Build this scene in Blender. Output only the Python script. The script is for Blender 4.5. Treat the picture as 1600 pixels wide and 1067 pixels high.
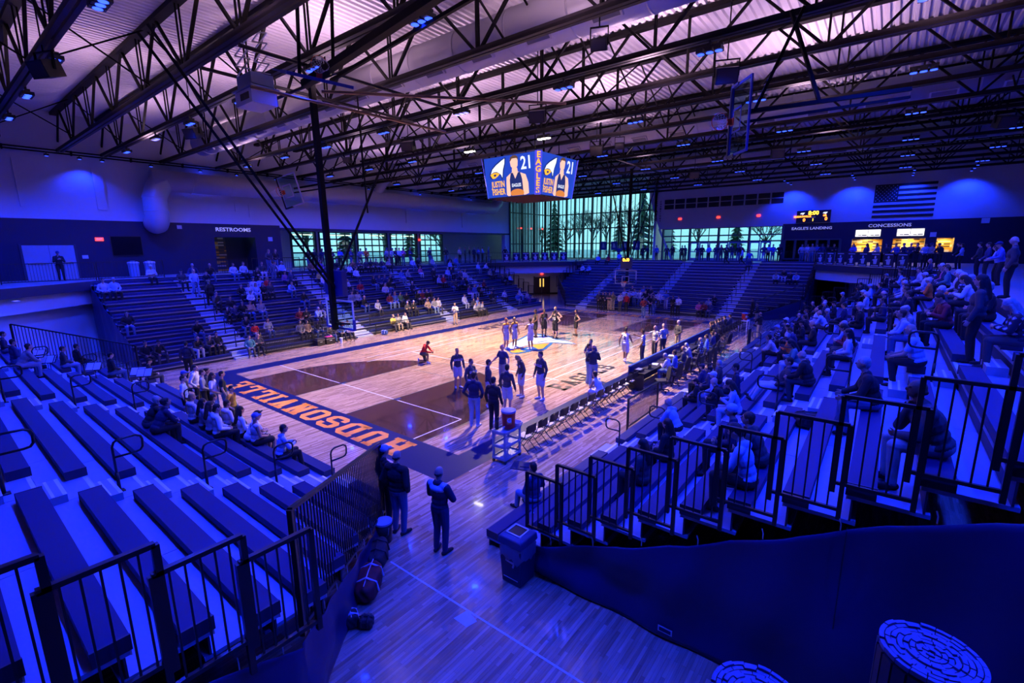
import bpy, bmesh, math, random
import numpy as np
from mathutils import Vector, Matrix, Euler
random.seed(7)
PI = math.pi
for _o in list(bpy.data.objects):
    bpy.data.objects.remove(_o)
SC = bpy.context.scene
COL = SC.collection

# ------------------------------------------------------------------ camera
CAM = Vector((16.904, -23.493, 6.002))
FPX = 736.94
def _axes(yaw, pitch, roll):
    f = Vector((math.sin(yaw)*math.cos(pitch), math.cos(yaw)*math.cos(pitch), math.sin(pitch)))
    r = Vector((math.cos(yaw), -math.sin(yaw), 0)); u = r.cross(f)
    return r*math.cos(roll)+u*math.sin(roll), -r*math.sin(roll)+u*math.cos(roll), f
CR, CU, CF = _axes(math.radians(-38.3017), math.radians(-11.3712), math.radians(-0.534))
cam_d = bpy.data.cameras.new('camera'); cam_d.sensor_width = 36.0; cam_d.lens = 36.0*FPX/1600.0
cam_d.clip_end = 400; cam_d.clip_start = 0.05
cam = bpy.data.objects.new('camera', cam_d); COL.objects.link(cam)
cam.matrix_world = Matrix(((CR.x, CU.x, -CF.x, CAM.x), (CR.y, CU.y, -CF.y, CAM.y), (CR.z, CU.z, -CF.z, CAM.z), (0, 0, 0, 1)))
SC.camera = cam
def ray(px, py):
    return (CF*FPX + CR*(px-800.0) - CU*(py-533.5)).normalized()
def at_z(px, py, z=0.0):
    d = ray(px, py); return CAM + d*((z-CAM.z)/d.z)
def at_x(px, py, x):
    d = ray(px, py); return CAM + d*((x-CAM.x)/d.x)
def at_y(px, py, y):
    d = ray(px, py); return CAM + d*((y-CAM.y)/d.y)

# ------------------------------------------------------------------ view, world, light
SC.view_settings.view_transform = 'Standard'
SC.view_settings.look = 'None'
SC.view_settings.gamma = 1.0
SC.view_settings.use_curve_mapping = False
SC.view_settings.exposure = 0.0
SC.cycles.use_denoising = True
SC.cycles.max_bounces = 5
SC.cycles.diffuse_bounces = 2
SC.cycles.glossy_bounces = 3
SC.cycles.transmission_bounces = 4
SC.cycles.transparent_max_bounces = 8
SC.cycles.caustics_reflective = False
SC.cycles.caustics_refractive = False
SC.cycles.sample_clamp_indirect = 4.0

world = bpy.data.worlds.new('overcast_dusk'); SC.world = world
world.use_nodes = True
_nt = world.node_tree
_nt.nodes.clear()
_out = _nt.nodes.new('ShaderNodeOutputWorld'); _bg = _nt.nodes.new('ShaderNodeBackground')
_tc = _nt.nodes.new('ShaderNodeTexCoord'); _nz = _nt.nodes.new('ShaderNodeTexNoise'); _rp = _nt.nodes.new('ShaderNodeValToRGB')
_nz.inputs['Scale'].default_value = 3.0; _nz.inputs['Detail'].default_value = 5
_rp.color_ramp.elements[0].position = 0.30; _rp.color_ramp.elements[0].color = (0.24, 0.64, 0.82, 1)
_rp.color_ramp.elements[1].position = 0.72; _rp.color_ramp.elements[1].color = (0.62, 0.88, 0.95, 1)
_nt.links.new(_tc.outputs['Generated'], _nz.inputs['Vector']); _nt.links.new(_nz.outputs['Fac'], _rp.inputs['Fac'])
_nt.links.new(_rp.outputs['Color'], _bg.inputs['Color']); _bg.inputs['Strength'].default_value = 1.6
_nt.links.new(_bg.outputs['Background'], _out.inputs['Surface'])

BLUE = (0.006, 0.028, 1.0)
P_BLUE = 4600.0       # one LED flood, watts
P_WHITE = 36000.0      # the two floods left white beside the scoreboard
P_UP = 950.0          # added fill light thrown up at the roof deck
P_WASH = 210.0
# ------------------------------------------------------------------ helpers
class MB:
    """collects shapes for one mesh"""
    def __init__(s): s.v = []; s.f = []; s.m = []
    def _add(s, vs, fs, mi):
        b = len(s.v); s.v.extend([tuple(p) for p in vs]); s.f.extend([tuple(b+i for i in f) for f in fs]); s.m.extend([mi]*len(fs)); return s
    def box(s, c, d, mi=0, R=None):
        x, y, z = d[0]/2, d[1]/2, d[2]/2
        vs = [Vector(p) for p in ((-x,-y,-z),(x,-y,-z),(x,y,-z),(-x,y,-z),(-x,-y,z),(x,-y,z),(x,y,z),(-x,y,z))]
        if R is not None: vs = [R @ p for p in vs]
        c = Vector(c)
        return s._add([p+c for p in vs], [(0,3,2,1),(4,5,6,7),(0,1,5,4),(1,2,6,5),(2,3,7,6),(3,0,4,7)], mi)
    def cut(s, p0, p1, mi=0):
        return s.box([(a+b)/2 for a, b in zip(p0, p1)], [abs(a-b) for a, b in zip(p0, p1)], mi)
    def bar(s, a, b, w, h=None, mi=0):
        """square bar from a to b"""
        a = Vector(a); b = Vector(b); d = b-a; L = d.length
        if L < 1e-6: return s
        R = d.to_track_quat('Z', 'Y').to_matrix()
        return s.box((a+b)/2, (w, h or w, L), mi, R)
    def cyl(s, a, b, r, r2=None, n=10, mi=0, caps=True):
        a = Vector(a); b = Vector(b); r2 = r if r2 is None else r2
        R = (b-a).to_track_quat('Z', 'Y').to_matrix(); vs = []; fs = []
        for i in range(n):
            t = 2*PI*i/n; o = R @ Vector((math.cos(t), math.sin(t), 0)); vs += [a+o*r, b+o*r2]
        for i in range(n):
            j = (i+1) % n; fs.append((2*i, 2*j, 2*j+1, 2*i+1))
        if caps: fs.append(tuple(2*i for i in range(n-1, -1, -1))); fs.append(tuple(2*i+1 for i in range(n)))
        return s._add(vs, fs, mi)
    def tube(s, pts, r, n=8, mi=0, closed=False):
        pts = [Vector(p) for p in pts]; m = len(pts); vs = []; fs = []; up = None
        for i, p in enumerate(pts):
            if closed: t = pts[(i+1) % m]-pts[i-1]
            else: t = pts[min(i+1, m-1)]-pts[max(i-1, 0)]
            t.normalize()
            if up is None:
                up = Vector((0, 0, 1)) if abs(t.z) < .9 else Vector((1, 0, 0))
            a = t.cross(up).normalized(); bb = a.cross(t).normalized(); up = bb
            rr = r[i] if isinstance(r, (list, tuple)) else r
            for k in range(n):
                q = 2*PI*k/n; vs.append(p + (a*math.cos(q)+bb*math.sin(q))*rr)
        for i in range(m if closed else m-1):
            j = (i+1) % m
            for k in range(n):
                l = (k+1) % n; fs.append((i*n+k, i*n+l, j*n+l, j*n+k))
        if not closed:
            fs.append(tuple(range(n-1, -1, -1))); fs.append(tuple((m-1)*n+k for k in range(n)))
        return s._add(vs, fs, mi)
    def lathe(s, prof, c=(0, 0, 0), n=24, mi=0):
        vs = []; fs = []; c = Vector(c); m = len(prof)
        for r, z in prof:
            for k in range(n):
                q = 2*PI*k/n; vs.append(c+Vector((r*math.cos(q), r*math.sin(q), z)))
        for i in range(m-1):
            for k in range(n):
                l = (k+1) % n; fs.append((i*n+k, i*n+l, (i+1)*n+l, (i+1)*n+k))
        fs.append(tuple(range(n-1, -1, -1))); fs.append(tuple((m-1)*n+k for k in range(n)))
        return s._add(vs, fs, mi)
    def poly(s, pts, mi=0):
        return s._add(pts, [tuple(range(len(pts)))], mi)
    def prism(s, pts, off, mi=0):
        """closed outline extruded by the vector off"""
        n = len(pts); off = Vector(off); a = [Vector(p) for p in pts]; b = [p+off for p in a]
        fs = [tuple(range(n-1, -1, -1)), tuple(range(n, 2*n))]+[(i, (i+1) % n, n+(i+1) % n, n+i) for i in range(n)]
        return s._add(a+b, fs, mi)
    def mesh(s, name, smooth=False):
        me = bpy.data.meshes.new(name); me.from_pydata(s.v, [], s.f)
        if any(s.m): me.polygons.foreach_set('material_index', s.m)
        if smooth: me.polygons.foreach_set('use_smooth', [True]*len(s.f))
        me.update(); return me

def obj(name, data, mats=None, parent=None, loc=(0, 0, 0), rot=(0, 0, 0), scale=(1, 1, 1)):
    if isinstance(data, MB): data = data.mesh(name)
    o = bpy.data.objects.new(name, data); COL.objects.link(o)
    if mats is not None:
        if not isinstance(mats, (list, tuple)): mats = [mats]
        if len(data.materials) == 0:
            for m in mats: data.materials.append(m)
        elif list(data.materials) != list(mats):
            for i, m in enumerate(mats):
                o.material_slots[i].link = 'OBJECT'; o.material_slots[i].material = m
    o.location = loc; o.rotation_euler = rot; o.scale = scale
    if parent is not None: o.parent = parent
    return o
def smooth(o, on=True):
    o.data.polygons.foreach_set('use_smooth', [on]*len(o.data.polygons)); return o
def bevel(o, w=.01, seg=2):
    m = o.modifiers.new('bevel', 'BEVEL'); m.width = w; m.segments = seg; m.limit_method = 'ANGLE'; return o
def tag(o, label, cat, group=None):
    o['label'] = label; o['category'] = cat
    if group: o['group'] = group
    return o
def thing(name, label, cat, loc=(0, 0, 0), rotz=0, group=None):
    o = bpy.data.objects.new(name, None); COL.objects.link(o); o.empty_display_size = .1
    o.location = loc; o.rotation_euler = (0, 0, rotz); return tag(o, label, cat, group)
def struct(o):
    o['kind'] = 'structure'; return o
_unit = {}
def unit_box(name='box'):
    if 'b' not in _unit: _unit['b'] = MB().box((0, 0, 0), (1, 1, 1)).mesh('unit_block')
    return _unit['b']
def ubox(name, p0, p1, mat, parent=None):
    """an axis-aligned block that shares one mesh"""
    c = [(a+b)/2 for a, b in zip(p0, p1)]; d = [max(abs(a-b), 1e-4) for a, b in zip(p0, p1)]
    return uobj(name, c, d, mat, parent)
def uobj(name, c, d, mat, parent=None, rot=(0, 0, 0)):
    o = bpy.data.objects.new(name, unit_box()); COL.objects.link(o)
    if len(unit_box().materials) == 0: unit_box().materials.append(None)
    o.material_slots[0].link = 'OBJECT'; o.material_slots[0].material = mat
    o.location = c; o.scale = d; o.rotation_euler = rot
    if parent is not None: o.parent = parent
    return o
def ubar(name, a, b, w, h, mat, parent=None):
    a = Vector(a); b = Vector(b); d = b-a
    o = uobj(name, (a+b)/2, (w, h, d.length), mat, parent); o.rotation_euler = d.to_track_quat('Z', 'Y').to_euler(); return o

# ------------------------------------------------------------------ materials
_mats = {}
def mat(name, col, rough=.6, metal=0., emit=None, strength=0., noise=0., nscale=6., bump=0., bscale=40., coat=0., alpha=None, trans=0., spec=None):
    if name in _mats: return _mats[name]
    m = bpy.data.materials.new(name); m.use_nodes = True; nt = m.node_tree; b = nt.nodes['Principled BSDF']
    c = (col[0], col[1], col[2], 1)
    b.inputs['Base Color'].default_value = c; b.inputs['Roughness'].default_value = rough; b.inputs['Metallic'].default_value = metal
    if coat: b.inputs['Coat Weight'].default_value = coat; b.inputs['Coat Roughness'].default_value = .1
    if emit is not None:
        b.inputs['Emission Color'].default_value = (emit[0], emit[1], emit[2], 1); b.inputs['Emission Strength'].default_value = strength
    if spec is not None: b.inputs['Specular IOR Level'].default_value = spec
    if alpha is not None: b.inputs['Alpha'].default_value = alpha
    if trans: b.inputs['Transmission Weight'].default_value = trans
    if noise or bump:
        tc = nt.nodes.new('ShaderNodeTexCoord')
    if noise:
        n = nt.nodes.new('ShaderNodeTexNoise'); n.inputs['Scale'].default_value = nscale; n.inputs['Detail'].default_value = 4
        r = nt.nodes.new('ShaderNodeMix'); r.data_type = 'RGBA'
        r.inputs['A'].default_value = tuple(max(0, x*(1-noise)) for x in col)+(1,); r.inputs['B'].default_value = tuple(min(1, x*(1+noise)) for x in col)+(1,)
        nt.links.new(tc.outputs['Object'], n.inputs['Vector']); nt.links.new(n.outputs['Fac'], r.inputs['Factor']); nt.links.new(r.outputs['Result'], b.inputs['Base Color'])
    if bump:
        n2 = nt.nodes.new('ShaderNodeTexNoise'); n2.inputs['Scale'].default_value = bscale; n2.inputs['Detail'].default_value = 3
        bp = nt.nodes.new('ShaderNodeBump'); bp.inputs['Strength'].default_value = bump; bp.inputs['Distance'].default_value = .02
        nt.links.new(tc.outputs['Object'], n2.inputs['Vector']); nt.links.new(n2.outputs['Fac'], bp.inputs['Height']); nt.links.new(bp.outputs['Normal'], b.inputs['Normal'])
    _mats[name] = m; return m
def wood_floor(name, c1, c2, rough=.13):
    m = bpy.data.materials.new(name); m.use_nodes = True; nt = m.node_tree; b = nt.nodes['Principled BSDF']
    tc = nt.nodes.new('ShaderNodeTexCoord'); mp = nt.nodes.new('ShaderNodeMapping'); mp.inputs['Rotation'].default_value = (0, 0, PI/2)
    br = nt.nodes.new('ShaderNodeTexBrick'); br.inputs['Scale'].default_value = 1.0; br.inputs['Brick Width'].default_value = .83; br.inputs['Row Height'].default_value = .057
    br.inputs['Mortar Size'].default_value = .0012; br.inputs['Mortar Smooth'].default_value = .3; br.inputs['Bias'].default_value = -.1
    br.offset = .37; br.offset_frequency = 2; br.squash = .7; br.squash_frequency = 3
    br.inputs['Color1'].default_value = c1+(1,); br.inputs['Color2'].default_value = c2+(1,); br.inputs['Mortar'].default_value = tuple(x*.45 for x in c2)+(1,)
    n = nt.nodes.new('ShaderNodeTexNoise'); n.inputs['Scale'].default_value = 2.0; n.inputs['Detail'].default_value = 6
    mp2 = nt.nodes.new('ShaderNodeMapping'); mp2.inputs['Scale'].default_value = (14, .8, 1)
    mx = nt.nodes.new('ShaderNodeMix'); mx.data_type = 'RGBA'; mx.blend_type = 'MULTIPLY'; mx.inputs['Factor'].default_value = .75
    rp = nt.nodes.new('ShaderNodeValToRGB'); rp.color_ramp.elements[0].position = .3; rp.color_ramp.elements[0].color = (.55, .52, .5, 1); rp.color_ramp.elements[1].position = .7; rp.color_ramp.elements[1].color = (1, 1, 1, 1)
    L = nt.links.new
    L(tc.outputs['Object'], mp.inputs['Vector']); L(mp.outputs['Vector'], br.inputs['Vector']); L(tc.outputs['Object'], mp2.inputs['Vector']); L(mp2.outputs['Vector'], n.inputs['Vector'])
    L(n.outputs['Fac'], rp.inputs['Fac']); L(br.outputs['Color'], mx.inputs['A']); L(rp.outputs['Color'], mx.inputs['B']); L(mx.outputs['Result'], b.inputs['Base Color'])
    b.inputs['Roughness'].default_value = rough; b.inputs['Coat Weight'].default_value = .4; b.inputs['Coat Roughness'].default_value = .035
    _mats[name] = m; return m

M_WOOD = wood_floor('maple_floor', (.60, .43, .33), (.30, .175, .11))
M_STAIN = wood_floor('stained_floor', (.105, .050, .030), (.06, .027, .017))
M_NAVYPAINT = mat('navy_floor_paint', (.004, .008, .070), .35, spec=.2)
M_GOLDPAINT = mat('gold_floor_paint', (.80, .30, .035), .28, coat=.3)
M_WHITEPAINT = mat('white_floor_paint', (.78, .80, .84), .28, coat=.3)
M_BLUEPAINT = mat('blue_floor_paint', (.012, .10, .34), .28, coat=.3)
M_DARKPAINT = mat('dark_line_paint', (.014, .010, .014), .4)
M_PALELINE = mat('pale_line_paint', (.50, .56, .70), .28, coat=.3)
M_WHITEWALL = mat('white_wall', (.66, .66, .68), .8, noise=.06, nscale=.6, bump=.06, bscale=60)
M_NAVYWALL = mat('navy_wall', (.010, .012, .045), .7, noise=.15, nscale=1.2, bump=.05)
M_SLAB = mat('slab_edge', (.025, .027, .06), .6, noise=.1)
M_CONC = mat('concourse_floor', (.20, .20, .21), .5, noise=.15, nscale=2)
M_DECK = mat('roof_deck', (.72, .68, .70), .5, noise=.06, nscale=.5)
M_STEEL = mat('black_steel', (.003, .0025, .003), .65, noise=.2, nscale=3, spec=.15)
M_CHORD = mat('painted_chord', (.008, .0055, .008), .5, spec=.3)
M_RAIL = mat('black_rail', (.010, .010, .012), .35)
M_DUCT = mat('duct_metal', (.56, .54, .56), .42, metal=.25, noise=.05, nscale=2)
M_BENCH = mat('bench_plastic', (.010, .018, .100), .55, spec=.3, bump=.04, bscale=90)
M_BENCHEND = mat('bench_end', (.02, .024, .06), .45)
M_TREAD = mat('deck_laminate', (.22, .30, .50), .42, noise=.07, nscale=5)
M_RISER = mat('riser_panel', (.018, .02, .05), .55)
M_STEPB = mat('step_box', (.30, .34, .46), .35, noise=.05)
M_NOSE = mat('step_nosing', (.82, .82, .80), .4)
M_CURTAIN = mat('navy_vinyl', (.012, .016, .085), .45, noise=.15, nscale=1.5, bump=.12, bscale=3)
M_BLACK = mat('black_plastic', (.012, .012, .014), .5)
M_WHITE = mat('white_plastic', (.75, .75, .76), .45)
M_GREYBLUE = mat('grey_blue_plastic', (.26, .32, .42), .5)
M_ALU = mat('aluminium', (.60, .61, .63), .32, metal=.8)
M_GLASSFRAME = mat('window_mullion', (.045, .07, .08), .45)
M_LED = mat('led_lens', (.02, .03, .2), .3, emit=(.022, .06, 1.0), strength=4.5)
M_LEDW = mat('led_lens_white', (.8, .8, .7), .3, emit=(1, .93, .72), strength=30)
M_RED = mat('exit_red', (.5, .02, .02), .4, emit=(1, .05, .04), strength=3.0)
M_AMBER = mat('amber_digit', (.4, .1, .01), .4, emit=(1, .20, .02), strength=5.0)
M_AMBERY = mat('amber_yellow_digit', (.4, .2, .01), .4, emit=(1, .48, .03), strength=5.0)
M_SIGN = mat('sign_letter', (.75, .75, .78), .45, emit=(.55, .55, .7), strength=.35)
def glass_mat():
    m = bpy.data.materials.new('window_glass'); m.use_nodes = True; nt = m.node_tree; nt.nodes.clear()
    o = nt.nodes.new('ShaderNodeOutputMaterial'); t = nt.nodes.new('ShaderNodeBsdfTransparent'); g = nt.nodes.new('ShaderNodeBsdfGlossy'); x = nt.nodes.new('ShaderNodeMixShader')
    t.inputs['Color'].default_value = (.72, .93, .95, 1); g.inputs['Roughness'].default_value = .03; x.inputs['Fac'].default_value = .08
    nt.links.new(t.outputs[0], x.inputs[1]); nt.links.new(g.outputs[0], x.inputs[2]); nt.links.new(x.outputs[0], o.inputs['Surface']); _mats['window_glass'] = m; return m
M_GLASS = glass_mat()
def glow(name, col, s): s *= 1.25; return mat(name, tuple(min(.8, c*.5) for c in col), .4, emit=col, strength=s)
# ------------------------------------------------------------------ floor and court paint
ZC = 4.25
floor = struct(obj('floor', MB().cut((-30, -33, -.3), (27, 40, 0)), M_WOOD))
GZ = [0.0]
def paint(name, pts, m, z=.002):
    o = obj(name, MB().poly([(p[0], p[1], z) for p in pts]), m, floor); return o
def rect(x0, y0, x1, y1): return [(x0, y0), (x1, y0), (x1, y1), (x0, y1)]
HX, HY = 7.62, 14.33
paint('baseline_band', rect(-8.62, -15.75, 8.55, -HY), M_NAVYPAINT)
paint('baseline_band', rect(-8.62, HY, 8.55, 15.75), M_NAVYPAINT)
paint('sideline_band', rect(-8.62, -HY, -HX, HY), M_NAVYPAINT)
paint('sideline_band', rect(HX, -HY, 8.55, HY), M_NAVYPAINT)
FT = .3048
def key_end(s):
    by = -HY*s
    # stained area between the arc and the lane
    cy = by + s*5.25*FT; R = 19.75*FT
    arc = [(R*math.cos(t), cy+s*R*math.sin(t)) for t in [PI*i/40 for i in range(41)]]
    right = [(6*FT, by), (R, by)]+[p for p in arc if p[0] > 6*FT]+[(6*FT, cy+s*math.sqrt(R*R-(6*FT)**2))]
    # the free-throw circle cuts the lane top: left of it the floor stays plain
    ftl = by+s*19*FT
    left = [(-x, y) for x, y in right]
    for pts in (right, left):
        if s < 0: pts = pts[::-1]
        paint('stained_zone', pts, M_STAIN, .0018)
    w = .05
    lines = MB()
    def seg(a, b, z=.004, w=w):
        a = Vector((a[0], a[1], 0)); b = Vector((b[0], b[1], 0)); n = (b-a).normalized().cross(Vector((0, 0, 1)))*w/2
        lines.poly([tuple(p+Vector((0, 0, z))) for p in (a-n, b-n, b+n, a+n)])
    for x in (-6*FT, 6*FT): seg((x, by), (x, ftl))
    seg((-6*FT, ftl), (6*FT, ftl))
    for i in range(40): seg(arc[i], arc[i+1])
    for x in (-R, R): seg((x, by), (x, cy))
    fc = [(6*FT*math.cos(t), ftl+s*6*FT*math.sin(t)) for t in [PI*i/24 for i in range(25)]]
    for i in range(24): seg(fc[i], fc[i+1])
    obj('court_line', lines, M_DARKPAINT, floor)
    for x in (-6*FT-.11, 6*FT+.11):
        paint('lane_block', rect(x-.11, by+s*2.13, x+.11, by+s*2.45), M_NAVYPAINT, .005)
key_end(1); key_end(-1)
_l = MB()
def _seg(a, b, w=.05, z=.0045, mb=None):
    a = Vector((a[0], a[1], 0)); b = Vector((b[0], b[1], 0)); n = (b-a).normalized().cross(Vector((0, 0, 1)))*w/2
    (mb or _l).poly([tuple(p+Vector((0, 0, z))) for p in (a-n, b-n, b+n, a+n)])
_seg((-HX, 0), (HX, 0))
for i in range(48):
    t0, t1 = 2*PI*i/48, 2*PI*(i+1)/48; _seg((1.83*math.cos(t0), 1.83*math.sin(t0)), (1.83*math.cos(t1), 1.83*math.sin(t1)))
for y in (-4.9, 4.9):
    _seg((6.72, y), (HX, y)); _seg((-HX, y), (-6.72, y))
obj('court_line', _l, M_DARKPAINT, floor)
_v = MB()
for s in (1, -1):
    a = at_z(438, 571); b = at_z(721, 655); c = at_z(648, 686)
    ya = (a.y+b.y)/2
    _seg((-HX*s, ya*s), (b.x*s, ya*s), mb=_v); _seg((b.x*s, ya*s), (b.x*s, -HY*s), mb=_v)
    _seg((-4.5*s, -3.0*s-2.9*s), (5.7*s, -3.0*s-2.9*s), mb=_v); _seg((-4.5*s, -9*s), (-4.5*s, 9*s), mb=_v); _seg((5.35*s, -8.4*s), (5.35*s, 8.4*s), mb=_v)
obj('volleyball_line', _v, M_PALELINE, floor)
_t = MB(); _seg((9.95, -18.57), (14.9, -18.57), .035, mb=_t); obj('floor_tape', _t, M_PALELINE, floor)
_q = [at_z(*p) for p in ((709, 966), (731, 953), (745, 971), (729, 980))]
paint('floor_patch', [(p.x, p.y) for p in _q], M_PALELINE, .003)

# block letters: convex pieces on a 6 x 8 grid
def _r(x0, y0, x1, y1): return [(x0, y0), (x1, y0), (x1, y1), (x0, y1)]
_stem = lambda x: [_r(x+.5, 0, x+2.3, 8), _r(x, 0, x+2.8, 1.2), _r(x, 6.8, x+2.8, 8)]
_ring = [_r(0, 1.6, 1.9, 6.4), _r(4.1, 1.6, 6, 6.4), _r(1.6, 0, 4.4, 1.5), _r(1.6, 6.5, 4.4, 8), [(0, 1.6), (1.6, 0), (1.9, 1.5), (1.9, 1.6)], [(4.4, 0), (6, 1.6), (4.1, 1.6), (4.4, 1.5)], [(6, 6.4), (4.4, 8), (4.4, 6.5), (4.1, 6.4)], [(1.6, 8), (0, 6.4), (1.9, 6.4), (1.6, 6.5)]]
GLY = {
 'H': _stem(0)+_stem(3.2)+[_r(2, 3.3, 4, 4.8)],
 'U': [_r(.4, 1.6, 2.2, 8), _r(3.8, 1.6, 5.6, 8), _r(0, 6.8, 2.7, 8), _r(3.3, 6.8, 6, 8), _r(1.8, 0, 4.2, 1.5), [(.4, 1.6), (1.8, 0), (1.8, 1.5), (2.2, 1.6)], [(4.2, 0), (5.6, 1.6), (3.8, 1.6), (4.2, 1.5)]],
 'D': [_r(.5, 0, 2.3, 8), _r(0, 0, 4.3, 1.4), _r(0, 6.6, 4.3, 8), _r(4.1, 1.6, 6, 6.4), [(4.3, 0), (6, 1.6), (4.1, 1.6), (4.3, 1.4)], [(6, 6.4), (4.3, 8), (4.3, 6.6), (4.1, 6.4)]],
 'S': [_r(1.3, 0, 4.6, 1.4), _r(1.3, 6.6, 4.6, 8), _r(1.2, 3.4, 4.7, 4.8), _r(0, 4.6, 1.8, 6.7), _r(4.2, 1.3, 6, 3.6), _r(0, 1.2, 1.7, 2.7), _r(4.3, 5.4, 6, 6.8), [(0, 1.2), (1.3, 0), (1.7, 1.2)], [(4.6, 0), (6, 1.3), (4.2, 1.3)], [(6, 6.8), (4.6, 8), (4.3, 6.8)], [(1.3, 8), (0, 6.7), (1.8, 6.7)], [(0, 4.6), (1.2, 3.4), (1.8, 4.6)], [(6, 3.6), (4.7, 4.8), (4.2, 3.6)]],
 'O': _ring,
 'N': _stem(0)+_stem(3.2)+[[(.6, 8), (2.4, 8), (5.4, 0), (3.7, 0)]],
 'V': [[(.5, 8), (2.4, 8), (3.9, 0), (2.1, 0)], [(3.6, 8), (5.5, 8), (3.9, 0), (2.1, 0)], _r(0, 6.8, 2.8, 8), _r(3.2, 6.8, 6, 8)],
 'I': [_r(.8, 0, 2.6, 8), _r(0, 0, 3.4, 1.2), _r(0, 6.8, 3.4, 8)],
 'L': [_r(.5, 0, 2.4, 8), _r(0, 0, 5.8, 1.4), _r(0, 6.8, 3, 8), _r(4.3, 1.2, 5.8, 3)],
 'E': [_r(.5, 0, 2.3, 8), _r(0, 0, 5.8, 1.4), _r(0, 6.6, 5.8, 8), _r(2, 3.4, 4.2, 4.7), _r(4.4, 1.2, 5.8, 2.7), _r(4.4, 5.3, 5.8, 6.8)],
 'A': [[(2.1, 8), (3.9, 8), (2.3, 0), (.5, 0)], [(2.1, 8), (3.9, 8), (5.5, 0), (3.7, 0)], _r(0, 0, 2.7, 1.1), _r(3.3, 0, 6, 1.1), _r(1.6, 2.2, 4.4, 3.4)],
 'G': _ring[:1]+_ring[2:]+[_r(4.1, 1.6, 6, 4), _r(3.1, 3, 6, 4.2), _r(4.1, 5.4, 6, 6.4)],
}
_glyph = {}
def letter_mesh(ch):
    if ch not in _glyph:
        mb = MB()
        for p in GLY[ch]: mb.poly([(x/6, y/8, 0) for x, y in p])
        _glyph[ch] = mb.mesh('letter_shape')
    return _glyph[ch]
def block_text(txt, origin, dx, dy, w, h, pitch, m, parent, name='letter'):
    """letters laid from origin along dx, their tops toward dy"""
    dx = Vector(dx); dy = Vector(dy); nz = dx.cross(dy); p = Vector(origin)
    for ch in txt:
        if ch == ' ': p = p+dx*pitch; continue
        o = obj(name, letter_mesh(ch), m, parent)
        o.matrix_basis = Matrix(((dx.x*w, dy.x*h, nz.x, p.x), (dx.y*w, dy.y*h, nz.y, p.y), (dx.z*w, dy.z*h, nz.z, p.z), (0, 0, 0, 1)))
        p = p+dx*(pitch*(.62 if ch == 'I' else 1))
_p = 12.05/10.5
block_text('HUDSONVILLE', (6.08, -14.55, .005), (-1, 0, 0), (0, -1, 0), _p*.84, 1.0, _p, M_GOLDPAINT, floor, 'gold_letter')
block_text('HUDSONVILLE', (-6.08, 14.55, .005), (1, 0, 0), (0, 1, 0), _p*.84, 1.0, _p, M_GOLDPAINT, floor, 'gold_letter')
block_text('EAGLES', (6.75, -7.1, .005), (0, 1, 0), (-1, 0, 0), .70, .95, .85, M_DARKPAINT, floor, 'dark_letter')
block_text('EAGLES', (-6.75, 7.1, .005), (0, -1, 0), (1, 0, 0), .70, .95, .85, M_DARKPAINT, floor, 'dark_letter')
# centre logo: the bird's head
def fpix(L): return [(at_z(780+x*.0875, 500+y*.0875).x, at_z(780+x*.0875, 500+y*.0875).y) for x, y in L]
def fan(name, L, m, z):
    P = fpix(L); mb = MB(); o = bpy.data.meshes.new(name)
    bm = bmesh.new(); vs = [bm.verts.new((x, y, z)) for x, y in P]; bm.faces.new(vs); bmesh.ops.triangulate(bm, faces=bm.faces[:]); bmesh.ops.recalc_face_normals(bm, faces=bm.faces[:])
    if bm.faces[0].normal.z < 0: bmesh.ops.reverse_faces(bm, faces=bm.faces[:])
    bm.to_mesh(o); bm.free(); return obj(name, o, m, floor)
fan('logo_outline', [(125, 450), (235, 390), (305, 368), (505, 260), (620, 240), (765, 250), (905, 288), (1015, 335), (1185, 355), (1385, 430), (1280, 428), (1130, 420), (960, 410), (900, 470), (815, 530), (705, 556), (600, 545), (500, 575), (400, 592), (300, 604), (205, 600), (160, 550), (128, 510)], M_BLUEPAINT, .003)
fan('logo_head', [(150, 450), (240, 408), (310, 388), (510, 285), (620, 265), (760, 273), (900, 310), (1010, 355), (1180, 372), (1330, 418), (1120, 408), (960, 395), (800, 405), (650, 422), (540, 436), (420, 468), (300, 500), (190, 530), (152, 500)], M_WHITEPAINT, .005)
fan('logo_beak', [(190, 550), (300, 514), (430, 482), (540, 452), (660, 432), (800, 418), (900, 414), (850, 455), (780, 505), (700, 530), (640, 495), (540, 480), (440, 500), (390, 530), (480, 555), (400, 572), (300, 586), (215, 582)], M_GOLDPAINT, .005)
fan('logo_eye', [(370, 535), (420, 495), (520, 472), (620, 478), (690, 520), (690, 545), (620, 510), (540, 495), (450, 510), (420, 535), (470, 548), (440, 556)], M_BLUEPAINT, .007)
fan('logo_stripe', [(600, 415), (760, 375), (900, 358), (1010, 362), (1010, 372), (900, 370), (760, 390), (600, 424)], M_BLUEPAINT, .007)

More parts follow.
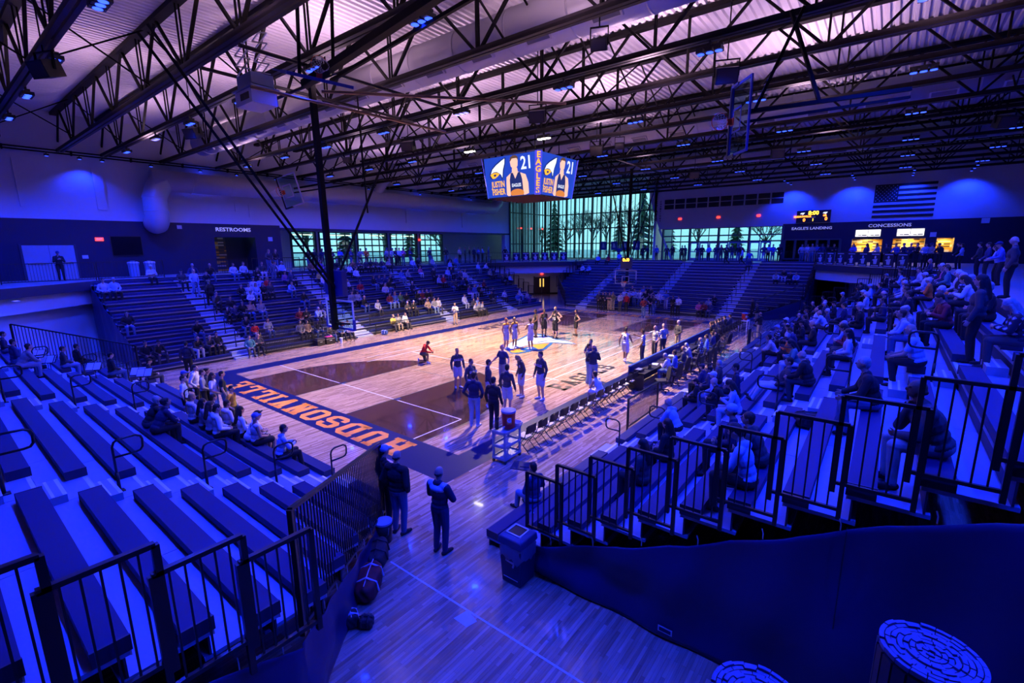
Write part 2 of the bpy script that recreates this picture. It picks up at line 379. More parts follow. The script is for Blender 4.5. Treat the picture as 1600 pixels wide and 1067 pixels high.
# ------------------------------------------------------------------ concourse slabs
def slab(name, pts, zt=ZC, th=.5, m=M_CONC, fascia=True):
    n = len(pts); mb = MB(); mb.prism([(x, y, zt-th) for x, y in pts], (0, 0, th))
    for i, f in enumerate(mb.f): mb.m[i] = 0 if i == 1 else 1
    return struct(obj(name, mb, [m, M_SLAB]))
slab('floor_concourse_left', [(-30, -16.5), (-19.8, -16.5), (-19.8, 16.5), (-30, 16.5)])
slab('floor_concourse_right', [(19.8, -16.5), (26, -16.5), (26, 16.5), (19.8, 16.5)])
slab('floor_concourse_far', [(-11.8, 28.24), (11.8, 28.24), (11.8, 40), (-11.8, 40)])
slab('floor_concourse_near', [(-11.8, -33), (11.8, -33), (11.8, -28.24), (-11.8, -28.24)])
slab('floor_concourse_corner_1', [(-30, 16.5), (-19.8, 16.5), (-11.8, 25.5), (-11.8, 40), (-30, 40)])
slab('floor_concourse_corner_2', [(26, 40), (11.8, 40), (11.8, 25.5), (19.8, 16.5), (26, 16.5)])
slab('floor_concourse_corner_3', [(-30, -33), (-11.8, -33), (-11.8, -25.5), (-19.8, -16.5), (-30, -16.5)])
slab('floor_concourse_corner_4', [(11.8, -33), (26, -33), (26, -16.5), (19.8, -16.5), (19.8, -19.27), (12.9, -24.75), (11.8, -25.7)])
# white beams below the corner slabs and the walls of the corner openings
def vwall(name, a, b, z0, z1, m, th=.25):
    a = Vector((a[0], a[1], 0)); b = Vector((b[0], b[1], 0)); n = (b-a).normalized().cross(Vector((0, 0, 1)))*th
    return struct(obj(name, MB().prism([(a.x, a.y, z0), (b.x, b.y, z0), (b.x+n.x, b.y+n.y, z0), (a.x+n.x, a.y+n.y, z0)], (0, 0, z1-z0)), m))
for i, (sx, sy) in enumerate(((-1, 1), (1, 1), (-1, -1))):
    a, b = (sx*20.0, sy*16.6), (sx*12.0, sy*25.6)
    if sx*sy > 0: a, b = b, a
    vwall('beam_%d' % (i+1), b, a, 2.95, 3.75, M_WHITEWALL, .4)
    dd = (5.2, 3.2, .45)[i]*.707; a, b = (sx*(20.0+dd*1.06), sy*(16.6+dd*.94)), (sx*(12.0+dd*1.06), sy*(25.6+dd*.94))
    if sx*sy > 0: a, b = b, a
    vwall('wall_opening_%d' % (i+1), b, a, 0, 3.75, M_WHITEWALL)
    vwall('wall_opening_side_%d' % (i+1), (sx*20.1, sy*16.6), a if sx*sy < 0 else b, 0, 3.75, M_WHITEWALL, .1)
struct(obj('baseboard_opening', MB().bar((-23.7, 20.15, .06), (-15.8, 29.0, .06), .06, .12), M_BLACK))

# ------------------------------------------------------------------ walls
ZR = 14.25
wl = struct(obj('wall_left', MB().cut((-24.3, -33, 7.93), (-24, 28, ZR)), M_WHITEWALL))
struct(obj('wall_left_lower', MB().cut((-24.3, -33, ZC), (-24, -8.5, 7.93)).cut((-24.3, -5.45, ZC), (-24, -3.35, 7.93)).cut((-24.3, -8.5, 6.92), (-24, -5.45, 7.93)), M_NAVYWALL))
struct(obj('wall_left_recess', MB().cut((-26.2, -8.8, ZC), (-26, -5.1, 7.6)).cut((-26, -8.8, ZC), (-24.3, -8.5, 7.6)).cut((-26, -5.45, ZC), (-24.3, -5.2, 7.6)), M_NAVYWALL))
struct(obj('ceiling_soffit_left', MB().cut((-28, -3.35, 7.72), (-24, 28, 7.93)), M_WHITEWALL))
struct(obj('ceiling_lobby', MB().cut((-36, -3.3, 7.78), (-27.8, 20, 7.95)), M_WHITEWALL))
struct(obj('trim_1', MB().cut((-24.32, -3.35, 7.55), (-23.97, 28, 7.75)), M_SLAB))
wb = struct(obj('wall_left_back', MB().cut((-27.8, -3.35, ZC), (-27.5, -.7, 7.72)).cut((-27.8, 18.75, ZC), (-27.5, 27.0, 7.72)).cut((-27.8, -.7, 7.6), (-27.5, 18.75, 7.72)).cut((-24.6, 27.0, ZC), (-24, 28, 7.72)).cut((-27.8, 27.0, ZC), (-27.5, 40, ZR)), M_WHITEWALL))
struct(obj('wall_right', MB().cut((26, -33, 7.93), (26.3, 40, ZR)), M_WHITEWALL))
struct(obj('wall_right_lower', MB().cut((26, -33, ZC), (26.3, 40, 7.93)), M_NAVYWALL))
struct(obj('wall_near', MB().cut((-30, -33.3, 7.93), (26.3, -33, ZR)), M_WHITEWALL))
struct(obj('wall_near_lower', MB().cut((-30, -33.3, ZC), (26.3, -33, 7.93)), M_NAVYWALL))
FY = 32.5
_w = MB().prism([(-6.6, FY, ZR), (-6.2, FY, 11.3), (-4.9, FY, 7.85), (8.05, FY, 7.85), (8.05, FY, ZR)], (0, .35, 0)).cut((8.05, FY, 8.0), (26, FY+.35, ZR))
wf = struct(obj('wall_far', _w, M_WHITEWALL))
_n = MB().cut((8.05, FY-.02, 6.42), (26, FY+.3, 8.0)).cut((13.05, FY-.02, ZC), (13.95, FY+.3, 6.42)).cut((16.25, FY-.02, ZC), (17.0, FY+.3, 6.42)).cut((19.25, FY-.02, ZC), (20.0, FY+.3, 6.42)).cut((21.15, FY-.02, ZC), (26, FY+.3, 6.42)).cut((13.9, FY-.02, ZC), (21.2, FY+.3, 5.2)).cut((8.05, FY-.02, ZC), (8.35, FY+.3, 6.42))
struct(obj('wall_far_lower', _n, M_NAVYWALL))
struct(obj('wall_far_back', MB().cut((8.05, 36, ZC), (26, 36.2, 8)).cut((8.05, FY, ZC), (8.2, 36, 8)).cut((8.05, FY, 7.9), (26, 36.2, 8)), M_NAVYWALL))
struct(obj('trim_2', MB().bar((-4.9, FY+.1, 7.9), (-3.2, FY+.1, 4.25), .3, .22), M_WHITEWALL))
struct(obj('wall_basement', MB().cut((-30.3, -33.3, 0), (-30, 40, ZC)).cut((26, -33.3, 0), (26.3, 40, ZC)).cut((-30, 39.7, 0), (26, 40, ZC)).cut((-30, -33.3, 0), (26, -33, ZC)), M_NAVYWALL))
# corrugated roof deck
P = .28; mb = MB(); nx = int(56/P); prof = []
for i in range(nx):
    x = -29+i*P; prof += [(x, 0), (x+.11, 0), (x+.15, .075), (x+.25, .075)]
vs = []; fs = []
for y in (-33.3, 40.2):
    vs += [(x, y, ZR+z) for x, z in prof]
k = len(prof)
for i in range(k-1): fs.append((i, k+i, k+i+1, i+1))
mb._add(vs, fs, 0)
struct(obj('ceiling', mb, M_DECK))
struct(obj('roof_cover', MB().cut((-31, -34, ZR+.12), (28, 41, ZR+.4)), M_BLACK))

# ------------------------------------------------------------------ glazing of the far corner
def glaze(name, axis, c, u0, u1, us, zs, thick_every=2, parent=None):
    """axis 'y': plane y=c running along x; axis 'x': plane x=c running along y"""
    g = struct(bpy.data.objects.new(name, None)); COL.objects.link(g)
    def P(u, z, d=0): return (u, c+d, z) if axis == 'y' else (c+d, u, z)
    for i, u in enumerate(us):
        w = .20 if i % thick_every == 0 else .07
        d = .16 if i % thick_every == 0 else .06
        a = P(u-w/2, zs[0], -d); b = P(u+w/2, zs[-1], d); ubox('mullion', a, b, M_GLASSFRAME, g)
    for z in zs:
        a = P(u0, z-.07, -.07); b = P(u1, z+.07, .07); ubox('transom', a, b, M_GLASSFRAME, g)
    for i in range(len(us)-1):
        for j in range(len(zs)-1):
            a = P(us[i]+.02, zs[j]+.05, -.008); b = P(us[i+1]-.02, zs[j+1]-.05, .008); ubox('pane', a, b, M_GLASS, g)
    return g
glaze('window_1', 'y', 38.0, -24, -5.6, [-24+.71*i for i in range(27)], [ZC, 6.36, 8.45, 10.52, 13.0], 2)
glaze('window_2', 'x', -24.0, 28, 38, [28+.715*i for i in range(15)], [ZC, 6.36, 10.52, 13.0], 4)
struct(obj('wall_far_head', MB().cut((-28, 38, 13), (-5.6, 38.3, ZR)).cut((-24.3, 28, 13), (-24, 38.3, ZR)).cut((-5.6, 32.5, ZC), (-5.3, 38.3, ZR)), M_WHITEWALL))
# glazed overhead doors along the left concourse
for i, (a, b) in enumerate(((-.7, 1.75), (2.15, 6.1), (6.5, 10.25), (10.75, 14.55), (15.1, 18.7))):
    n = 2 if i == 0 else 4
    glaze('window_%d' % (3+i), 'x', -27.6, a, b, [a+(b-a)*k/n for k in range(n+1)], [ZC, 4.95, 5.6, 6.25, 6.9, 7.6], n)
    if i: ubox('wall_left_pier', (-27.8, a-.4, ZC), (-27.45, a, 7.72), M_WHITEWALL)['kind'] = 'structure'
# entry doors and glass of the far wall
us = [-4.4+1.04*i for i in range(13)]
glaze('window_8', 'y', FY+.1, -4.4, 8.05, us, [ZC, 6.35, 7.0, 7.85], 3)
for i in range(4):
    x0 = -1.2+i*2.08
    for k in range(2):
        d = struct(bpy.data.objects.new('door_%d' % (2*i+k+1), None)); COL.objects.link(d); a = x0+k*1.04
        for p0, p1 in (((a+.03, ZC+.02), (a+.15, 6.28)), ((a+.89, ZC+.02), (a+1.01, 6.28)), ((a+.15, 6.14), (a+.89, 6.28)), ((a+.15, ZC+.02), (a+.89, ZC+.3)), ((a+.15, 5.2), (a+.89, 5.3))):
            ubox('door_rail', (p0[0], FY-.03, p0[1]), (p1[0], FY+.04, p1[1]), M_GREYBLUE, d)
# long window band high on the far wall
g = struct(bpy.data.objects.new('window_9', None)); COL.objects.link(g)
for i in range(10):
    for j in range(2):
        x0 = -4.45+i*1.24; z0 = 10.05+j*.58
        ubox('pane', (x0+.06, FY-.03, z0+.03), (x0+1.15, FY, z0+.53), mat('dark_pane', (.01, .012, .03), .15), g)
# landing window
g = glaze('window_10', 'y', FY-.01, 8.35, 13.05, [8.35+.94*i for i in range(6)], [ZC+.25, 6.42], 1)

# ------------------------------------------------------------------ roof trusses
TY = [-23.1, -19.85, -16.5, -14.4, -11.2, -7.65, -4.6, -1.4, 1.9, 5.2, 8.6, 12.1, 15.4, 18.3, 21.5, 24.6, 27.8, 31.0]
ZB, ZT = 12.0, 14.12
nodes = [1.57+4.36*i for i in range(-6, 6)]
ch = MB()
for s in (-1, 1): ch.cut((-25, s*.03, -.05), (25.9, s*.16, .05)).cut((-25, s*.13, -.05), (25.9, s*.16, .12))
ch_me = ch.mesh('chord_shape'); ch_me.materials.append(M_CHORD)
tc_me = MB().cut((-25, -.16, -.06), (25.9, .16, .10)).mesh('top_chord_shape'); tc_me.materials.append(M_STEEL)
ordn = ['first', 'second', 'third', 'fourth', 'fifth', 'sixth', 'seventh', 'eighth', 'ninth', 'tenth', 'eleventh', 'twelfth', 'thirteenth', 'fourteenth', 'fifteenth', 'sixteenth', 'seventeenth', 'eighteenth', 'nineteenth', 'twentieth']
for i, y in enumerate(TY):
    t = thing('roof_truss', 'black steel roof truss under the roof deck, %s from the camera end' % ordn[i], 'truss', (0, y, ZB), 0, 'roof trusses')
    obj('bottom_chord', ch_me, None, t); obj('top_chord', tc_me, None, t, (0, 0, ZT-ZB))
    for x in nodes:
        for dy in (-.055, .055):
            if dy > 0 or abs(y) < 20: ubar('web_member', (x, dy, .04), (x, dy, ZT-ZB), .055, .05, M_STEEL, t)
        ubar('web_member', (x-.05, 0, .04), (x-2.1, 0, ZT-ZB), .10, .08, M_STEEL, t); ubar('web_member', (x+.05, 0, .04), (x+2.1, 0, ZT-ZB), .10, .08, M_STEEL, t)
    if i+1 < len(TY) and y < 16:
        d = TY[i+1]-y
        for x in nodes[1::3]:
            ubar('bridging_rod', (x+1.1, 0, .1), (x+1.1, d, ZT-ZB), .05, .05, M_STEEL, t); ubar('bridging_rod', (x+1.1, 0, ZT-ZB), (x+1.1, d, .1), .05, .05, M_STEEL, t)
edge = thing('eave_pipe_rack', 'black twin pipe rack running along the top of the left wall', 'pipe', (-23.75, 0, 11.85))
for z in (0, .16):
    obj('pipe', MB().cyl((0, -32, z), (0, 27.5, z), .045, n=8), M_STEEL, edge)
for k in range(20): ubox('bracket', (-.24, -31+k*3-.03, -.06), (.05, -31+k*3+.03, .22), M_STEEL, edge)
# roof girders running the other way
for x in (-25.0, 25.6):
    tag(obj('roof_girder', MB().cut((-.15, -33, -.4), (.15, 38, 0)).cut((-.2, -33, -.45), (.2, 38, -.38)), M_STEEL, None, (x, 0, ZT+.05)), 'black steel girder along the %s wall head' % ('left' if x < 0 else 'right'), 'girder')

# ------------------------------------------------------------------ air ducts
def duct(label, path, r, rings, extra=None, n=28, name='air_duct'):
    t = thing(name, label, 'duct')
    o = obj('duct_run', MB().tube(path, r, n), M_DUCT, t); smooth(o)
    for (p, d) in rings:
        p = Vector(p); d = Vector(d).normalized()
        smooth(obj('flange_ring', MB().cyl(p-d*.03, p+d*.03, r*1.035, n=n), M_DUCT, t))
    return t
def xduct(y, z, r, x0, x1, label):
    t = duct(label, [(x0, y, z), (x1, y, z)], r, [((x, y, z), (1, 0, 0)) for x in np.arange(x0+1.2, x1, 2.4)])
    for x in np.arange(x0+2.4, x1-1, 2.4):
        R = Euler((math.radians(-38), 0, 0)).to_matrix()
        c = Vector((x, y, z))+Vector((0, -math.sin(math.radians(38)), -math.cos(math.radians(38))))*r
        obj('supply_register', MB().box(c, (1.0, .34, .12), 0, R), M_DUCT, t)
        obj('register_grille', MB().box(c+(c-Vector((x, y, z))).normalized()*.062, (.86, .24, .01), 0, R), mat('grille', (.12, .12, .16), .5), t)
        obj('hanger_rod', MB().cyl((x+.6, y, z+r), (x+.6, y, ZR), .012, n=5), M_ALU, t)
    return t
xduct(-9.42, 13.12, .72, -21.5, 24, 'large lavender-lit round duct hung between the fifth and sixth trusses')
xduct(7.0, 13.1, .62, -18, 24.5, 'round supply duct above the scoreboard, beyond the eighth truss')
xduct(19.9, 13.1, .62, -18, 24.5, 'round supply duct above the far stands')
t = duct('pale round duct running along the upper left wall with an elbow down', [(-22.95, -12.25, 10.65), (-22.95, 6, 10.65), (-22.95, 22.0, 10.65), (-22.95, 23.4, 10.75), (-22.9, 24.2, 11.4), (-22.9, 24.4, 12.6), (-22.9, 24.4, 14)], .70, [((-22.95, y, 10.65), (0, 1, 0)) for y in np.arange(-10, 22, 2.6)])
smooth(obj('elbow_drop', MB().tube([(-22.95, -11.55, 10.65), (-22.95, -11.75, 10.45), (-22.95, -12.0, 10.1), (-22.95, -12.25, 9.5), (-22.95, -12.25, 8.2), (-23.05, -12.25, 7.95), (-23.25, -12.25, 7.82), (-23.6, -12.25, 7.80)], .70, 28), M_DUCT, t))
for z in (9.5, 8.6): smooth(obj('flange_ring', MB().cyl((-22.95, -12.25, z-.03), (-22.95, -12.25, z+.03), .725, n=28), M_DUCT, t))
smooth(obj('branch_duct', MB().tube([(-22.95, 5.6, 10.7), (-22.9, 7.4, 13.0), (-22.9, 8.0, 14.0)], .42, 20), M_DUCT, t))
# acoustic strips and patches on the left wall
for y, z0, z1, w in ((-18.6, 8.6, 11.4, .22), (-14.9, 8.6, 11.2, .5), (-12.0, 8.3, 8.6, .3), (-5.6, 8.5, 9.5, .25), (-6.5, 8.9, 9.6, .5), (10.5, 8.6, 9.9, .5), (19.0, 8.3, 10.2, .5)):
    obj('wall_panel', MB().cut((-24.0, y-w/2, z0), (-23.91, y+w/2, z1)), M_WHITEWALL, wl)
# ------------------------------------------------------------------ bleachers
STANDS = {}
class Stand:
    def __init__(s, key, origin, rz, n, pitch, rise, z0, ext, aisles, label, seglen=99):
        s.key, s.o, s.rz, s.n, s.pitch, s.rise, s.z0, s.ext, s.aisles = key, Vector(origin), rz, n, pitch, rise, z0, ext, aisles
        s.root = thing('bleacher_stand', label, 'bleachers', origin, rz)
        STANDS[key] = s
        R = s.root
        for k in range(n):
            v0 = k*pitch; z = z0+rise*k; a, b = ext(v0)
            zp = z-rise if k else 0.0
            cuts = [a]
            for (p, q) in aisles: cuts += [p, q]
            cuts.append(b)
            # deck in 2.4 m panels so that the joints show
            m = max(1, int(round((b-a)/2.44))); w = (b-a)/m
            for i in range(m):
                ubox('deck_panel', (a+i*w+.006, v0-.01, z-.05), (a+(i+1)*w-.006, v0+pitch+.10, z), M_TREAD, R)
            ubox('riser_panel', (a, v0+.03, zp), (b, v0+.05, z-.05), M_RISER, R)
            ubox('deck_nosing', (a, v0-.022, z-.055), (b, v0-.01, z+.004), M_ALU, R)
            for i in range(0, len(cuts), 2):
                x0, x1 = cuts[i], cuts[i+1]
                if x1-x0 < .3: continue
                ubox('bench_seat', (x0+.02, v0-.03, z+.03), (x1-.02, v0+.255, z+.155), M_BENCH, R)
                for xe in (x0+.012, x1-.012): ubox('bench_end_cap', (xe-.012, v0-.035, z), (xe+.012, v0+.26, z+.16), M_BENCHEND, R)
            for (p, q) in aisles:
                if p < a or q > b: continue
                if k:   # half step standing on the deck in front
                    ubox('step_box', (p+.12, v0-.30, zp), (q-.12, v0-.02, zp+rise/2), M_STEPB, R)
                    ubox('step_nosing', (p+.12, v0-.302, zp+rise/2), (q-.12, v0-.25, zp+rise/2+.004), M_NOSE, R)
                    ubox('step_nosing', (p+.12, v0-.16, zp+rise/2), (q-.12, v0-.12, zp+rise/2+.004), M_NOSE, R)
                else:
                    ubox('step_box', (p+.05, v0-.32, 0), (q-.05, v0-.03, z*.55), M_STEPB, R)
                ubox('step_nosing', (p+.02, v0-.008, z), (q-.02, v0+.05, z+.004), M_NOSE, R)
    def world(s, u, v, z=0.): return s.o+Matrix.Rotation(s.rz, 3, 'Z') @ Vector((u, v, z))
    def local(s, p): return Matrix.Rotation(-s.rz, 3, 'Z') @ (Vector(p)-s.o)
    def seat(s, k, u):
        """world point on the seat of row k (middle of the bench)"""
        return s.world(u, k*s.pitch+.13, s.z0+s.rise*k+.155)
_loop = MB()
_loop.tube([(0, 0, 0), (0, 0, .82), (0, -.03, .90), (0, -.10, .94), (0, -.34, .94), (0, -.41, .90), (0, -.43, .84), (0, -.42, .70), (0, -.38, .645), (0, -.30, .63), (0, 0, .63)], .021, 8)
_loop.cyl((0, 0, 0), (0, 0, .36), .027, n=8); _loop.box((0, 0, .008), (.14, .14, .016))
LOOP = _loop.mesh('handrail_shape', True)
def handrails(st, u, rows):
    for k in rows:
        obj('aisle_handrail', LOOP, M_RAIL, st.root, (u, k*st.pitch+.33, st.z0+st.rise*k))
side = lambda v: (-17.0, 17.0)
def endw(v): h = 8.5+min(max(v-.2, 0), 3.3); return (-h, h)
S_L = Stand('left', (-11.10, 0, 0), PI/2, 13, .639, .321, .18, side, [(-13.1, -11.8), (-5.35, -4.0), (3.2, 4.5), (11.2, 12.5)], 'long blue bleacher stand rising to the concourse along the left sideline')
S_R = Stand('right', (11.10, 0, 0), -PI/2, 13, .639, .321, .18, side, [(-12.5, -11.2), (-4.5, -3.2), (4.0, 5.35), (11.1, 12.2)], 'long crowded bleacher stand behind the team benches and scorer table')
S_F = Stand('far', (0, 17.6, 0), 0, 16, .665, .265, .27, endw, [(-7.2, -6.0), (-.3, .9), (6.15, 7.3)], 'far end bleacher stand behind the lowered far basket')
S_N = Stand('near', (0, -17.47, 0), PI, 12, .665, .265, .25, endw, [(-7.25, -6.2), (.35, 1.5), (7.0, 8.0)], 'near end bleacher stand with mostly empty blue benches')
handrails(S_L, -12.45, (1, 3, 5, 7, 9)); handrails(S_L, -4.7, (1, 3, 5, 7, 9, 11)); handrails(S_L, 3.85, (1, 3, 5, 7, 9, 11)); handrails(S_L, 11.85, (1, 3, 5, 7, 9))
handrails(S_R, -11.85, (1, 3, 5, 7, 9)); handrails(S_R, -3.85, (1, 3, 5, 7, 9)); handrails(S_R, 4.65, (1, 3, 5, 7, 9)); handrails(S_R, 11.65, (0, 2, 4, 6, 8, 10))
handrails(S_F, -6.6, (1, 3, 5, 7, 9, 11, 13)); handrails(S_F, .3, (1, 3, 5, 7, 9, 11, 13)); handrails(S_F, 6.7, (1, 3, 5, 7, 9, 11, 13))
handrails(S_N, -6.72, (0, 2, 4, 6, 8, 10)); handrails(S_N, .92, (1, 3, 5, 7, 9)); handrails(S_N, 7.5, (1, 3, 5, 7))

# ------------------------------------------------------------------ guard rails
def guard(label, a, b, zb0, zt0, zb1=None, zt1=None, step=.115, group=None, post=.05, bar=.018, name='guard_rail'):
    """barred panel from a to b (xy); bottom/top heights at both ends"""
    zb1 = zb0 if zb1 is None else zb1; zt1 = zt0 if zt1 is None else zt1
    a = Vector((a[0], a[1], 0)); b = Vector((b[0], b[1], 0)); d = b-a; L = d.length
    t = thing(name, label, 'railing', (a.x, a.y, 0), math.atan2(d.y, d.x), group)
    ubar('post', (0, 0, zb0-.12), (0, 0, zt0), post, post, M_RAIL, t); ubar('post', (L, 0, zb1-.12), (L, 0, zt1), post, post, M_RAIL, t)
    ubar('top_rail', (0, 0, zt0), (L, 0, zt1), post, post*.8, M_RAIL, t); ubar('bottom_rail', (0, 0, zb0), (L, 0, zb1), post*.8, post*.8, M_RAIL, t)
    n = max(2, int(round(L/step)))
    for i in range(1, n):
        f = i/n; ubar('baluster', (L*f, 0, zb0+(zb1-zb0)*f), (L*f, 0, zt0+(zt1-zt0)*f), bar, bar, M_RAIL, t)
    return t
# the right stand's near end: stepped panels
for i in range(12):
    x0 = 12.14+.65*i
    guard('stepped black rail panel closing the near end of the crowded stand, %s from the court' % ordn[i], (x0, -17.05), (x0+.74, -17.05), .88+.333*i, 1.95+.333*i, step=.125, group='stepped rail panels, crowded stand')
for i in range(11):
    x0 = 12.14+.65*i
    guard('stepped black rail panel closing the far end of the crowded stand, %s from the court' % ordn[i], (x0, 17.05), (x0+.74, 17.05), .88+.333*i, 1.95+.333*i, step=.125, group='stepped rail panels, crowded stand far end')
for i in range(11):
    x0 = -12.14-.65*i
    guard('stepped rail panel closing the far end of the left stand, %s from the court' % ordn[i], (x0-.74, 17.05), (x0, 17.05), .88+.333*i, 1.95+.333*i, step=.125, group='stepped rail panels, left stand far end')
# the near stand's angled end rails and the stepped panels above them
guard('tall sloping barred rail on the angled end of the near stand, beside the bags', (8.75, -17.8), (11.75, -21.18), .28, 1.88, 1.44, 3.02, .10, post=.06)
guard('tall sloping barred rail behind the band at the corner of the near stand', (-8.75, -17.8), (-11.6, -21.18), .28, 1.88, 1.44, 3.02, .12, post=.06)
for i in range(6):
    y0 = -21.12-.70*i
    guard('stepped black rail panel along the end of the near stand, %s above the angled rail' % ordn[i], (12.05, y0-.76), (12.05, y0), 1.66+.285*i, 2.86+.285*i, step=.13, group='stepped rail panels, near stand', post=.06)
# stepped rails on the far stand's ends
for s in (-1, 1):
    guard('sloping barred rail on the angled %s end of the far stand' % ('left' if s < 0 else 'right'), (s*8.75, 17.8), (s*11.75, 21.18), .28, 1.5, 1.5, 2.8, .14)
    for i in range(8):
        y0 = 21.12+.68*i
        guard('stepped rail panel on the %s side of the far stand, %s above the angled rail' % ('left' if s < 0 else 'right', ordn[i]), (s*11.9, y0), (s*11.9, y0+.72), 1.66+.27*i, 2.76+.27*i, step=.18, group='stepped rail panels, far stand')
# portable rails along the front rows
for x, y0, y1, h, lb in ((-10.95, -11.3, -8.4, .62, 'low black barred rail before the front row of the left stand, beside the near aisle'), (-10.95, -8.3, -6.3, .62, 'low black barred rail before the front row of the left stand, beside the black cases'), (-10.95, -3.7, -.6, .62, 'low black barred rail before the front row of the left stand, under the grey-haired pair'), (-11.6, -11.3, -6.4, 1.25, 'upper barred rail behind the first row of the left stand'), (-11.6, -3.7, -.6, 1.25, 'upper barred rail behind the first row of the left stand, past the second aisle'), (-10.95, 4.8, 8.2, .62, 'low barred rail at the foot of the left stand beside the third aisle')):
    guard(lb, (x, y0), (x, y1), h-.5, h+.1, step=.10, bar=.022)
for x0, y0, x1, y1, lb in ((10.75, -9.6, 10.75, -7.0, 'curved portable black rail standing in front of the crowded stand'), ):
    g = guard(lb, (x0, y0), (x1, y1), .12, 1.08, step=.11)
for i, (px, py) in enumerate(((1011, 640), (1013, 640))): pass
# concourse rails
def crail(label, a, b, z=ZC, h=1.07, step=.13):
    return guard(label, a, b, z+.1, z+h, step=step, post=.045, bar=.014, name='concourse_rail')
crail('black barred rail on the left concourse in front of the double doors', (-19.95, -20.5), (-19.95, -16.6))
crail('black barred rail on the left concourse between the doors and the wall screen', (-19.95, -16.5), (-19.95, -13.2), step=.16)
for k in range(7):
    crail('black rail section at the top of the left stand, %s beyond the restrooms' % ordn[k], (-19.95, -11.6+k*3.95), (-19.95, -8.0+k*3.95), step=.16)
crail('black rail on the bridge over the far left opening', (-19.7, 16.6), (-11.9, 25.4), step=.2)
crail('black rail on the bridge over the far right opening', (19.7, 16.6), (11.9, 25.4), step=.2)
crail('black rail at the back of the far stand, left of the first aisle', (-11.7, 28.4), (-7.3, 28.4), step=.18)
crail('black rail at the back of the far stand, between its first two aisles', (-5.9, 28.4), (-.4, 28.4), step=.18)
crail('black rail at the back of the far stand, between its last two aisles', (1.0, 28.4), (6.0, 28.4), step=.18)
crail('black rail at the back of the far stand before the landing window', (7.4, 28.4), (11.8, 28.4), step=.18)

# ------------------------------------------------------------------ vinyl end curtains
def curtain(label, top, bot, name='end_curtain', seams=(), n=46, m=24, amp=.035):
    """sheet between the polylines top and bot (same count)"""
    t = thing(name, label, 'curtain', tuple(bot[0]))
    o0 = Vector(bot[0]); mb = MB(); vs = []
    def along(P, f):
        P = [Vector(p) for p in P]; L = [0]
        for i in range(len(P)-1): L.append(L[-1]+(P[i+1]-P[i]).length)
        d = f*L[-1]
        for i in range(len(P)-1):
            if d <= L[i+1]+1e-9: return P[i].lerp(P[i+1], (d-L[i])/max(1e-6, L[i+1]-L[i]))
        return P[-1]
    nrm = (Vector(bot[-1])-Vector(bot[0])).cross(Vector((0, 0, 1))).normalized()
    rs = random.Random(len(label)); ph = [rs.uniform(0, 6.28) for _ in range(8)]
    for j in range(m+1):
        for i in range(n+1):
            f = i/n; g = j/m
            a, b = along(bot, f), along(top, f); p = a.lerp(b, g)
            sag = -.02*g*abs(math.sin(f*9*PI))
            w = amp*(math.sin(f*23+ph[0]+g*2.2)+.6*math.sin(f*41+ph[1]-g*3)+.9*math.sin((f*9+g*7)+ph[2])*(1-g*.4))*(.35+.65*math.sin(PI*min(1, g*.9+.05)))
            p = p+nrm*w+Vector((0, 0, sag if g > .95 else 0)); vs.append(p-o0)
    fs = [(j*(n+1)+i, j*(n+1)+i+1, (j+1)*(n+1)+i+1, (j+1)*(n+1)+i) for j in range(m) for i in range(n)]
    mb._add(vs, fs, 0); o = obj('sheet', mb, M_CURTAIN, t); smooth(o)
    sd = o.modifiers.new('thick', 'SOLIDIFY'); sd.thickness = .004
    for f in seams:
        a, b = along(bot, f), along(top, f)
        obj('seam', MB().bar(a-o0+nrm*.05, b-o0+nrm*.05, .02, .012), M_BLACK, t); obj('seam', MB().bar(a-o0-nrm*.05, b-o0-nrm*.05, .02, .012), M_BLACK, t)
    for i in range(9):
        p = along(top, (i+.5)/9); obj('hook', MB().tube([p-o0, p-o0+Vector((0, 0, .08)), p-o0+Vector((-.02, 0, .14))], .008, 5), M_ALU, t)
    return t
ct = curtain('navy vinyl curtain under the stepped rail of the crowded stand', [(12.3, -17.12, .55), (15.05, -17.12, 1.70), (15.67, -17.12, 2.03), (16.3, -17.12, 2.36), (16.93, -17.12, 2.72), (17.54, -17.12, 3.02), (18.2, -17.12, 3.3), (19.7, -17.12, 4.0)], [(12.3, -17.12, .04), (15.05, -17.12, .04), (15.67, -17.12, .04), (16.3, -17.12, .04), (16.93, -17.12, .04), (17.54, -17.12, .04), (18.2, -17.12, .04), (19.7, -17.12, .04)], seams=(.62,), n=90, m=30, amp=.06)
lab = obj('maker_label', MB().cut((0, 0, 0), (.22, .006, .10)), M_PALELINE, ct, (14.75-12.3, -.075, .12)); obj('label_print', MB().cut((.02, -.003, .02), (.20, 0, .08)), M_NAVYPAINT, lab)
struct(obj('baseboard_right', MB().cut((12.2, -17.10, 0), (19.8, -17.04, .05)), M_BLACK))
curtain('navy vinyl curtain on the angled end of the near stand, behind the bags', [(8.75, -17.75, .22), (11.85, -21.25, 1.3)], [(8.45, -17.42, .01), (11.85, -21.25, .01)], n=40)
curtain('navy vinyl curtain below the stepped panels of the near stand', [(11.9, -21.27, 1.3), (12.15, -25.5, 3.0)], [(11.9, -21.27, .01), (12.15, -25.5, .01)], n=30)
curtain('navy vinyl curtain on the near end of the left stand', [(-11.5, -17.05, .5), (-19.6, -17.05, 4.1)], [(-11.5, -17.05, .01), (-19.6, -17.05, .01)], n=40)
curtain('navy vinyl curtain on the angled left end of the far stand', [(-8.6, 17.6, .25), (-11.9, 21.3, 1.6), (-12.0, 28, 4.0)], [(-8.5, 17.5, .01), (-11.9, 21.3, .01), (-12.0, 28, .01)], n=40)
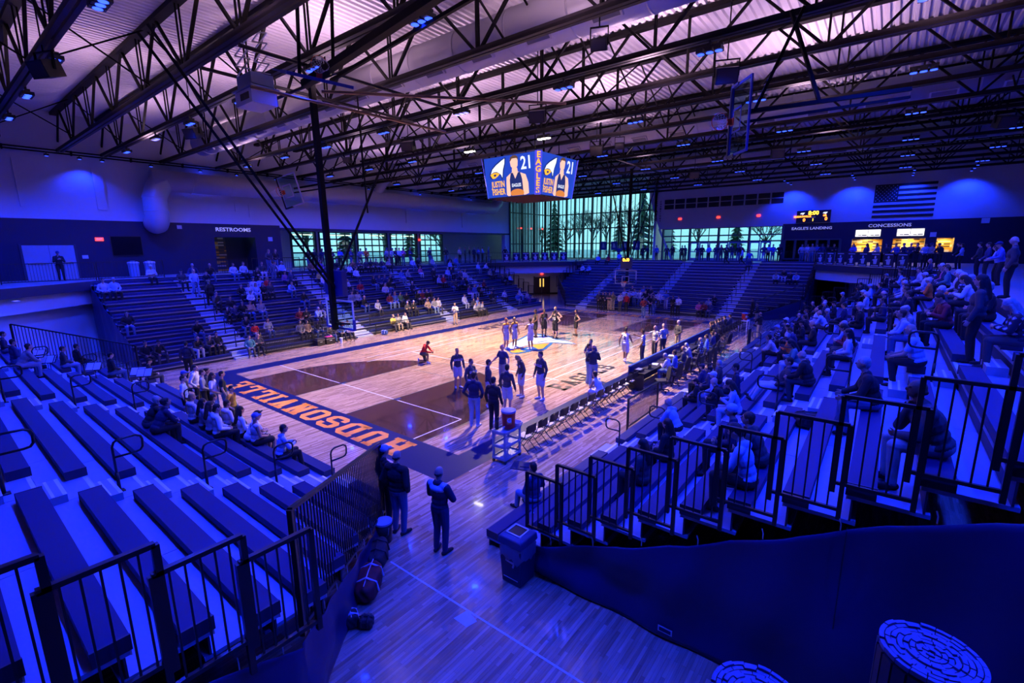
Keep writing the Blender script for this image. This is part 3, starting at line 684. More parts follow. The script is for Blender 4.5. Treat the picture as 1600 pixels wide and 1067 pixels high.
curtain('navy vinyl curtain on the angled right end of the far stand', [(8.6, 17.6, .25), (11.9, 21.3, 1.6), (12.0, 28, 4.0)], [(8.5, 17.5, .01), (11.9, 21.3, .01), (12.0, 28, .01)], n=40)
curtain('navy vinyl curtain on the far end of the crowded stand', [(11.5, 17.12, .5), (19.6, 17.12, 4.1)], [(11.5, 17.12, .01), (19.6, 17.12, .01)], n=30)

# ------------------------------------------------------------------ ceiling lights
def lamp(kind, name, loc, rot, power, col, size=.3, spot=None, blend=.6):
    d = bpy.data.lights.new(name, kind); d.energy = power; d.color = col
    if kind == 'SPOT': d.spot_size = spot or 2.4; d.spot_blend = blend; d.shadow_soft_size = size
    elif kind == 'AREA': d.shape = 'DISK'; d.size = size
    else: d.shadow_soft_size = size
    o = bpy.data.objects.new(name, d); COL.objects.link(o); o.location = loc; o.rotation_euler = rot; return o
_h = MB()
for i in range(3): _h.box((i*.26-.26, 0, .06), (.2, .34, .12))
_h.box((0, 0, .16), (.76, .12, .06)).box((0, 0, .3), (.06, .06, .3))
HOUS = _h.mesh('flood_housing'); HOUS.materials.append(M_BLACK)
LENS = MB().cyl((0, 0, -.012), (0, 0, 0), .10, n=16).mesh('flood_lens')
FX = [-18.9, -13.7, -8.9, -3.65, 1.75, 6.9, 12.0, 17.1, 21.3]
FYS = [-19.7, -14.4, -7.65, -1.4, 5.2, 12.1, 18.3, 24.6]
rown = ['nearest', 'second', 'third', 'fourth', 'fifth', 'sixth', 'seventh', 'farthest']
coln = ['first', 'second', 'third', 'fourth', 'fifth', 'sixth', 'seventh', 'eighth', 'ninth']
for j, y in enumerate(FYS):
    for i, x in enumerate(FX):
        white = (j == 3 and i in (3, 4))
        t = thing('flood_light', ('white-lit' if white else 'blue-lit')+' triple flood light on the roof steel, %s row, %s from the left wall' % (rown[j], coln[i]), 'light', (x, y, 11.62), 0, 'flood lights under the trusses')
        obj('housing', HOUS, None, t)
        for k in range(3): obj('lens', LENS, M_LEDW if white else M_LED, t, (k*.26-.26, 0, -.001), scale=(1.25, 1.6, 1) if white else (1, 1, 1))
        p = P_WHITE if white else P_BLUE
        if not white:
            edge = (abs(x) > 9 or abs(y) > 16)
            p = P_BLUE*(1.0 if edge else .07)*(.5 if y > 10 else 1)*(.7 if x < -9 and y > -12 else 1)*(.62 if x > 8 else 1)
        l = lamp('SPOT', 'flood_beam', (x, y, 11.58), (0, 0, 0), p, (1.0, .70, .42) if white else BLUE, .16, 2.55 if not white else 2.2, .7 if not white else .35)
        if white: l.scale = (.60, 1, 1)
# small wall washers on the pipe rack of the left wall and along the far wall
WASH = MB().box((0, 0, .06), (.16, .22, .12)).box((0, 0, .17), (.05, .05, .12)).mesh('washer_housing'); WASH.materials.append(M_BLACK)
for k, y in enumerate((-17.2, -15.7, -14.6, -12.0, -9.0, -6.5, -3.5, .5, 5.5, 12, 20)):
    t = thing('wall_washer', 'small blue wall washer light under the left pipe rack, %s from the camera end' % ordn[k], 'light', (-23.55, y, 11.6), 0, 'wall washers')
    obj('housing', WASH, None, t); obj('lens', LENS, M_LED, t, (0, 0, 0), scale=(.8, .8, 1))
    if k in (1, 4, 7, 9, 10): lamp('SPOT', 'wash_beam', (-23.3, y, 11.5), (0, math.radians(-8), 0), P_WASH*3, BLUE, .1, 2.2)
for k, x in enumerate((8.7, 13.7, 17.7, 21.3)):
    for q, yy in enumerate((26.8, 28.6, 30.4)):
        t = thing('wall_washer', 'small blue light near the far wall, %s row from the wall, %s from the left' % (['third', 'second', 'first'][q], ordn[k]), 'light', (x, yy, 11.6), 0, 'wall washers')
        obj('housing', WASH, None, t); obj('lens', LENS, M_LED, t, (0, 0, 0), scale=(.8, .8, 1))
        if q == 2: lamp('SPOT', 'wash_beam', (x, yy+.5, 11.5), (math.radians(25), 0, 0), P_WASH*4.5, BLUE, .1, 2.0)
# fill lamps without fixtures, added to tint the roof deck lavender
for x, y, f in ((-8, -12.8, .6), (0, -12.8, 1), (9, -12.8, .9), (-8, -6.1, .6), (0, -6.1, 1.1), (9, -6.1, 1.2), (17, -6.1, .8), (-6, .2, .7), (4, .2, 1.1), (13, .2, 1.0), (2, 10.3, .6), (13, 10.3, .5), (3, -18.0, .55), (-10, -18.0, .4), (-18, -8, .7), (-18, 2, .7), (-16, -14, .5), (-18, 12, .5)):
    lamp('SPOT', 'roof_fill_beam', (x+.4, y, 11.3), (PI, 0, 0), P_UP*f, (.92, .56, .82), .5, 2.95, .9)
# added lamps under the corner slabs that brighten the opening walls
for x, y, p, col in ((-16.2, 22.3, 90, (.75, .55, .9)), (16.2, 22.3, 160, BLUE), (-14.6, -20.6, 200, BLUE)):
    t = thing('added_downlight', 'added round fill lamp under the %s corner bridge' % ('far left' if x < 0 and y > 0 else 'far right' if y > 0 else 'near left'), 'light', (x, y, 3.70)); obj('trim_ring', MB().lathe([(.14, 0), (.14, .05), (.09, .05), (.09, 0)], n=20), M_WHITE, t); obj('lens', MB().cyl((0, 0, .03), (0, 0, .045), .09, n=16), glow('fill_lamp_lens', tuple(min(1, q+.1) for q in col), 1.2) if True else None, t)
    lamp('SPOT', 'opening_fill_beam', (x, y, 3.66), (0, 0, 0), p, col, .1, 2.9, .4)
# ------------------------------------------------------------------ lettering
def text(name, body, loc, rx, size, m, parent=None, align='CENTER', bold=0., ext=0., sx=1., rz=0.):
    c = bpy.data.curves.new(name, 'FONT'); c.body = body; c.size = size; c.align_x = align; c.align_y = 'CENTER'; c.offset = bold; c.extrude = ext; c.resolution_u = 2
    c.materials.append(m); o = bpy.data.objects.new(name, c); COL.objects.link(o)
    o.location = loc; o.rotation_euler = rx; o.scale = (sx, 1, 1)
    if parent is not None: o.parent = parent
    return o
FACE_NY = (PI/2, 0, 0)           # text read by someone looking along +y
FACE_PX = (PI/2, 0, PI/2)        # text on the left wall, read from the right
def tri(L, m, name, parent, M):
    """flat 2D outline (unit canvas) placed by the matrix M"""
    bm = bmesh.new(); vs = [bm.verts.new(M @ Vector((x, y, z))) for x, y, z in L]; bm.faces.new(vs); bmesh.ops.triangulate(bm, faces=bm.faces[:])
    me = bpy.data.meshes.new(name); bm.to_mesh(me); bm.free(); return obj(name, me, m, parent)

# ------------------------------------------------------------------ centre-hung scoreboard
SBZ0, SBZ1 = 8.75, 10.95
M_SCRB = glow('screen_blue', (.012, .05, .42), 1.0)
M_SCRV = glow('screen_violet', (.07, .06, .62), 1.0)
M_SCRW = glow('screen_white', (.75, .82, .92), 1.0)
M_SCRY = glow('screen_gold', (1.0, .48, .03), 1.0)
M_SCRO = glow('screen_ball', (.62, .20, .04), 1.0)
M_SCRS = glow('screen_skin', (.80, .50, .38), 1.0)
M_SCRH = glow('screen_hair', (.10, .05, .03), 1.0)
M_SCRN = glow('screen_navy', (.01, .022, .13), 1.0)
sb = thing('hanging_scoreboard', 'four-sided video scoreboard hung over centre court', 'scoreboard', (-.17, 0, SBZ0))
H = SBZ1-SBZ0; TW, BW = 1.98, 1.72
def frame_face(rz):
    """matrix taking canvas (x 0..1, y 0..1 up) to a tilted face"""
    R = Matrix.Rotation(rz, 4, 'Z'); w = 1.80
    ex = Vector((2*w, 0, 0)); ey = Vector((0, -(TW-BW), H-.06)); o = Vector((-w, -BW-.06, .03)); n = ex.cross(ey).normalized()
    return R @ Matrix(((ex.x, ey.x, n.x, o.x), (ex.y, ey.y, n.y, o.y), (ex.z, ey.z, n.z, o.z), (0, 0, 0, 1)))
core = MB().prism([(-BW, -BW, 0), (BW, -BW, 0), (BW, BW, 0), (-BW, BW, 0)], (0, 0, .02))
core._add([(-BW, -BW, 0), (BW, -BW, 0), (BW, BW, 0), (-BW, BW, 0), (-TW, -TW, H), (TW, -TW, H), (TW, TW, H), (-TW, TW, H)], [(0, 1, 5, 4), (1, 2, 6, 5), (2, 3, 7, 6), (3, 0, 4, 7), (4, 5, 6, 7)], 0)
obj('cabinet', core, M_BLACK, sb)
for i in range(-3, 4):
    obj('underside_rib', MB().cut((-BW, i*.5-.04, -.05), (BW, i*.5+.04, 0)), mat('rust_frame', (.10, .035, .03), .6), sb)
for rz in (0, PI/2, PI, -PI/2):
    Mx = frame_face(rz)
    scr = obj('screen', MB().poly([Mx @ Vector(p) for p in ((0, 0, 0), (1, 0, 0), (1, 1, 0), (0, 1, 0))]), M_SCRB, sb)
    if abs(rz) > 2: continue
    T = lambda L, m, nm, z: tri([(x, 1-y, z) for x, y in L], m, nm, scr, Mx)
    T([(.10, .50), (.09, .40), (.14, .28), (.22, .18), (.34, .08), (.44, .03), (.43, .18), (.39, .34), (.37, .50), (.34, .58), (.31, .46), (.25, .42), (.20, .50), (.15, .54)], M_SCRN, 'bird_outline', .010)
    T([(.12, .40), (.16, .29), (.24, .20), (.35, .11), (.42, .06), (.41, .18), (.37, .33), (.35, .52), (.32, .43), (.25, .36), (.18, .36)], M_SCRW, 'bird_head', .014)
    T([(.11, .42), (.17, .38), (.25, .38), (.30, .42), (.26, .47), (.20, .52), (.15, .52)], M_SCRY, 'bird_beak', .018)
    T([(.17, .45), (.20, .41), (.24, .43), (.21, .48)], M_SCRN, 'bird_eye', .022)
    # player portrait
    T([(.52, .10), (.55, .05), (.61, .04), (.66, .07), (.67, .16), (.66, .28), (.62, .34), (.57, .34), (.53, .27), (.52, .16)], M_SCRS, 'portrait_face', .012)
    T([(.515, .15), (.53, .06), (.58, .015), (.64, .02), (.675, .07), (.675, .14), (.65, .09), (.56, .09), (.53, .15)], M_SCRH, 'portrait_hair', .016)
    T([(.55, .32), (.65, .32), (.66, .46), (.54, .46)], M_SCRS, 'portrait_neck', .011)
    T([(.43, .52), (.53, .42), (.67, .42), (.80, .50), (.84, .70), (.84, .96), (.77, .99), (.44, .99), (.41, .95), (.42, .66)], M_SCRS, 'portrait_arms', .009)
    T([(.52, .43), (.56, .43), (.60, .58), (.66, .43), (.70, .43), (.73, .60), (.74, .99), (.49, .99), (.49, .60)], M_SCRN, 'portrait_jersey', .013)
    T([(.50+.12+.13*math.cos(a), .93+.10*math.sin(a)) for a in [2*PI*k/20 for k in range(20) if math.sin(2*PI*k/20) < .62]], M_SCRO, 'portrait_ball', .017)
    def tx(body, x, y, s, m, sx=.62):
        o = text('screen_text', body, (0, 0, 0), (0, 0, 0), 1.0, m, scr, bold=.02)
        c = Mx @ Vector((x, 1-y, .024)); ex = (Mx.to_3x3() @ Vector((1, 0, 0))).normalized(); ey = (Mx.to_3x3() @ Vector((0, 1, 0))).normalized(); ez = ex.cross(ey)
        o.matrix_basis = Matrix(((ex.x*s*sx, ey.x*s, ez.x, c.x), (ex.y*s*sx, ey.y*s, ez.y, c.y), (ex.z*s*sx, ey.z*s, ez.z, c.z), (0, 0, 0, 1)))
    tx('JUSTIN', .255, .68, .46, M_SCRY, .68); tx('FISHER', .255, .87, .46, M_SCRY, .68); tx('21', .83, .24, .92, M_SCRW, .85); tx('EAGLES', .615, .74, .24, M_SCRW, .8)
for sx, sy in ((1, -1), (-1, -1), (1, 1), (-1, 1)):
    a = Vector((sx*(BW+.0), sy*(BW+.0), 0)); b = Vector((sx*TW, sy*TW, H)); d = Vector((sx, sy, 0)).normalized(); pr = Vector((-d.y, d.x, 0))
    col = obj('corner_panel', MB()._add([a-pr*.17+d*.04, a+pr*.17+d*.04, b+pr*.20+d*.04, b-pr*.20+d*.04], [(0, 1, 2, 3)] if True else [], 0), M_SCRV, sb)
    if sx == 1 and sy == -1:
        up = (b-a).normalized()
        for i, chx in enumerate('EAGLES'):
            c = a.lerp(b, .90-.16*i)+d*.055
            o = text('corner_letter', chx, (0, 0, 0), (0, 0, 0), 1.0, M_SCRY, col, bold=.03)
            ex = pr if pr.dot(CR) > 0 else -pr; ez = ex.cross(up)
            o.matrix_basis = Matrix(((ex.x*.42, up.x*.42, ez.x, c.x), (ex.y*.42, up.y*.42, ez.y, c.y), (ex.z*.42, up.z*.42, ez.z, c.z), (0, 0, 0, 1)))
for sx in (-1, 1):
    for sy in (-1, 1): obj('hanging_cable', MB().cyl((sx*1.2, sy*1.2, H), (sx*1.2, sy*1.2, 12.0-SBZ0), .03, n=6), M_STEEL, sb)

# ------------------------------------------------------------------ basketball backstops
M_BGLASS = _mats['window_glass']
M_PAD = mat('blue_pad', (.01, .03, .30), .5)
M_RIM = mat('orange_rim', (.75, .09, .02), .4)
M_NET = mat('net_cord', (.75, .75, .78), .8)
def board_parts(root, loc=(0, 0, 0), R=None, frame=M_WHITE, pad=M_PAD, w=1.83, h=1.07, hoop=True):
    """glass backboard, its face toward local -y; loc is the board's centre"""
    e = bpy.data.objects.new('backboard', None); COL.objects.link(e); e.parent = root; e.location = loc
    if R is not None: e.rotation_euler = R
    ubox('glass', (-w/2, -.01, -h/2), (w/2, .01, h/2), M_BGLASS, e)
    f = MB()
    for x in (-w/2, w/2): f.box((x, 0, 0), (.06, .05, h))
    for z in (-h/2, h/2): f.box((0, 0, z), (w+.06, .05, .06))
    obj('board_frame', f, frame, e)
    q = MB()
    for x in (-.295, .295): q.box((x, -.013, -h/2+.15+.225), (.05, .004, .45))
    for z in (.15, .60): q.box((0, -.013, -h/2+z), (.64, .004, .05))
    obj('target_square', q, frame, e)
    obj('edge_padding', MB().box((0, 0, -h/2-.03), (w+.1, .09, .07)).box((-w/2-.02, 0, -h/2+.17), (.07, .09, .4)).box((w/2+.02, 0, -h/2+.17), (.07, .09, .4)), pad, e)
    if hoop:
        zr = -h/2+.15; ring = [(.229*math.cos(t), -.38+.229*math.sin(t), zr) for t in [2*PI*k/28 for k in range(28)]]
        rb = MB().tube(ring, .011, 6, closed=True).box((0, -.08, zr-.04), (.16, .16, .05)).box((0, -.02, zr-.03), (.2, .03, .16))
        obj('rim', rb, M_RIM, e)
        nb = MB()
        for k in range(12):
            for s in (1, -1):
                P = []
                for j in range(7):
                    f2 = j/6; r = .225*(1-f2)+.12*f2+.02*math.sin(f2*PI)*-1; t = 2*PI*(k+s*j*.5)/12
                    P.append((r*math.cos(t), -.38+r*math.sin(t), zr-.42*f2))
                nb.tube(P, .006, 4)
        obj('net', nb, M_NET, e)
    return e
def main_basket(label, rz, digits):
    t = thing('basketball_backstop', label, 'backstop', (0, 0, 0), rz)
    # local frame: court centre toward +y, board at y=-13.11
    board_parts(t, (0, -13.11, 3.44), (0, 0, PI))
    obj('mast', MB().bar((0, -13.5, 12.0), (0, -13.36, 2.85), .19, .19), M_STEEL, t)
    for x in (-.42, .42):
        obj('rear_brace', MB().cyl((x, -18.4, 12.0), (x*.35, -13.35, 4.55), .045, n=8), M_STEEL, t)
    obj('front_brace', MB().cyl((.0, -9.2, 12.0), (0, -13.3, 4.5), .05, n=8), M_STEEL, t)
    obj('front_stay', MB().cyl((-.6, -11.2, 12.0), (0, -11.5, 7.4), .03, n=6), M_STEEL, t)
    obj('board_strut', MB().bar((0, -13.4, 3.9), (.7, -13.15, 3.9), .06).bar((0, -13.4, 3.9), (-.7, -13.15, 3.9), .06).bar((0, -13.4, 3.1), (.7, -13.15, 3.1), .06).bar((0, -13.4, 3.1), (-.7, -13.15, 3.1), .06).bar((0, -13.35, 3.1), (0, -13.12, 3.05), .12), M_STEEL, t)
    obj('top_pipe', MB().cyl((-2.6, -13.5, 11.75), (2.6, -13.5, 11.75), .06, n=8).cyl((-1.4, -16.5, 11.8), (-1.4, -7.7, 11.8), .06, n=8).cyl((1.4, -16.5, 11.8), (1.4, -7.7, 11.8), .06, n=8), M_CHORD, t)
    clk = obj('shot_clock', MB().cut((-.62, -13.3, 4.2), (.62, -13.08, 5.15)) if digits is None else MB().cut((-.48, -13.3, 4.12), (.48, -13.08, 5.05)), mat('clock_case', (.012, .02, .13), .45), t)
    text('clock_digits', '8:00', (0, -13.07, 4.84), (PI/2, 0, PI), .34, M_AMBERY, clk, bold=.01)
    if digits is None: obj('case_mark', MB().cut((-.3, -13.31, 4.66), (.1, -13.30, 4.72)), M_PALELINE, clk)
    return t
main_basket('near basketball backstop on a long black mast, seen from behind', 0, None)
main_basket('far basketball backstop with lit clock above its white-framed board', PI, 1)
# practice baskets swung up under the roof
t = thing('basketball_backstop', 'folded practice basket lying flat under the roof beside the dehumidifier unit', 'backstop', (3.0, -15.2, 10.9))
board_parts(t, (0, 0, 0), (math.radians(-72), 0, math.radians(82)), M_PAD)
obj('swing_arm', MB().bar((-.7, .1, .0), (7.2, .25, 1.0), .22, .2), M_STEEL, t); obj('swing_arm', MB().bar((-.2, .7, .15), (7, 1.0, 1.0), .09), M_STEEL, t)
obj('hanger', MB().cyl((-.2, -.3, .1), (1.8, -1.2, 3.1), .05, n=8).cyl((.6, .3, .2), (.9, .3, 3.1), .05, n=8), M_STEEL, t)
obj('cross_pipe', MB().cyl((-1.8, -1.0, -.1), (-1.2, 6.5, -.2), .05, n=8).cyl((-.6, .6, -.1), (3.4, 8.5, .5), .05, n=8), mat('bronze_pipe', (.16, .09, .05), .4, metal=.4), t)
t = thing('basketball_backstop', 'raised side basket with white-framed glass hanging near the left wall duct', 'backstop', (-7.0, -11.0, 8.85))
board_parts(t, (0, 0, 0), (math.radians(10), math.radians(76), math.radians(38)), mat('lilac_frame', (.5, .45, .7), .4), M_BLACK, w=1.5, h=1.0)
obj('swing_arm', MB().bar((.1, .15, .1), (5.2, 3.4, .9), .08).bar((.1, .15, -.1), (5.2, 3.4, .6), .06), M_STEEL, t); obj('hanger', MB().cyl((3.2, 2.1, .55), (3.2, 2.1, 3.2), .05, n=8), M_STEEL, t)
t = thing('basketball_backstop', 'raised side basket seen edge-on under the roof on the right', 'backstop', (13.25, -8.7, 9.4))
e = board_parts(t, (0, 0, 0), (0, PI/2, math.radians(-52)), M_PAD, M_BLACK)
obj('swing_arm', MB().bar((.1, .1, .15), (3.6, 2.2, .55), .10).bar((.1, .1, -.1), (3.6, 2.2, .35), .07).bar((.3, .2, .15), (1.2, .6, 2.6), .08).bar((1.7, 1.1, .35), (.9, .6, 2.6), .08), M_STEEL, t)
# dehumidifier / projector lift
pl = thing('lift_unit', 'white projector lift hanging from a scissor frame under the second truss', 'projector lift', (.1, -15.55, 10.75))
obj('casing', MB().box((0, 0, 0), (1.15, .8, .42)), M_WHITE, pl); obj('upper_tray', MB().box((.05, 0, .52), (1.0, .7, .34)), M_GREYBLUE, pl); obj('shelf_plate', MB().box((0, 0, .26), (1.4, .9, .04)), M_GREYBLUE, pl)
obj('lens_hood', MB().cyl((-.56, -.1, 0), (-.66, -.1, 0), .12, n=16), M_BLACK, pl); obj('vent_panel', MB().box((.1, -.405, .02), (.6, .01, .2)), M_BLACK, pl)
for k in range(5):
    z = .75+k*.3
    for y in (-.3, .3): ubar('scissor_bar', (-.5, y, z), (.5, y, z+.3), .035, .035, M_ALU, pl); ubar('scissor_bar', (.5, y, z), (-.5, y, z+.3), .035, .035, M_ALU, pl)
# cabinets: loudspeakers under the roof
SPK = MB().box((0, 0, 0), (.66, .5, .46)).mesh('speaker_case')
def speaker(x, y, z, label, rz=.4, rx=.35, s=1.0):
    t = thing('loudspeaker', label, 'speaker', (x, y, z), rz, 'roof loudspeakers')
    o = obj('cabinet', SPK, M_BLACK, t, (0, 0, 0), (rx, 0, 0), (s, s, s)); obj('grille', MB().box((0, -.255*s, 0), (.58*s, .012, .38*s)), mat('speaker_grille', (.05, .045, .05), .7), t, (0, 0, 0), (rx, 0, 0))
    obj('yoke', MB().bar((-.36*s, 0, 0), (-.36*s, 0, .45)).bar((.36*s, 0, 0), (.36*s, 0, .45)) if False else MB().box((-.36*s, 0, .22), (.03, .06, .5)).box((.36*s, 0, .22), (.03, .06, .5)).box((0, 0, .46), (.76*s, .06, .03)), M_STEEL, t)
    obj('hanger_rod', MB().cyl((0, 0, .45), (0, 0, 14.30-z), .02, n=6), M_STEEL, t); return t
for (px, py, z, lb) in ((72, 108, 11.3, 'black loudspeaker under the nearest flood lights at the left roof corner'), (302, 208, 11.4, 'brown-faced loudspeaker below the roof near the left wall duct'), (543, 250, 11.4, 'small tan loudspeaker hung left of the scoreboard, behind the mast'), (638, 228, 11.4, 'dark loudspeaker hung above and left of the scoreboard'), (840, 182, 11.4, 'wedge loudspeaker hung between trusses above the scoreboard'), (936, 70, 11.7, 'small black box speaker on the truss right of the large duct'), (1135, 118, 11.3, 'large black diamond-turned loudspeaker right of the side basket'), (932, 235, 11.2, 'long black loudspeaker box right of the scoreboard'), (968, 228, 11.4, 'small speaker beside the long box right of the scoreboard'), (1085, 273, 11.3, 'brown-faced loudspeaker before the far wall window band'), (1570, 190, 11.2, 'black loudspeaker in the roof near the far right wall'), (1215, 240, 11.3, 'black loudspeaker under the roof right of the raised basket')):
    p = at_z(px, py, z); speaker(p.x, p.y, z, lb, s=1.0 if 'small' not in lb else .7)

# ------------------------------------------------------------------ left wall fittings
d1 = struct(bpy.data.objects.new('door_20', None)); COL.objects.link(d1)
M_DOOR = mat('pale_door', (.34, .36, .42), .5, noise=.04)
for y0, y1 in ((-19.02, -17.86), (-17.84, -16.68)):
    l = ubox('door_leaf', (-24.0, y0, ZC), (-23.94, y1, 6.34), M_DOOR, d1); ubox('push_bar', (-23.94, y0+.12, 5.25), (-23.86, y1-.12, 5.32), M_ALU, d1)
for y in (-19.08, -16.62): ubox('door_jamb', (-24, y-.05, ZC), (-23.92, y+.05, 6.42), M_SLAB, d1)
def exit_sign(loc, rz, lb, w=.34, h=.20):
    t = thing('exit_sign', lb, 'exit sign', loc, rz); obj('box', MB().box((0, 0, 0), (w, .06, h)), M_RED, t); text('exit_text', 'EXIT', (0, -.032, 0), FACE_NY, .15, M_WHITE, t); return t
exit_sign((-23.965, -15.35, 6.72), PI/2, 'red exit sign beside the pale double doors', .42, .22)
exit_sign((-27.4, 15.0, 6.9), PI/2, 'red exit sign between the last two overhead doors')
for k, x in enumerate((-2.5, 1.7, 5.7)): exit_sign((x, FY-.03, 8.95), 0, 'red exit light on the far wall below the window band, %s from the left' % ordn[k])
for k, (y) in enumerate((30.2, 32.6, 35.4)): exit_sign((-23.7, y, 8.5), PI/2, 'red exit light hung before the corner glazing, %s from the left' % ordn[k], .3, .2)
tv = thing('wall_screen', 'dark switched-off screen on the navy wall beside the exit sign', 'screen', (-23.97, -13.95, 6.29)); obj('bezel', MB().box((0, 0, 0), (.07, 1.7, 1.32)), M_BLACK, tv); obj('panel', MB().box((.04, 0, 0), (.01, 1.62, 1.22)), mat('screen_off', (.004, .004, .008), .12), tv)
def sign(name, lb, body, loc, rot, size, m=M_SIGN, sx=1.15):
    o = text(name, body, loc, rot, size, m, bold=.008, ext=.02, sx=sx); return tag(o, lb, 'sign')
sign('wall_sign', 'RESTROOMS lettering on the navy wall above the tiled recess', 'RESTROOMS', (-23.96, -7.05, 7.5), FACE_PX, .40)
sign('wall_sign', "EAGLE'S LANDING lettering above the far landing window", "EAGLE'S LANDING", (10.55, FY-.05, 7.5), FACE_NY, .36)
sign('wall_sign', 'CONCESSIONS lettering above the serving windows', 'CONCESSIONS', (16.6, FY-.05, 7.58), FACE_NY, .40)
def vertical(lb, body, x, z, size, step):
    t = thing('wall_lettering', lb, 'lettering', (x, FY-.03, z))
    for i, c in enumerate(body): text('letter', c, (0, 0, -i*step), FACE_NY, size, M_BLACK, t, bold=.01)
vertical('black vertical STATE lettering beside the window band', 'STATE', -5.35, 10.9, .5, .48)
vertical('small black vertical CHAMPIONS lettering beside the window band', 'CHAMPIONS', -4.85, 10.98, .26, .27)
M_TILE = None
def mosaic(name, cols, em=0.):
    m = bpy.data.materials.new(name); m.use_nodes = True; nt = m.node_tree; b = nt.nodes['Principled BSDF']
    tc = nt.nodes.new('ShaderNodeTexCoord'); mp = nt.nodes.new('ShaderNodeMapping'); br = nt.nodes.new('ShaderNodeTexBrick'); vr = nt.nodes.new('ShaderNodeTexWhiteNoise'); 
    sep = nt.nodes.new('ShaderNodeVectorMath'); sep.operation = 'SNAP'; sep.inputs[1].default_value = (.42, .42, .11); rp = nt.nodes.new('ShaderNodeValToRGB'); rp.color_ramp.interpolation = 'CONSTANT'
    rp.color_ramp.elements[0].color = cols[0]+(1,); rp.color_ramp.elements[1].color = cols[1]+(1,); rp.color_ramp.elements[1].position = .35
    for i, c in enumerate(cols[2:]): e = rp.color_ramp.elements.new(.55+.18*i); e.color = c+(1,)
    L = nt.links.new; L(tc.outputs['Object'], sep.inputs[0]); L(sep.outputs[0], vr.inputs['Vector']); L(vr.outputs['Value'], rp.inputs['Fac']); L(rp.outputs['Color'], b.inputs['Base Color'])
    b.inputs['Roughness'].default_value = .35
    nt.nodes.remove(br); nt.nodes.remove(mp); return m
M_TILE = mosaic('gold_mosaic', [(.03, .03, .05), (.75, .36, .04), (.6, .5, .35), (.12, .06, .03)])
struct(obj('wall_recess_tile', MB().cut((-26.0, -8.5, ZC), (-25.95, -7.0, 6.92)), M_TILE))
for lb, y, z, w, h in (('small white notice on the navy wall above the stand, beside the elbow duct', -10.7, 7.62, .3, .26), ('small white notice beside the double doors', -16.2, 5.6, .3, .22), ('bright small notice at the end of the navy wall', -4.25, 6.8, .36, .34)):
    tag(obj('wall_notice', MB().cut((0, -w/2, -h/2), (.02, w/2, h/2)), M_WHITE, None, (-23.99, y, z)), lb, 'notice')
for lb, y in (('grey litter bin on the left concourse below the wall screen', -14.1), ('second grey litter bin on the left concourse, beside the wider one', -13.2)):
    t = thing('litter_bin', lb, 'bin', (-22.6, y, ZC)); obj('body', MB().lathe([(.28, 0), (.30, .8), (.32, .82), (.32, .9)], n=20), M_GREYBLUE, t); obj('lid', MB().lathe([(.33, .9), (.33, .96), (.12, 1.05)], n=20), M_WHITE, t)

# ------------------------------------------------------------------ far wall fittings
wsb = thing('wall_scoreboard', 'lit game scoreboard reading 8:00 above the landing lettering', 'scoreboard', (10.6, FY-.06, 8.63))
obj('case', MB().box((0, 0, 0), (2.85, .12, 1.16)), M_BLACK, wsb)
for body, x, z, s, m in (('8:00', .0, .33, .52, M_AMBERY), ('HUDSONVILLE', -.92, .02, .22, M_AMBER), ('GR', .95, .06, .22, M_AMBER), ('0', -.75, -.32, .44, M_AMBER), ('0', 1.08, -.26, .44, M_AMBER), ('1', .0, -.32, .34, M_AMBERY)):
    text('digits', body, (x, -.07, z), FACE_NY, s, m, wsb, bold=.012)
for x in (-.95, .95): obj('team_emblem', MB().poly([(x-.2, -.065, .28), (x+.05, -.065, .22), (x+.02, -.065, .14), (x+.12, -.065, .25), (x+.22, -.065, .4), (x-.1, -.065, .38)]), M_SCRW, wsb)
text('period_text', 'PERIOD', (0, -.07, -.06), FACE_NY, .11, M_SIGN, wsb)
fl = thing('wall_flag', 'large dark stars-and-stripes flag graphic on the far white wall', 'flag', (15.2, FY-.02, 8.28))
M_FLAG = mat('flag_black', (.006, .006, .012), .7); FW, FH = 4.3, 2.92
for i in range(7):
    z = FH-(2*i+1)*FH/13; x0 = 1.72 if i < 3 else 0
    if i == 3: x0 = 1.72
    ubox('stripe', (x0, -.012, z), (FW, 0, z+FH/13), M_FLAG, fl)
ubox('canton', (0, -.012, FH-7*FH/13), (1.72, 0, FH), M_FLAG, fl)
st = MB()
for r in range(9):
    for c in range(6 if r % 2 == 0 else 5):
        cx = 1.72*((c*2+1+(r % 2))/12); cz = FH-7*FH/13+(7*FH/13)*(r+1)/10
        st.poly([(cx+.055*(1 if k % 2 == 0 else .42)*math.sin(PI*k/5), -.016, cz+.055*(1 if k % 2 == 0 else .42)*math.cos(PI*k/5)) for k in range(10)])
so = obj('star_field', st, M_WHITE, fl); so['kind'] = 'stuff'
M_MENU = glow('menu_white', (.85, .82, .72), 1.2); M_WARM = mosaic('serving_mosaic', [(.8, .45, .05), (.55, .42, .2), (.9, .8, .55), (.10, .06, .04)])
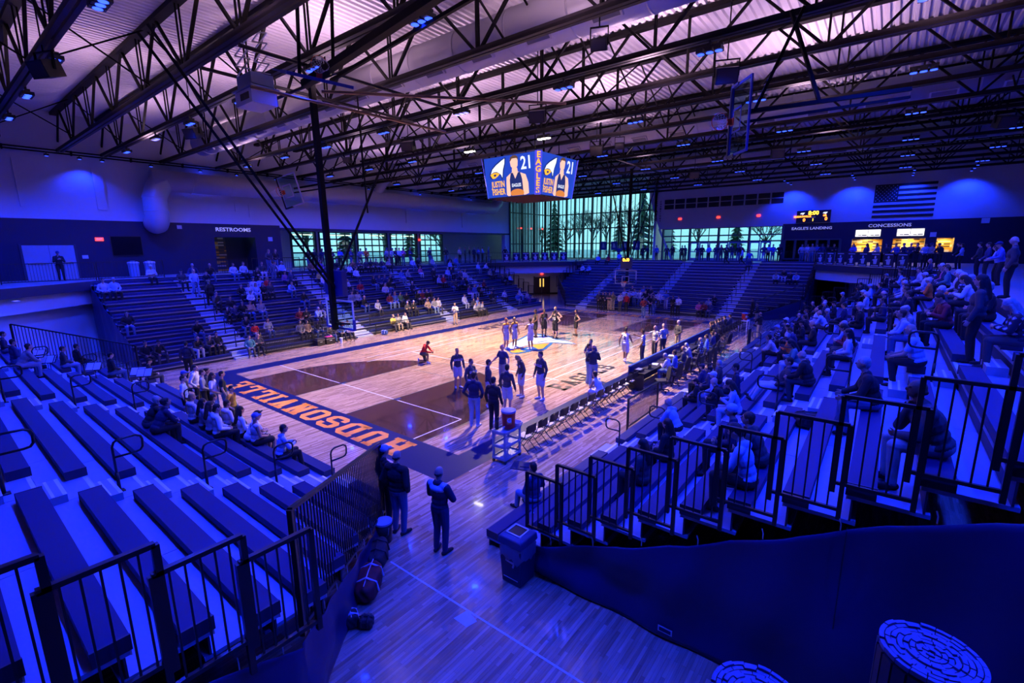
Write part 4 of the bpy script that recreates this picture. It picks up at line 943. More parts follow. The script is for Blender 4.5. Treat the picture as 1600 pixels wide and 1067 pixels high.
for k, (x0, x1) in enumerate(((13.95, 16.25), (17.0, 19.25), (20.0, 21.15))):
    w = struct(obj('window_%d' % (11+k), MB().cut((x0, FY+1.4, ZC), (x1, FY+1.45, 6.45)).cut((x0-.05, FY+.3, ZC), (x0, FY+1.4, 6.45)).cut((x1, FY+.3, ZC), (x1+.05, FY+1.4, 6.45)), M_WARM))
    lamp('AREA', 'serving_light', ((x0+x1)/2, FY+.75, 6.40), (0, 0, 0), 70*(x1-x0)/2.3, (1, .72, .35), .8)
    if k < 2:
        for i in range(2):
            mb_ = thing('menu_board', 'lit white menu board above the %s serving window, %s half' % (ordn[k], ('left', 'right')[i]), 'menu board', (x0+.22+.95*i, FY-.05, 6.62))
            obj('panel', MB().cut((0, -.02, 0), (.92, .02, .62)), M_MENU, mb_); obj('print', MB().cut((.2, -.024, .08), (.45, -.02, .14)).cut((.5, -.024, .08), (.85, -.02, .16)), M_NAVYPAINT, mb_)
tag(obj('wall_notice', MB().cut((0, 0, 0), (.42, .02, .4)), M_WHITE, None, (19.5, FY-.05, 6.5)), 'small white notice between the serving windows', 'notice')
tag(obj('wall_notice', MB().cut((0, 0, 0), (.5, .02, .42)), M_WHITE, None, (22.6, FY-.05, 7.55)), 'small pale notice high on the navy wall right of the serving windows', 'notice')
# banners hung on the bridge rails: dark cloth with a pale figure
def banner(p, ang, lb, w=.86, h=1.0):
    t = thing('rail_banner', lb, 'banner', p, ang, 'player banners'); obj('cloth', MB().box((0, 0, 0), (w, .02, h)), mat('banner_cloth', (.012, .014, .04), .7), t)
    M_F = mat('banner_print', (.55, .58, .65), .7)
    mb = MB(); mb.poly([(.09*math.cos(a), -.014, .2+.11*math.sin(a)) for a in [2*PI*k/10 for k in range(10)]]); mb.poly([(-.18, -.014, .05), (.2, -.014, .1), (.14, -.014, -.3), (-.12, -.014, -.3)]); mb.poly([(-.3, -.014, -.02), (-.16, -.014, .05), (-.13, -.014, -.05)]); obj('figure_print', mb, M_F, t)
    obj('caption_print', MB().poly([(-.34, -.014, -.44), (.34, -.014, -.44), (.34, -.014, -.38), (-.34, -.014, -.38)]).poly([(-.34, -.014, .38), (.34, -.014, .38), (.34, -.014, .44), (-.34, -.014, .44)]), M_F, t)
dl = Vector((7.8, 8.8, 0)).normalized()
for k in range(7):
    p = Vector((-19.7, 16.6, ZC+.55))+dl*(3.4+1.12*k)+Vector((dl.y, -dl.x, 0))*.06; banner(p, math.atan2(dl.y, dl.x), 'dark player banner on the far left bridge rail, %s from the left' % ordn[k])
dr = Vector((7.8, -8.8, 0)).normalized()
for k in range(8):
    p = Vector((11.9, 25.4, ZC+.55))+dr*(.7+1.15*k)+Vector((dr.y, -dr.x, 0))*.06; banner(p, math.atan2(dr.y, dr.x), 'dark player banner on the far right bridge rail, %s from the left' % ordn[k])
for k in range(4):
    x = -13.2+k*1.55; t = thing('poster', 'tall blue poster standing on the far concourse behind the bridge, %s from the left' % ordn[k], 'poster', (x, 34.5, ZC)); obj('sheet', MB().box((0, 0, 1.75), (.9, .03, 1.1)), mat('poster_blue', (.02, .05, .3), .6), t); obj('print', MB().poly([(-.2, -.02, 1.5), (.2, -.02, 1.5), (.1, -.02, 2.0), (-.12, -.02, 2.1)]), M_PALELINE, t); obj('stand', MB().box((0, .02, .6), (.05, .04, 1.2)).box((0, 0, .02), (.5, .4, .04)), M_BLACK, t)
# far-left opening: double doors with lit slots
d2 = struct(bpy.data.objects.new('door_21', None)); COL.objects.link(d2)
wd = Vector((8.0, 9.0, 0)).normalized(); _o = Vector((-20.0-3.676*1.06, 16.6+3.676*.94, 0)); _q = at_z(842, 462, 0); base = _o+wd*(_q-_o).dot(wd)+Vector((wd.y, -wd.x, 0))*.03; ang = math.atan2(wd.y, wd.x)
d2.location = base; d2.rotation_euler = (0, 0, ang)
for k in range(2):
    ubox('door_leaf', (k*.95+.02, -.06, .02), (k*.95+.93, 0, 2.15), mat('brown_door', (.07, .04, .045), .5), d2); ubox('lite', (k*.95+(.12 if k else .66), -.075, .9), (k*.95+(.27 if k else .81), -.06, 1.95), glow('door_lite', (1, .62, .12), .9), d2)
for x in (-.06, 1.96): ubox('door_jamb', (x-.06, -.08, 0), (x+.06, .02, 2.25), M_BLACK, d2)
exit_sign(tuple(base+wd*.95+Vector((0, 0, 2.55))+Vector((wd.y, -wd.x, 0))*.08), ang, 'red exit sign above the brown doors in the far left opening')

# ------------------------------------------------------------------ sideline furniture
M_CHAIRPAD = mat('chair_pad', (.55, .52, .42), .6); M_CHAIRF = mat('chair_frame', (.012, .011, .012), .4)
def folding_chair(label, x, y, rz, group):
    t = thing('folding_chair', label, 'chair', (x, y, 0), rz, group); return t
fc_leg = MB()
for s in (-1, 1):
    fc_leg.tube([(s*.21, -.24, 0), (s*.21, .13, .50), (s*.21, .24, .86)], .013, 6).tube([(s*.185, .28, 0), (s*.185, -.19, .44)], .012, 6)
fc_leg.tube([(-.21, .24, .86), (.21, .24, .86)], .013, 6).tube([(-.185, .20, .07), (.185, .20, .07)], .01, 6).tube([(-.21, -.16, .10), (.21, -.16, .10)], .01, 6)
FCF = fc_leg.mesh('chair_frame_shape', True); FCS = MB().prism([(-.20, -.22, .43), (.20, -.22, .43), (.18, .17, .41), (-.18, .17, .41)], (0, 0, .025)).mesh('chair_seat_shape')
FCP = MB().prism([(-.18, -.20, .456), (.18, -.20, .456), (.16, .13, .440), (-.16, .13, .440)], (0, 0, .03)).mesh('chair_pad_shape')
FCB = MB()
_b = []
for k in range(7):
    a = (k-3)/3; FCB.cut((a*.2-.034, .205+.02*(1-a*a), .62), (a*.2+.034, .225+.02*(1-a*a), .84))
FCB = FCB.mesh('chair_back_shape')
def fchair(label, x, y, rz, group, pad=M_CHAIRPAD):
    t = folding_chair(label, x, y, rz, group); obj('frame', FCF, M_CHAIRF, t); obj('seat_pan', FCS, M_CHAIRF, t); obj('seat_pad', FCP, pad, t); obj('backrest', FCB, M_CHAIRF, t); return t
for k in range(13):
    fchair('black folding chair with pale seat pad on the near sideline, %s from the drinks cart' % ordn[k], 8.98, -12.85+k*.615, -PI/2+random.uniform(-.05, .05), 'near sideline folding chairs')
for k in range(12):
    fchair('black folding chair of the far sideline bench, %s beyond the scorer table' % ordn[k], 8.98, 6.9+k*.62, -PI/2, 'far sideline folding chairs', M_CHAIRF)
# scorer table
tb = thing('scorer_table', 'long navy-fronted scorer table along the sideline', 'table', (8.76, 0, 0))
M_TBL = mat('table_navy', (.012, .02, .085), .35)
for k in range(6):
    y0 = -5.25+k*1.9; ubox('front_panel', (0, y0, .05), (.07, y0+1.88, .98), M_TBL, tb); ubox('panel_cap', (-.01, y0, .98), (.09, y0+1.88, 1.01), mat('cap_blue', (.02, .06, .25), .35), tb)
ubox('table_top', (.07, -5.25, .72), (.72, 6.13, .75), M_BLACK, tb); ubox('end_panel', (.07, -5.25, .02), (.70, -5.2, .75), M_BLACK, tb); ubox('end_panel', (.07, 6.08, .02), (.70, 6.13, .75), M_BLACK, tb)
for k in range(4):
    for s in (-1, 1): pass
for k, (y, kind) in enumerate(((-4.9, 'console'), (-4.2, 'laptop'), (-3.3, 'paper'), (-2.3, 'laptop'), (-1.2, 'paper'), (-.2, 'laptop'), (1.0, 'paper'), (2.1, 'laptop'))):
    if kind == 'laptop':
        t = thing('laptop', 'open dark laptop on the scorer table, %s item from its near end' % ordn[k], 'laptop', (9.12, y, .75), -PI/2); obj('keyboard_base', MB().box((0, 0, .01), (.34, .24, .02)), M_BLACK, t); obj('screen_lid', MB().box((0, .15, .12), (.34, .015, .22)), M_BLACK, t, (0, 0, 0), (-.15, 0, 0))
    elif kind == 'paper': tag(obj('paper_sheet', MB().box((0, 0, .004), (.28, .36, .008)), M_WHITE, None, (9.15, y, .75), (0, 0, .2)), 'white papers on the scorer table, %s item from its near end' % ordn[k], 'paper')
    else:
        t = thing('control_console', 'scoreboard control console at the near end of the scorer table', 'console', (9.1, y, .75)); obj('case', MB().box((0, 0, .05), (.3, .4, .1)), M_BLACK, t)
        for i in range(4): obj('key_row', MB().box((-.08+.05*i, 0, .104), (.03, .3, .01)), M_PALELINE, t)
# swivel chairs
def swivel(label, x, y, rz):
    t = thing('swivel_chair', label, 'chair', (x, y, 0), rz, 'scorer table swivel chairs')
    M_S = mat('swivel_fabric', (.018, .017, .022), .75)
    o = obj('seat', MB().box((0, 0, .47), (.48, .47, .08)), M_S, t); bevel(o, .03, 2)
    P = [(-.22, .22, .52), (.22, .22, .52), (.24, .26, .80), (.17, .30, 1.05), (-.17, .30, 1.05), (-.24, .26, .80)]
    o = obj('backrest', MB().prism(P, (0, .06, .01)), M_S, t); bevel(o, .025, 2)
    for s in (-1, 1): obj('armrest', MB().tube([(s*.25, .12, .46), (s*.28, .10, .66), (s*.28, -.12, .67)], .018, 6), M_BLACK, t)
    obj('column', MB().cyl((0, 0, .1), (0, 0, .45), .03, n=10), M_BLACK, t)
    for k in range(5):
        a = 2*PI*k/5+.3; obj('base_arm', MB().bar((0, 0, .1), (.3*math.cos(a), .3*math.sin(a), .07), .04, .03), M_BLACK, t); obj('castor', MB().cyl((.3*math.cos(a)-.02, .3*math.sin(a), .03), (.3*math.cos(a)+.02, .3*math.sin(a), .03), .03, n=8), M_BLACK, t)
    return t
for k in range(9): swivel('black swivel chair behind the scorer table, %s from its near end' % ordn[k], 10.05+.06*(k % 2), -4.75+k*1.2, -PI/2+random.uniform(-.25, .25)+(.5 if k == 0 else 0))
# drinks cart and cooler
cart = thing('utility_cart', 'blue-grey three-shelf utility cart at the end of the chair row', 'cart', (8.88, -13.62, 0), .05)
for z, h in ((.12, .05), (.48, .06), (.88, .07)):
    o = obj('shelf', MB().box((0, 0, z), (.46, .80, .03)).box((-.22, 0, z+.03), (.02, .80, h)).box((.22, 0, z+.03), (.02, .80, h)).box((0, -.39, z+.03), (.46, .02, h)).box((0, .39, z+.03), (.46, .02, h)), M_GREYBLUE, cart)
for sx in (-1, 1):
    for sy in (-1, 1):
        ubox('upright', (sx*.20-.025, sy*.36-.025, .12), (sx*.20+.025, sy*.36+.025, .9), M_GREYBLUE, cart); obj('castor', MB().cyl((sx*.2-.02, sy*.36, .05), (sx*.2+.02, sy*.36, .05), .05, n=12).box((sx*.2, sy*.36, .10), (.03, .03, .05)), M_BLACK, cart)
obj('push_handle', MB().tube([(-.2, .4, .9), (-.2, .52, .96), (.2, .52, .96), (.2, .4, .9)], .018, 6), M_GREYBLUE, cart)
def cooler(label, x, y, z, s=1.0):
    t = thing('drink_cooler', label, 'cooler', (x, y, z)); M_C = mat('cooler_red', (.55, .015, .02), .4)
    smooth(obj('body', MB().lathe([(.17*s, 0), (.18*s, .02), (.20*s, .44*s), (.205*s, .46*s)], n=28), M_C, t)); obj('lid', MB().lathe([(.215*s, .46*s), (.22*s, .48*s), (.215*s, .52*s), (.15*s, .54*s)], n=28), mat('cooler_lid', (.10, .16, .42), .45), t)
    obj('spigot', MB().cyl((0, -.17*s, .07*s), (0, -.24*s, .07*s), .02, n=8).box((0, -.24*s, .05*s), (.03, .03, .06)), M_WHITE, t)
    pl_ = obj('side_decal', MB()._add([(.202*s*math.cos(a), .202*s*math.sin(a), z_) for a in [-1.15+.1*k for k in range(8)] for z_ in (.16*s, .36*s)], [(2*k, 2*k+2, 2*k+3, 2*k+1) for k in range(7)], 0), mat('decal_orange', (.85, .35, .1), .4), t)
    gl = text('decal_letter', 'G', (.21*s*math.cos(-.8), .21*s*math.sin(-.8), .27*s), (PI/2, 0, PI/2-.8), .17*s, M_WHITE, t, bold=.012)
    obj('handle', MB().tube([(-.2*s, 0, .36*s), (-.25*s, 0, .42*s), (-.2*s, 0, .46*s)], .015, 6), M_BLACK, t); return t
cooler('red drink cooler with blue lid standing on the near utility cart', 8.9, -13.55, .935)
t = thing('pump_bottle', 'dark pump bottle beside the cooler on the cart', 'bottle', (8.72, -13.85, .93)); obj('body', MB().lathe([(.05, 0), (.05, .22), (.02, .27), (.015, .34)], n=12), M_BLACK, t); obj('nozzle', MB().box((0, .03, .34), (.02, .08, .02)), M_BLACK, t)
t = thing('wire_basket', 'small white basket on the far end of the cart top', 'basket', (9.0, -13.30, .93)); obj('tub', MB().lathe([(.10, 0), (.14, .12), (.15, .12), (.11, 0)], n=16), M_WHITE, t)
tag(obj('towel', MB().box((0, 0, .012), (.6, .5, .02)).box((.1, .05, .03), (.3, .3, .03)), mat('dark_towel', (.015, .02, .06), .9), None, (9.55, -13.75, 0), (0, 0, .4)), 'dark towel lying on the floor beside the utility cart', 'towel')
ft = thing('folding_table', 'small white table under the far red cooler', 'table', (9.35, 12.7, 0)); ubox('top', (-.3, -.4, .70), (.3, .4, .74), M_WHITE, ft)
for sx in (-1, 1):
    for sy in (-1, 1): ubox('leg', (sx*.26-.02, sy*.36-.02, 0), (sx*.26+.02, sy*.36+.02, .7), M_WHITE, ft)
cooler('red drink cooler on the small white table at the far corner', 9.35, 12.7, .742, 1.0)
# black divider screens before the crowded stand
for k, (x, y, w) in enumerate(((10.85, -.9, .5), (10.85, .0, .5), (11.0, 6.4, .7), (10.9, -2.3, .5))):
    t = thing('divider_screen', 'free-standing black divider panel in front of the crowded stand, %s of four by distance' % ordn[[1, 2, 3, 0][k]], 'divider', (x, y, 0)); obj('panel', MB().box((0, 0, .62), (.05, w, 1.1)), M_BLACK, t); obj('foot', MB().box((0, 0, .03), (.4, .06, .05)), M_BLACK, t)
# ------------------------------------------------------------------ near corner: bin, bags, stools
tc_ = thing('trash_can', 'square navy trash can with bag liner at the corner of the crowded stand', 'trash can', (12.2, -17.42, 0))
M_CAN = mat('can_navy', (.014, .02, .075), .5, bump=.03)
o = obj('body', MB()._add([(-.21, -.21, 0), (.21, -.21, 0), (.21, .21, 0), (-.21, .21, 0), (-.245, -.245, .74), (.245, -.245, .74), (.245, .245, .74), (-.245, .245, .74)], [(0, 3, 2, 1), (4, 5, 6, 7), (0, 1, 5, 4), (1, 2, 6, 5), (2, 3, 7, 6), (3, 0, 4, 7)], 0), M_CAN, tc_); bevel(o, .02, 2)
lid = obj('lid', MB()._add([(-.265, -.265, .78), (.265, -.265, .78), (.265, .265, .78), (-.265, .265, .78), (-.25, -.25, .92), (.25, -.25, .92), (.25, .25, .92), (-.25, .25, .92), (-.17, -.17, .965), (.17, -.17, .965), (.17, .17, .965), (-.17, .17, .965)], [(0, 3, 2, 1), (0, 1, 5, 4), (1, 2, 6, 5), (2, 3, 7, 6), (3, 0, 4, 7), (4, 5, 9, 8), (5, 6, 10, 9), (6, 7, 11, 10), (7, 4, 8, 11), (8, 9, 10, 11)], 0), mat('can_lid', (.03, .045, .13), .45), tc_); bevel(lid, .02, 2)
obj('opening_rim', MB().box((0, -.14, .968), (.32, .025, .02)).box((0, .14, .968), (.32, .025, .02)).box((-.15, 0, .968), (.025, .3, .02)).box((.15, 0, .968), (.025, .3, .02)), M_WHITE, tc_); obj('opening', MB().box((0, 0, .966), (.28, .26, .006)), M_BLACK, tc_)
lin = MB(); vs = []; fs = []
for j in range(4):
    for k in range(32):
        a = 2*PI*k/32; q = max(abs(math.cos(a)), abs(math.sin(a))); r = (.26+.006*math.sin(k*5)+.014*(j == 2))/q; r = min(r, .33)
        z = (.80, .74, .64, .56)[j]-(.05*math.sin(k*1.7)+.06*abs(math.sin(a*2+.6)))*(j == 3); vs.append((r*math.cos(a), r*math.sin(a), z))
for j in range(3):
    for k in range(32): fs.append((j*32+k, j*32+(k+1) % 32, (j+1)*32+(k+1) % 32, (j+1)*32+k))
o = obj('bag_liner', lin._add(vs, fs, 0), mat('liner_film', (.12, .14, .24), .3), tc_); smooth(o)
obj('bird_decal', MB().poly([(-.1, -.236, .46), (.06, -.236, .44), (.04, -.234, .38), (.07, -.234, .36), (.10, -.236, .43), (.09, -.237, .49), (-.02, -.237, .485), (-.1, -.237, .50)]), M_PALELINE, tc_)
obj('base_line', MB().box((0, -.222, .13), (.32, .004, .012)), M_PALELINE, tc_)
t = thing('bucket', 'black bucket with pale lid at the foot of the angled rail', 'bucket', (9.3, -18.22, 0)); smooth(obj('body', MB().lathe([(.15, 0), (.17, .42)], n=24), M_BLACK, t)); obj('lid', MB().lathe([(.18, .42), (.18, .46), (.12, .47)], n=24), mat('bucket_lid', (.32, .38, .55), .5), t); obj('bail', MB().tube([(.17, 0, .36), (.2, -.05, .24), (.17, -.08, .2)], .008, 5), M_ALU, t)
def soft_bag(name, label, loc, rz, size, m, strap=None, seed=1, cat='bag', strip=False):
    t = thing(name, label, cat, loc, rz); rs = random.Random(seed); bm = bmesh.new(); bmesh.ops.create_icosphere(bm, subdivisions=4, radius=1)
    for v in bm.verts:
        p = v.co; s = 1/max(.62, (abs(p.x)**4+abs(p.y)**4+abs(p.z)**4)**.25)*.92
        w = 1+.05*math.sin(p.x*7+seed)+.04*math.sin(p.y*9+p.z*6+seed*2); v.co = Vector((p.x*s*size[0]/2*w, p.y*s*size[1]/2*w, max(-.95, p.z*s)*size[2]/2*(w if p.z > 0 else 1)+size[2]/2*.95))
    me = bpy.data.meshes.new(name+'_shape'); bm.to_mesh(me); bm.free(); o = obj('body', me, m, t); smooth(o)
    M_ST = strap or M_PALELINE; X, Y, Z = size
    for sx in ((-.22, .22) if strip else (-.2, .2)):
        obj('strap', MB().tube([(sx*X, -Y*.50, Z*.35), (sx*X, -Y*.42, Z*.80), (sx*X*1.0, 0, Z*1.03), (sx*X, Y*.42, Z*.80), (sx*X, Y*.5, Z*.35)], .018, 6), M_ST, t)
    obj('zip_line', MB().tube([(-X*.42, 0, Z*.93), (0, 0, Z*1.01), (X*.42, 0, Z*.93)], .009, 5), M_ST, t)
    return t
M_BAGB = mat('bag_black', (.012, .012, .02), .7, bump=.2, bscale=18); M_BAGR = mat('bag_red', (.07, .004, .010), .7, noise=1.5, nscale=5, bump=.2, bscale=18)
soft_bag('duffel_bag', 'black duffel bag lying against the angled curtain behind the bucket', (9.75, -18.72, 0), -.75, (.75, .42, .38), M_BAGB, M_BAGB, 1)
soft_bag('duffel_bag', 'dark red and black ball bag with pale straps beside the angled curtain', (10.28, -19.28, 0), -.85, (.86, .42, .38), M_BAGR, None, 2, strip=True)
soft_bag('kit_bag', 'small black kit bag with pale badge nearest the camera', (10.72, -19.95, 0), -.4, (.30, .24, .26), M_BAGB, None, 3)
soft_bag('kit_bag', 'small flat black pouch next to the badge kit bag', (10.95, -19.82, 0), .6, (.26, .20, .20), M_BAGB, M_BAGB, 4)
def stool(label, x, y, zt, r):
    t = thing('round_stool', label, 'stool', (x, y, ZC)); h = zt-ZC
    M_W = mat('stool_wood', (.10, .12, .26), .6, noise=.15, nscale=20)
    obj('drum', MB().lathe([(r*.97, 0), (r*.97, h-.02)], n=40), mat('stool_drum', (.012, .013, .03), .6), t)
    for k in range(20):
        a = 2*PI*k/20; obj('side_slat', MB().box((r*.985*math.cos(a), r*.985*math.sin(a), h/2-.01), (.008, r*.27, h-.03), 0, Matrix.Rotation(a, 3, 'Z')), mat('stool_slat', (.016, .018, .045), .6), t)
    rs = random.Random(5)
    for j in range(8):
        r1 = r*(1-j*.118); r0 = r1-r*.098; n = max(5, 20-2*j); off = rs.uniform(0, 1)
        for k in range(n):
            a0 = 2*PI*(k+off)/n; a1 = 2*PI*(k+off+.93)/n; z = h+rs.uniform(-.004, .004)
            Q = [(r1*math.cos(a0), r1*math.sin(a0), z-.015), (r1*math.cos((a0+a1)/2), r1*math.sin((a0+a1)/2), z-.015), (r1*math.cos(a1), r1*math.sin(a1), z-.015), (r0*math.cos(a1), r0*math.sin(a1), z-.015), (r0*math.cos((a0+a1)/2), r0*math.sin((a0+a1)/2), z-.015), (r0*math.cos(a0), r0*math.sin(a0), z-.015)]
            obj('top_block', MB().prism(Q, (0, 0, .015)), M_W, t)
pz = 4.78
p = at_z(1456, 1019, pz); stool('round stool topped with rings of small wooden blocks in the bottom corner', p.x, p.y, pz, .128)
p = at_z(1183, 1090, 4.70); stool('second round block-topped stool cut off by the bottom edge', p.x, p.y, 4.70, .125)
# things at the foot of the left stand
for k, (y, w, lb) in enumerate(((-8.1, .5, 'black equipment case before the left stand with pink cloth on top'), (-7.45, .6, 'black equipment case next to the sitting men at the left stand'))):
    t = thing('equipment_case', lb, 'case', (-10.75, y, 0)); o = obj('case_body', MB().box((0, 0, .22), (.45, w, .44)), M_BLACK, t); bevel(o, .015); obj('case_trim', MB().box((0, 0, .34), (.46, w+.01, .02)), M_ALU, t); obj('handle', MB().tube([(.23, -.08, .24), (.26, -.06, .24), (.26, .06, .24), (.23, .08, .24)], .01, 5), M_ALU, t)
    if k == 1: tag(obj('cloth', MB().box((0, 0, .02), (.3, .4, .04)), mat('pink_cloth', (.6, .03, .2), .8), None, (-10.75, y, .44)), 'pink cloth lying on the equipment case by the left stand', 'cloth')
t = thing('paper_cup', 'tall pale cup on the floor before the equipment cases', 'cup', (-10.2, -6.9, 0)); obj('body', MB().lathe([(.07, 0), (.10, .34)], n=14), M_PALELINE, t); obj('rim', MB().lathe([(.105, .34), (.105, .36)], n=14), M_WHITE, t)
soft_bag('gym_bag', 'blue gym bag on the floor at the second aisle of the left stand', (-10.4, -3.4, 0), .3, (.5, .32, .34), mat('bag_blue', (.02, .06, .3), .7), None, 9)
soft_bag('gym_bag', 'dark coat heap on a bench of the crowded stand beside the seated men', (16.05, -12.9, 2.45), .3, (.6, .45, .3), M_BAGB, M_BAGB, 10)
# water bottles on the crowded stand
for k, (px, py, row) in enumerate(((832, 812, 1), (1069, 622, 1), (1062, 697, 3), (1092, 650, 2))):
    p = at_z(px, py, S_R.z0+S_R.rise*row); t = thing('water_bottle', 'clear water bottle on the crowded stand deck, %s from the camera end' % ordn[[0, 2, 1, 3][k]], 'bottle', (p.x, p.y, S_R.z0+S_R.rise*row)); obj('body', MB().lathe([(.03, 0), (.035, .02), (.035, .15), (.014, .19), (.014, .21)], n=12), M_PALELINE, t); obj('cap', MB().lathe([(.017, .21), (.017, .23)], n=10), M_WHITE, t)
# music stands of the band
for k, (px, py) in enumerate(((58, 553), (73, 563), (78, 570), (147, 575), (216, 580), (226, 582))):
    zt = 2.35-.09*k
    p = at_x(px, py, -8.0); p = at_z(px, py, max(1.6, p.z)); zt = p.z
    t = thing('music_stand', 'music stand with open white sheets beside the band, %s from the left' % ordn[k], 'music stand', (p.x, p.y, 0), .9); row = max(0, int((-17.6-p.y)/.665)); zb = .27+.265*row
    t.location.z = zb; hh = max(.6, zt-zb)
    obj('desk', MB().box((0, 0, hh), (.5, .02, .34), 0, Euler((-.7, 0, 0)).to_matrix()), M_BLACK, t); obj('sheet_music', MB().box((-.12, -.02, hh+.01), (.22, .006, .3), 0, Euler((-.7, 0, 0)).to_matrix()).box((.12, -.02, hh+.01), (.22, .006, .3), 0, Euler((-.7, 0, 0)).to_matrix()), M_WHITE, t)
    obj('pole', MB().cyl((0, .02, .1), (0, .02, hh), .012, n=6), M_BLACK, t)
    for q in range(3): a = 2*PI*q/3; obj('tripod_leg', MB().cyl((0, .02, .16), (.24*math.cos(a), .02+.24*math.sin(a), 0), .01, n=5), M_BLACK, t)

# ------------------------------------------------------------------ outdoors
struct(obj('ground_outside', MB().cut((-160, -60, -1), (60, 180, 4.15)).mesh('g') if False else MB().cut((-160, 38.5, 3.6), (60, 200, 4.1)).cut((-160, -60, 3.6), (-30.2, 38.5, 4.1)), mat('snowy_ground', (.45, .55, .6), .9, noise=.3, nscale=.15)))
M_CON = mat('conifer_needles', (.012, .05, .035), .9, noise=.4, nscale=3); M_BARK = mat('bark', (.03, .03, .03), .9); M_TWIG = mat('bare_twigs', (.035, .07, .06), .9)
def conifer(label, x, y, h, r, seed):
    rs = random.Random(seed); t = thing('conifer_tree', label, 'tree', (x, y, 4.1), rs.uniform(0, 6), 'trees outside'); obj('trunk', MB().cyl((0, 0, 0), (0, 0, h*.9), .18, .04, n=7), M_BARK, t)
    mb = MB(); n = 12
    for k in range(n):
        f = k/n; z = h*(.1+.9*f); rr = r*(1-f)*.95+.15
        for q in range(11):
            a = 2*PI*(q+rs.random()*.6)/11; l = rr*rs.uniform(.75, 1.15); d = Vector((math.cos(a), math.sin(a), 0)); s = Vector((-d.y, d.x, 0))
            b = Vector((0, 0, z+h*.07)); tip = d*l+Vector((0, 0, z-h*.035)); mid = d*l*.55+Vector((0, 0, z+h*.02)); w = l*.22
            mb._add([b, mid-s*w, tip, mid+s*w], [(0, 1, 2), (0, 2, 3)], 0); mb._add([b-Vector((0, 0, .3)), mid-s*w*.8-Vector((0, 0, .35)), tip, mid+s*w*.8-Vector((0, 0, .35))], [(0, 2, 1), (0, 3, 2)], 0)
    obj('foliage', mb, M_CON, t)
def bare_tree(label, x, y, h, seed):
    rs = random.Random(seed); t = thing('bare_tree', label, 'tree', (x, y, 4.1), 0, 'trees outside'); mb = MB(); tw = MB()
    def grow(p, d, l, r, lev):
        q = p+d*l; (mb if lev < 2 else tw).cyl(p, q, r, r*.65, n=4 if lev else 6, caps=False)
        if lev >= 4: return
        for _ in range(4 if lev else 6):
            nd = (d+Vector((rs.uniform(-1, 1), rs.uniform(-1, 1), rs.uniform(-.3, .7)))*.8).normalized(); grow(p+d*l*rs.uniform(.55, 1), nd, l*rs.uniform(.55, .75), r*.55, lev+1)
    grow(Vector((0, 0, 0)), Vector((0, 0, 1)), h*.36, .22, 0); obj('trunk', mb, M_BARK, t); obj('branches', tw, M_TWIG, t)
for k, (px, dist, h, kind) in enumerate(((806, 40, 8, 'b'), (828, 48, 9, 'c'), (846, 52, 8, 'b'), (866, 44, 12, 'c'), (884, 55, 11, 'b'), (905, 60, 12, 'b'), (926, 52, 12, 'b'), (948, 58, 13, 'b'), (968, 50, 10, 'c'), (986, 56, 13, 'b'), (1002, 48, 14, 'c'), (1018, 58, 14, 'b'), (1046, 52, 8, 'c'), (1090, 56, 9, 'b'), (1150, 52, 8, 'c'), (1195, 56, 9, 'b'), (480, 30, 7, 'b'), (540, 34, 8, 'c'), (600, 30, 7, 'b'), (640, 34, 7, 'c'), (690, 36, 7, 'b'))):
    d = ray(px, 380); d = Vector((d.x, d.y, 0)).normalized()
    if px > 760: s = (38.5+dist*.55-CAM.y)/d.y
    else: s = (-30.5-dist*.4-CAM.x)/d.x
    p = CAM+d*s
    lb = ('dark conifer' if kind == 'c' else 'bare winter tree')+' outside the %s, %s from the left' % ('corner glazing' if 760 < px < 1030 else ('entry doors' if px > 1030 else 'overhead doors'), ordn[k if 0 <= k < 12 else (k-12 if k < 16 else k-16)])
    (conifer(lb, p.x, p.y, h, h*.22, k) if kind == 'c' else bare_tree(lb, p.x, p.y, h, k))
# strip lights of the space behind the overhead doors
for k in range(4):
    t = thing('strip_light', 'long warm strip light seen through the overhead doors, %s from the left' % ordn[k], 'light', (-29.0-.7*(k % 2), 1+k*5, 7.35)); obj('tube', MB().cyl((0, -1.9, 0), (0, 1.9, 0), .035, n=8), glow('strip_glow', (1, .78, .5), 3.0), t); obj('tray', MB().box((0, 0, .08), (.16, 3.9, .06)), M_WHITE, t); obj('drop_rod', MB().cyl((0, -1.5, .1), (0, -1.5, .40), .015, n=5), M_WHITE, t); obj('drop_rod', MB().cyl((0, 1.5, .1), (0, 1.5, .40), .015, n=5), M_WHITE, t)
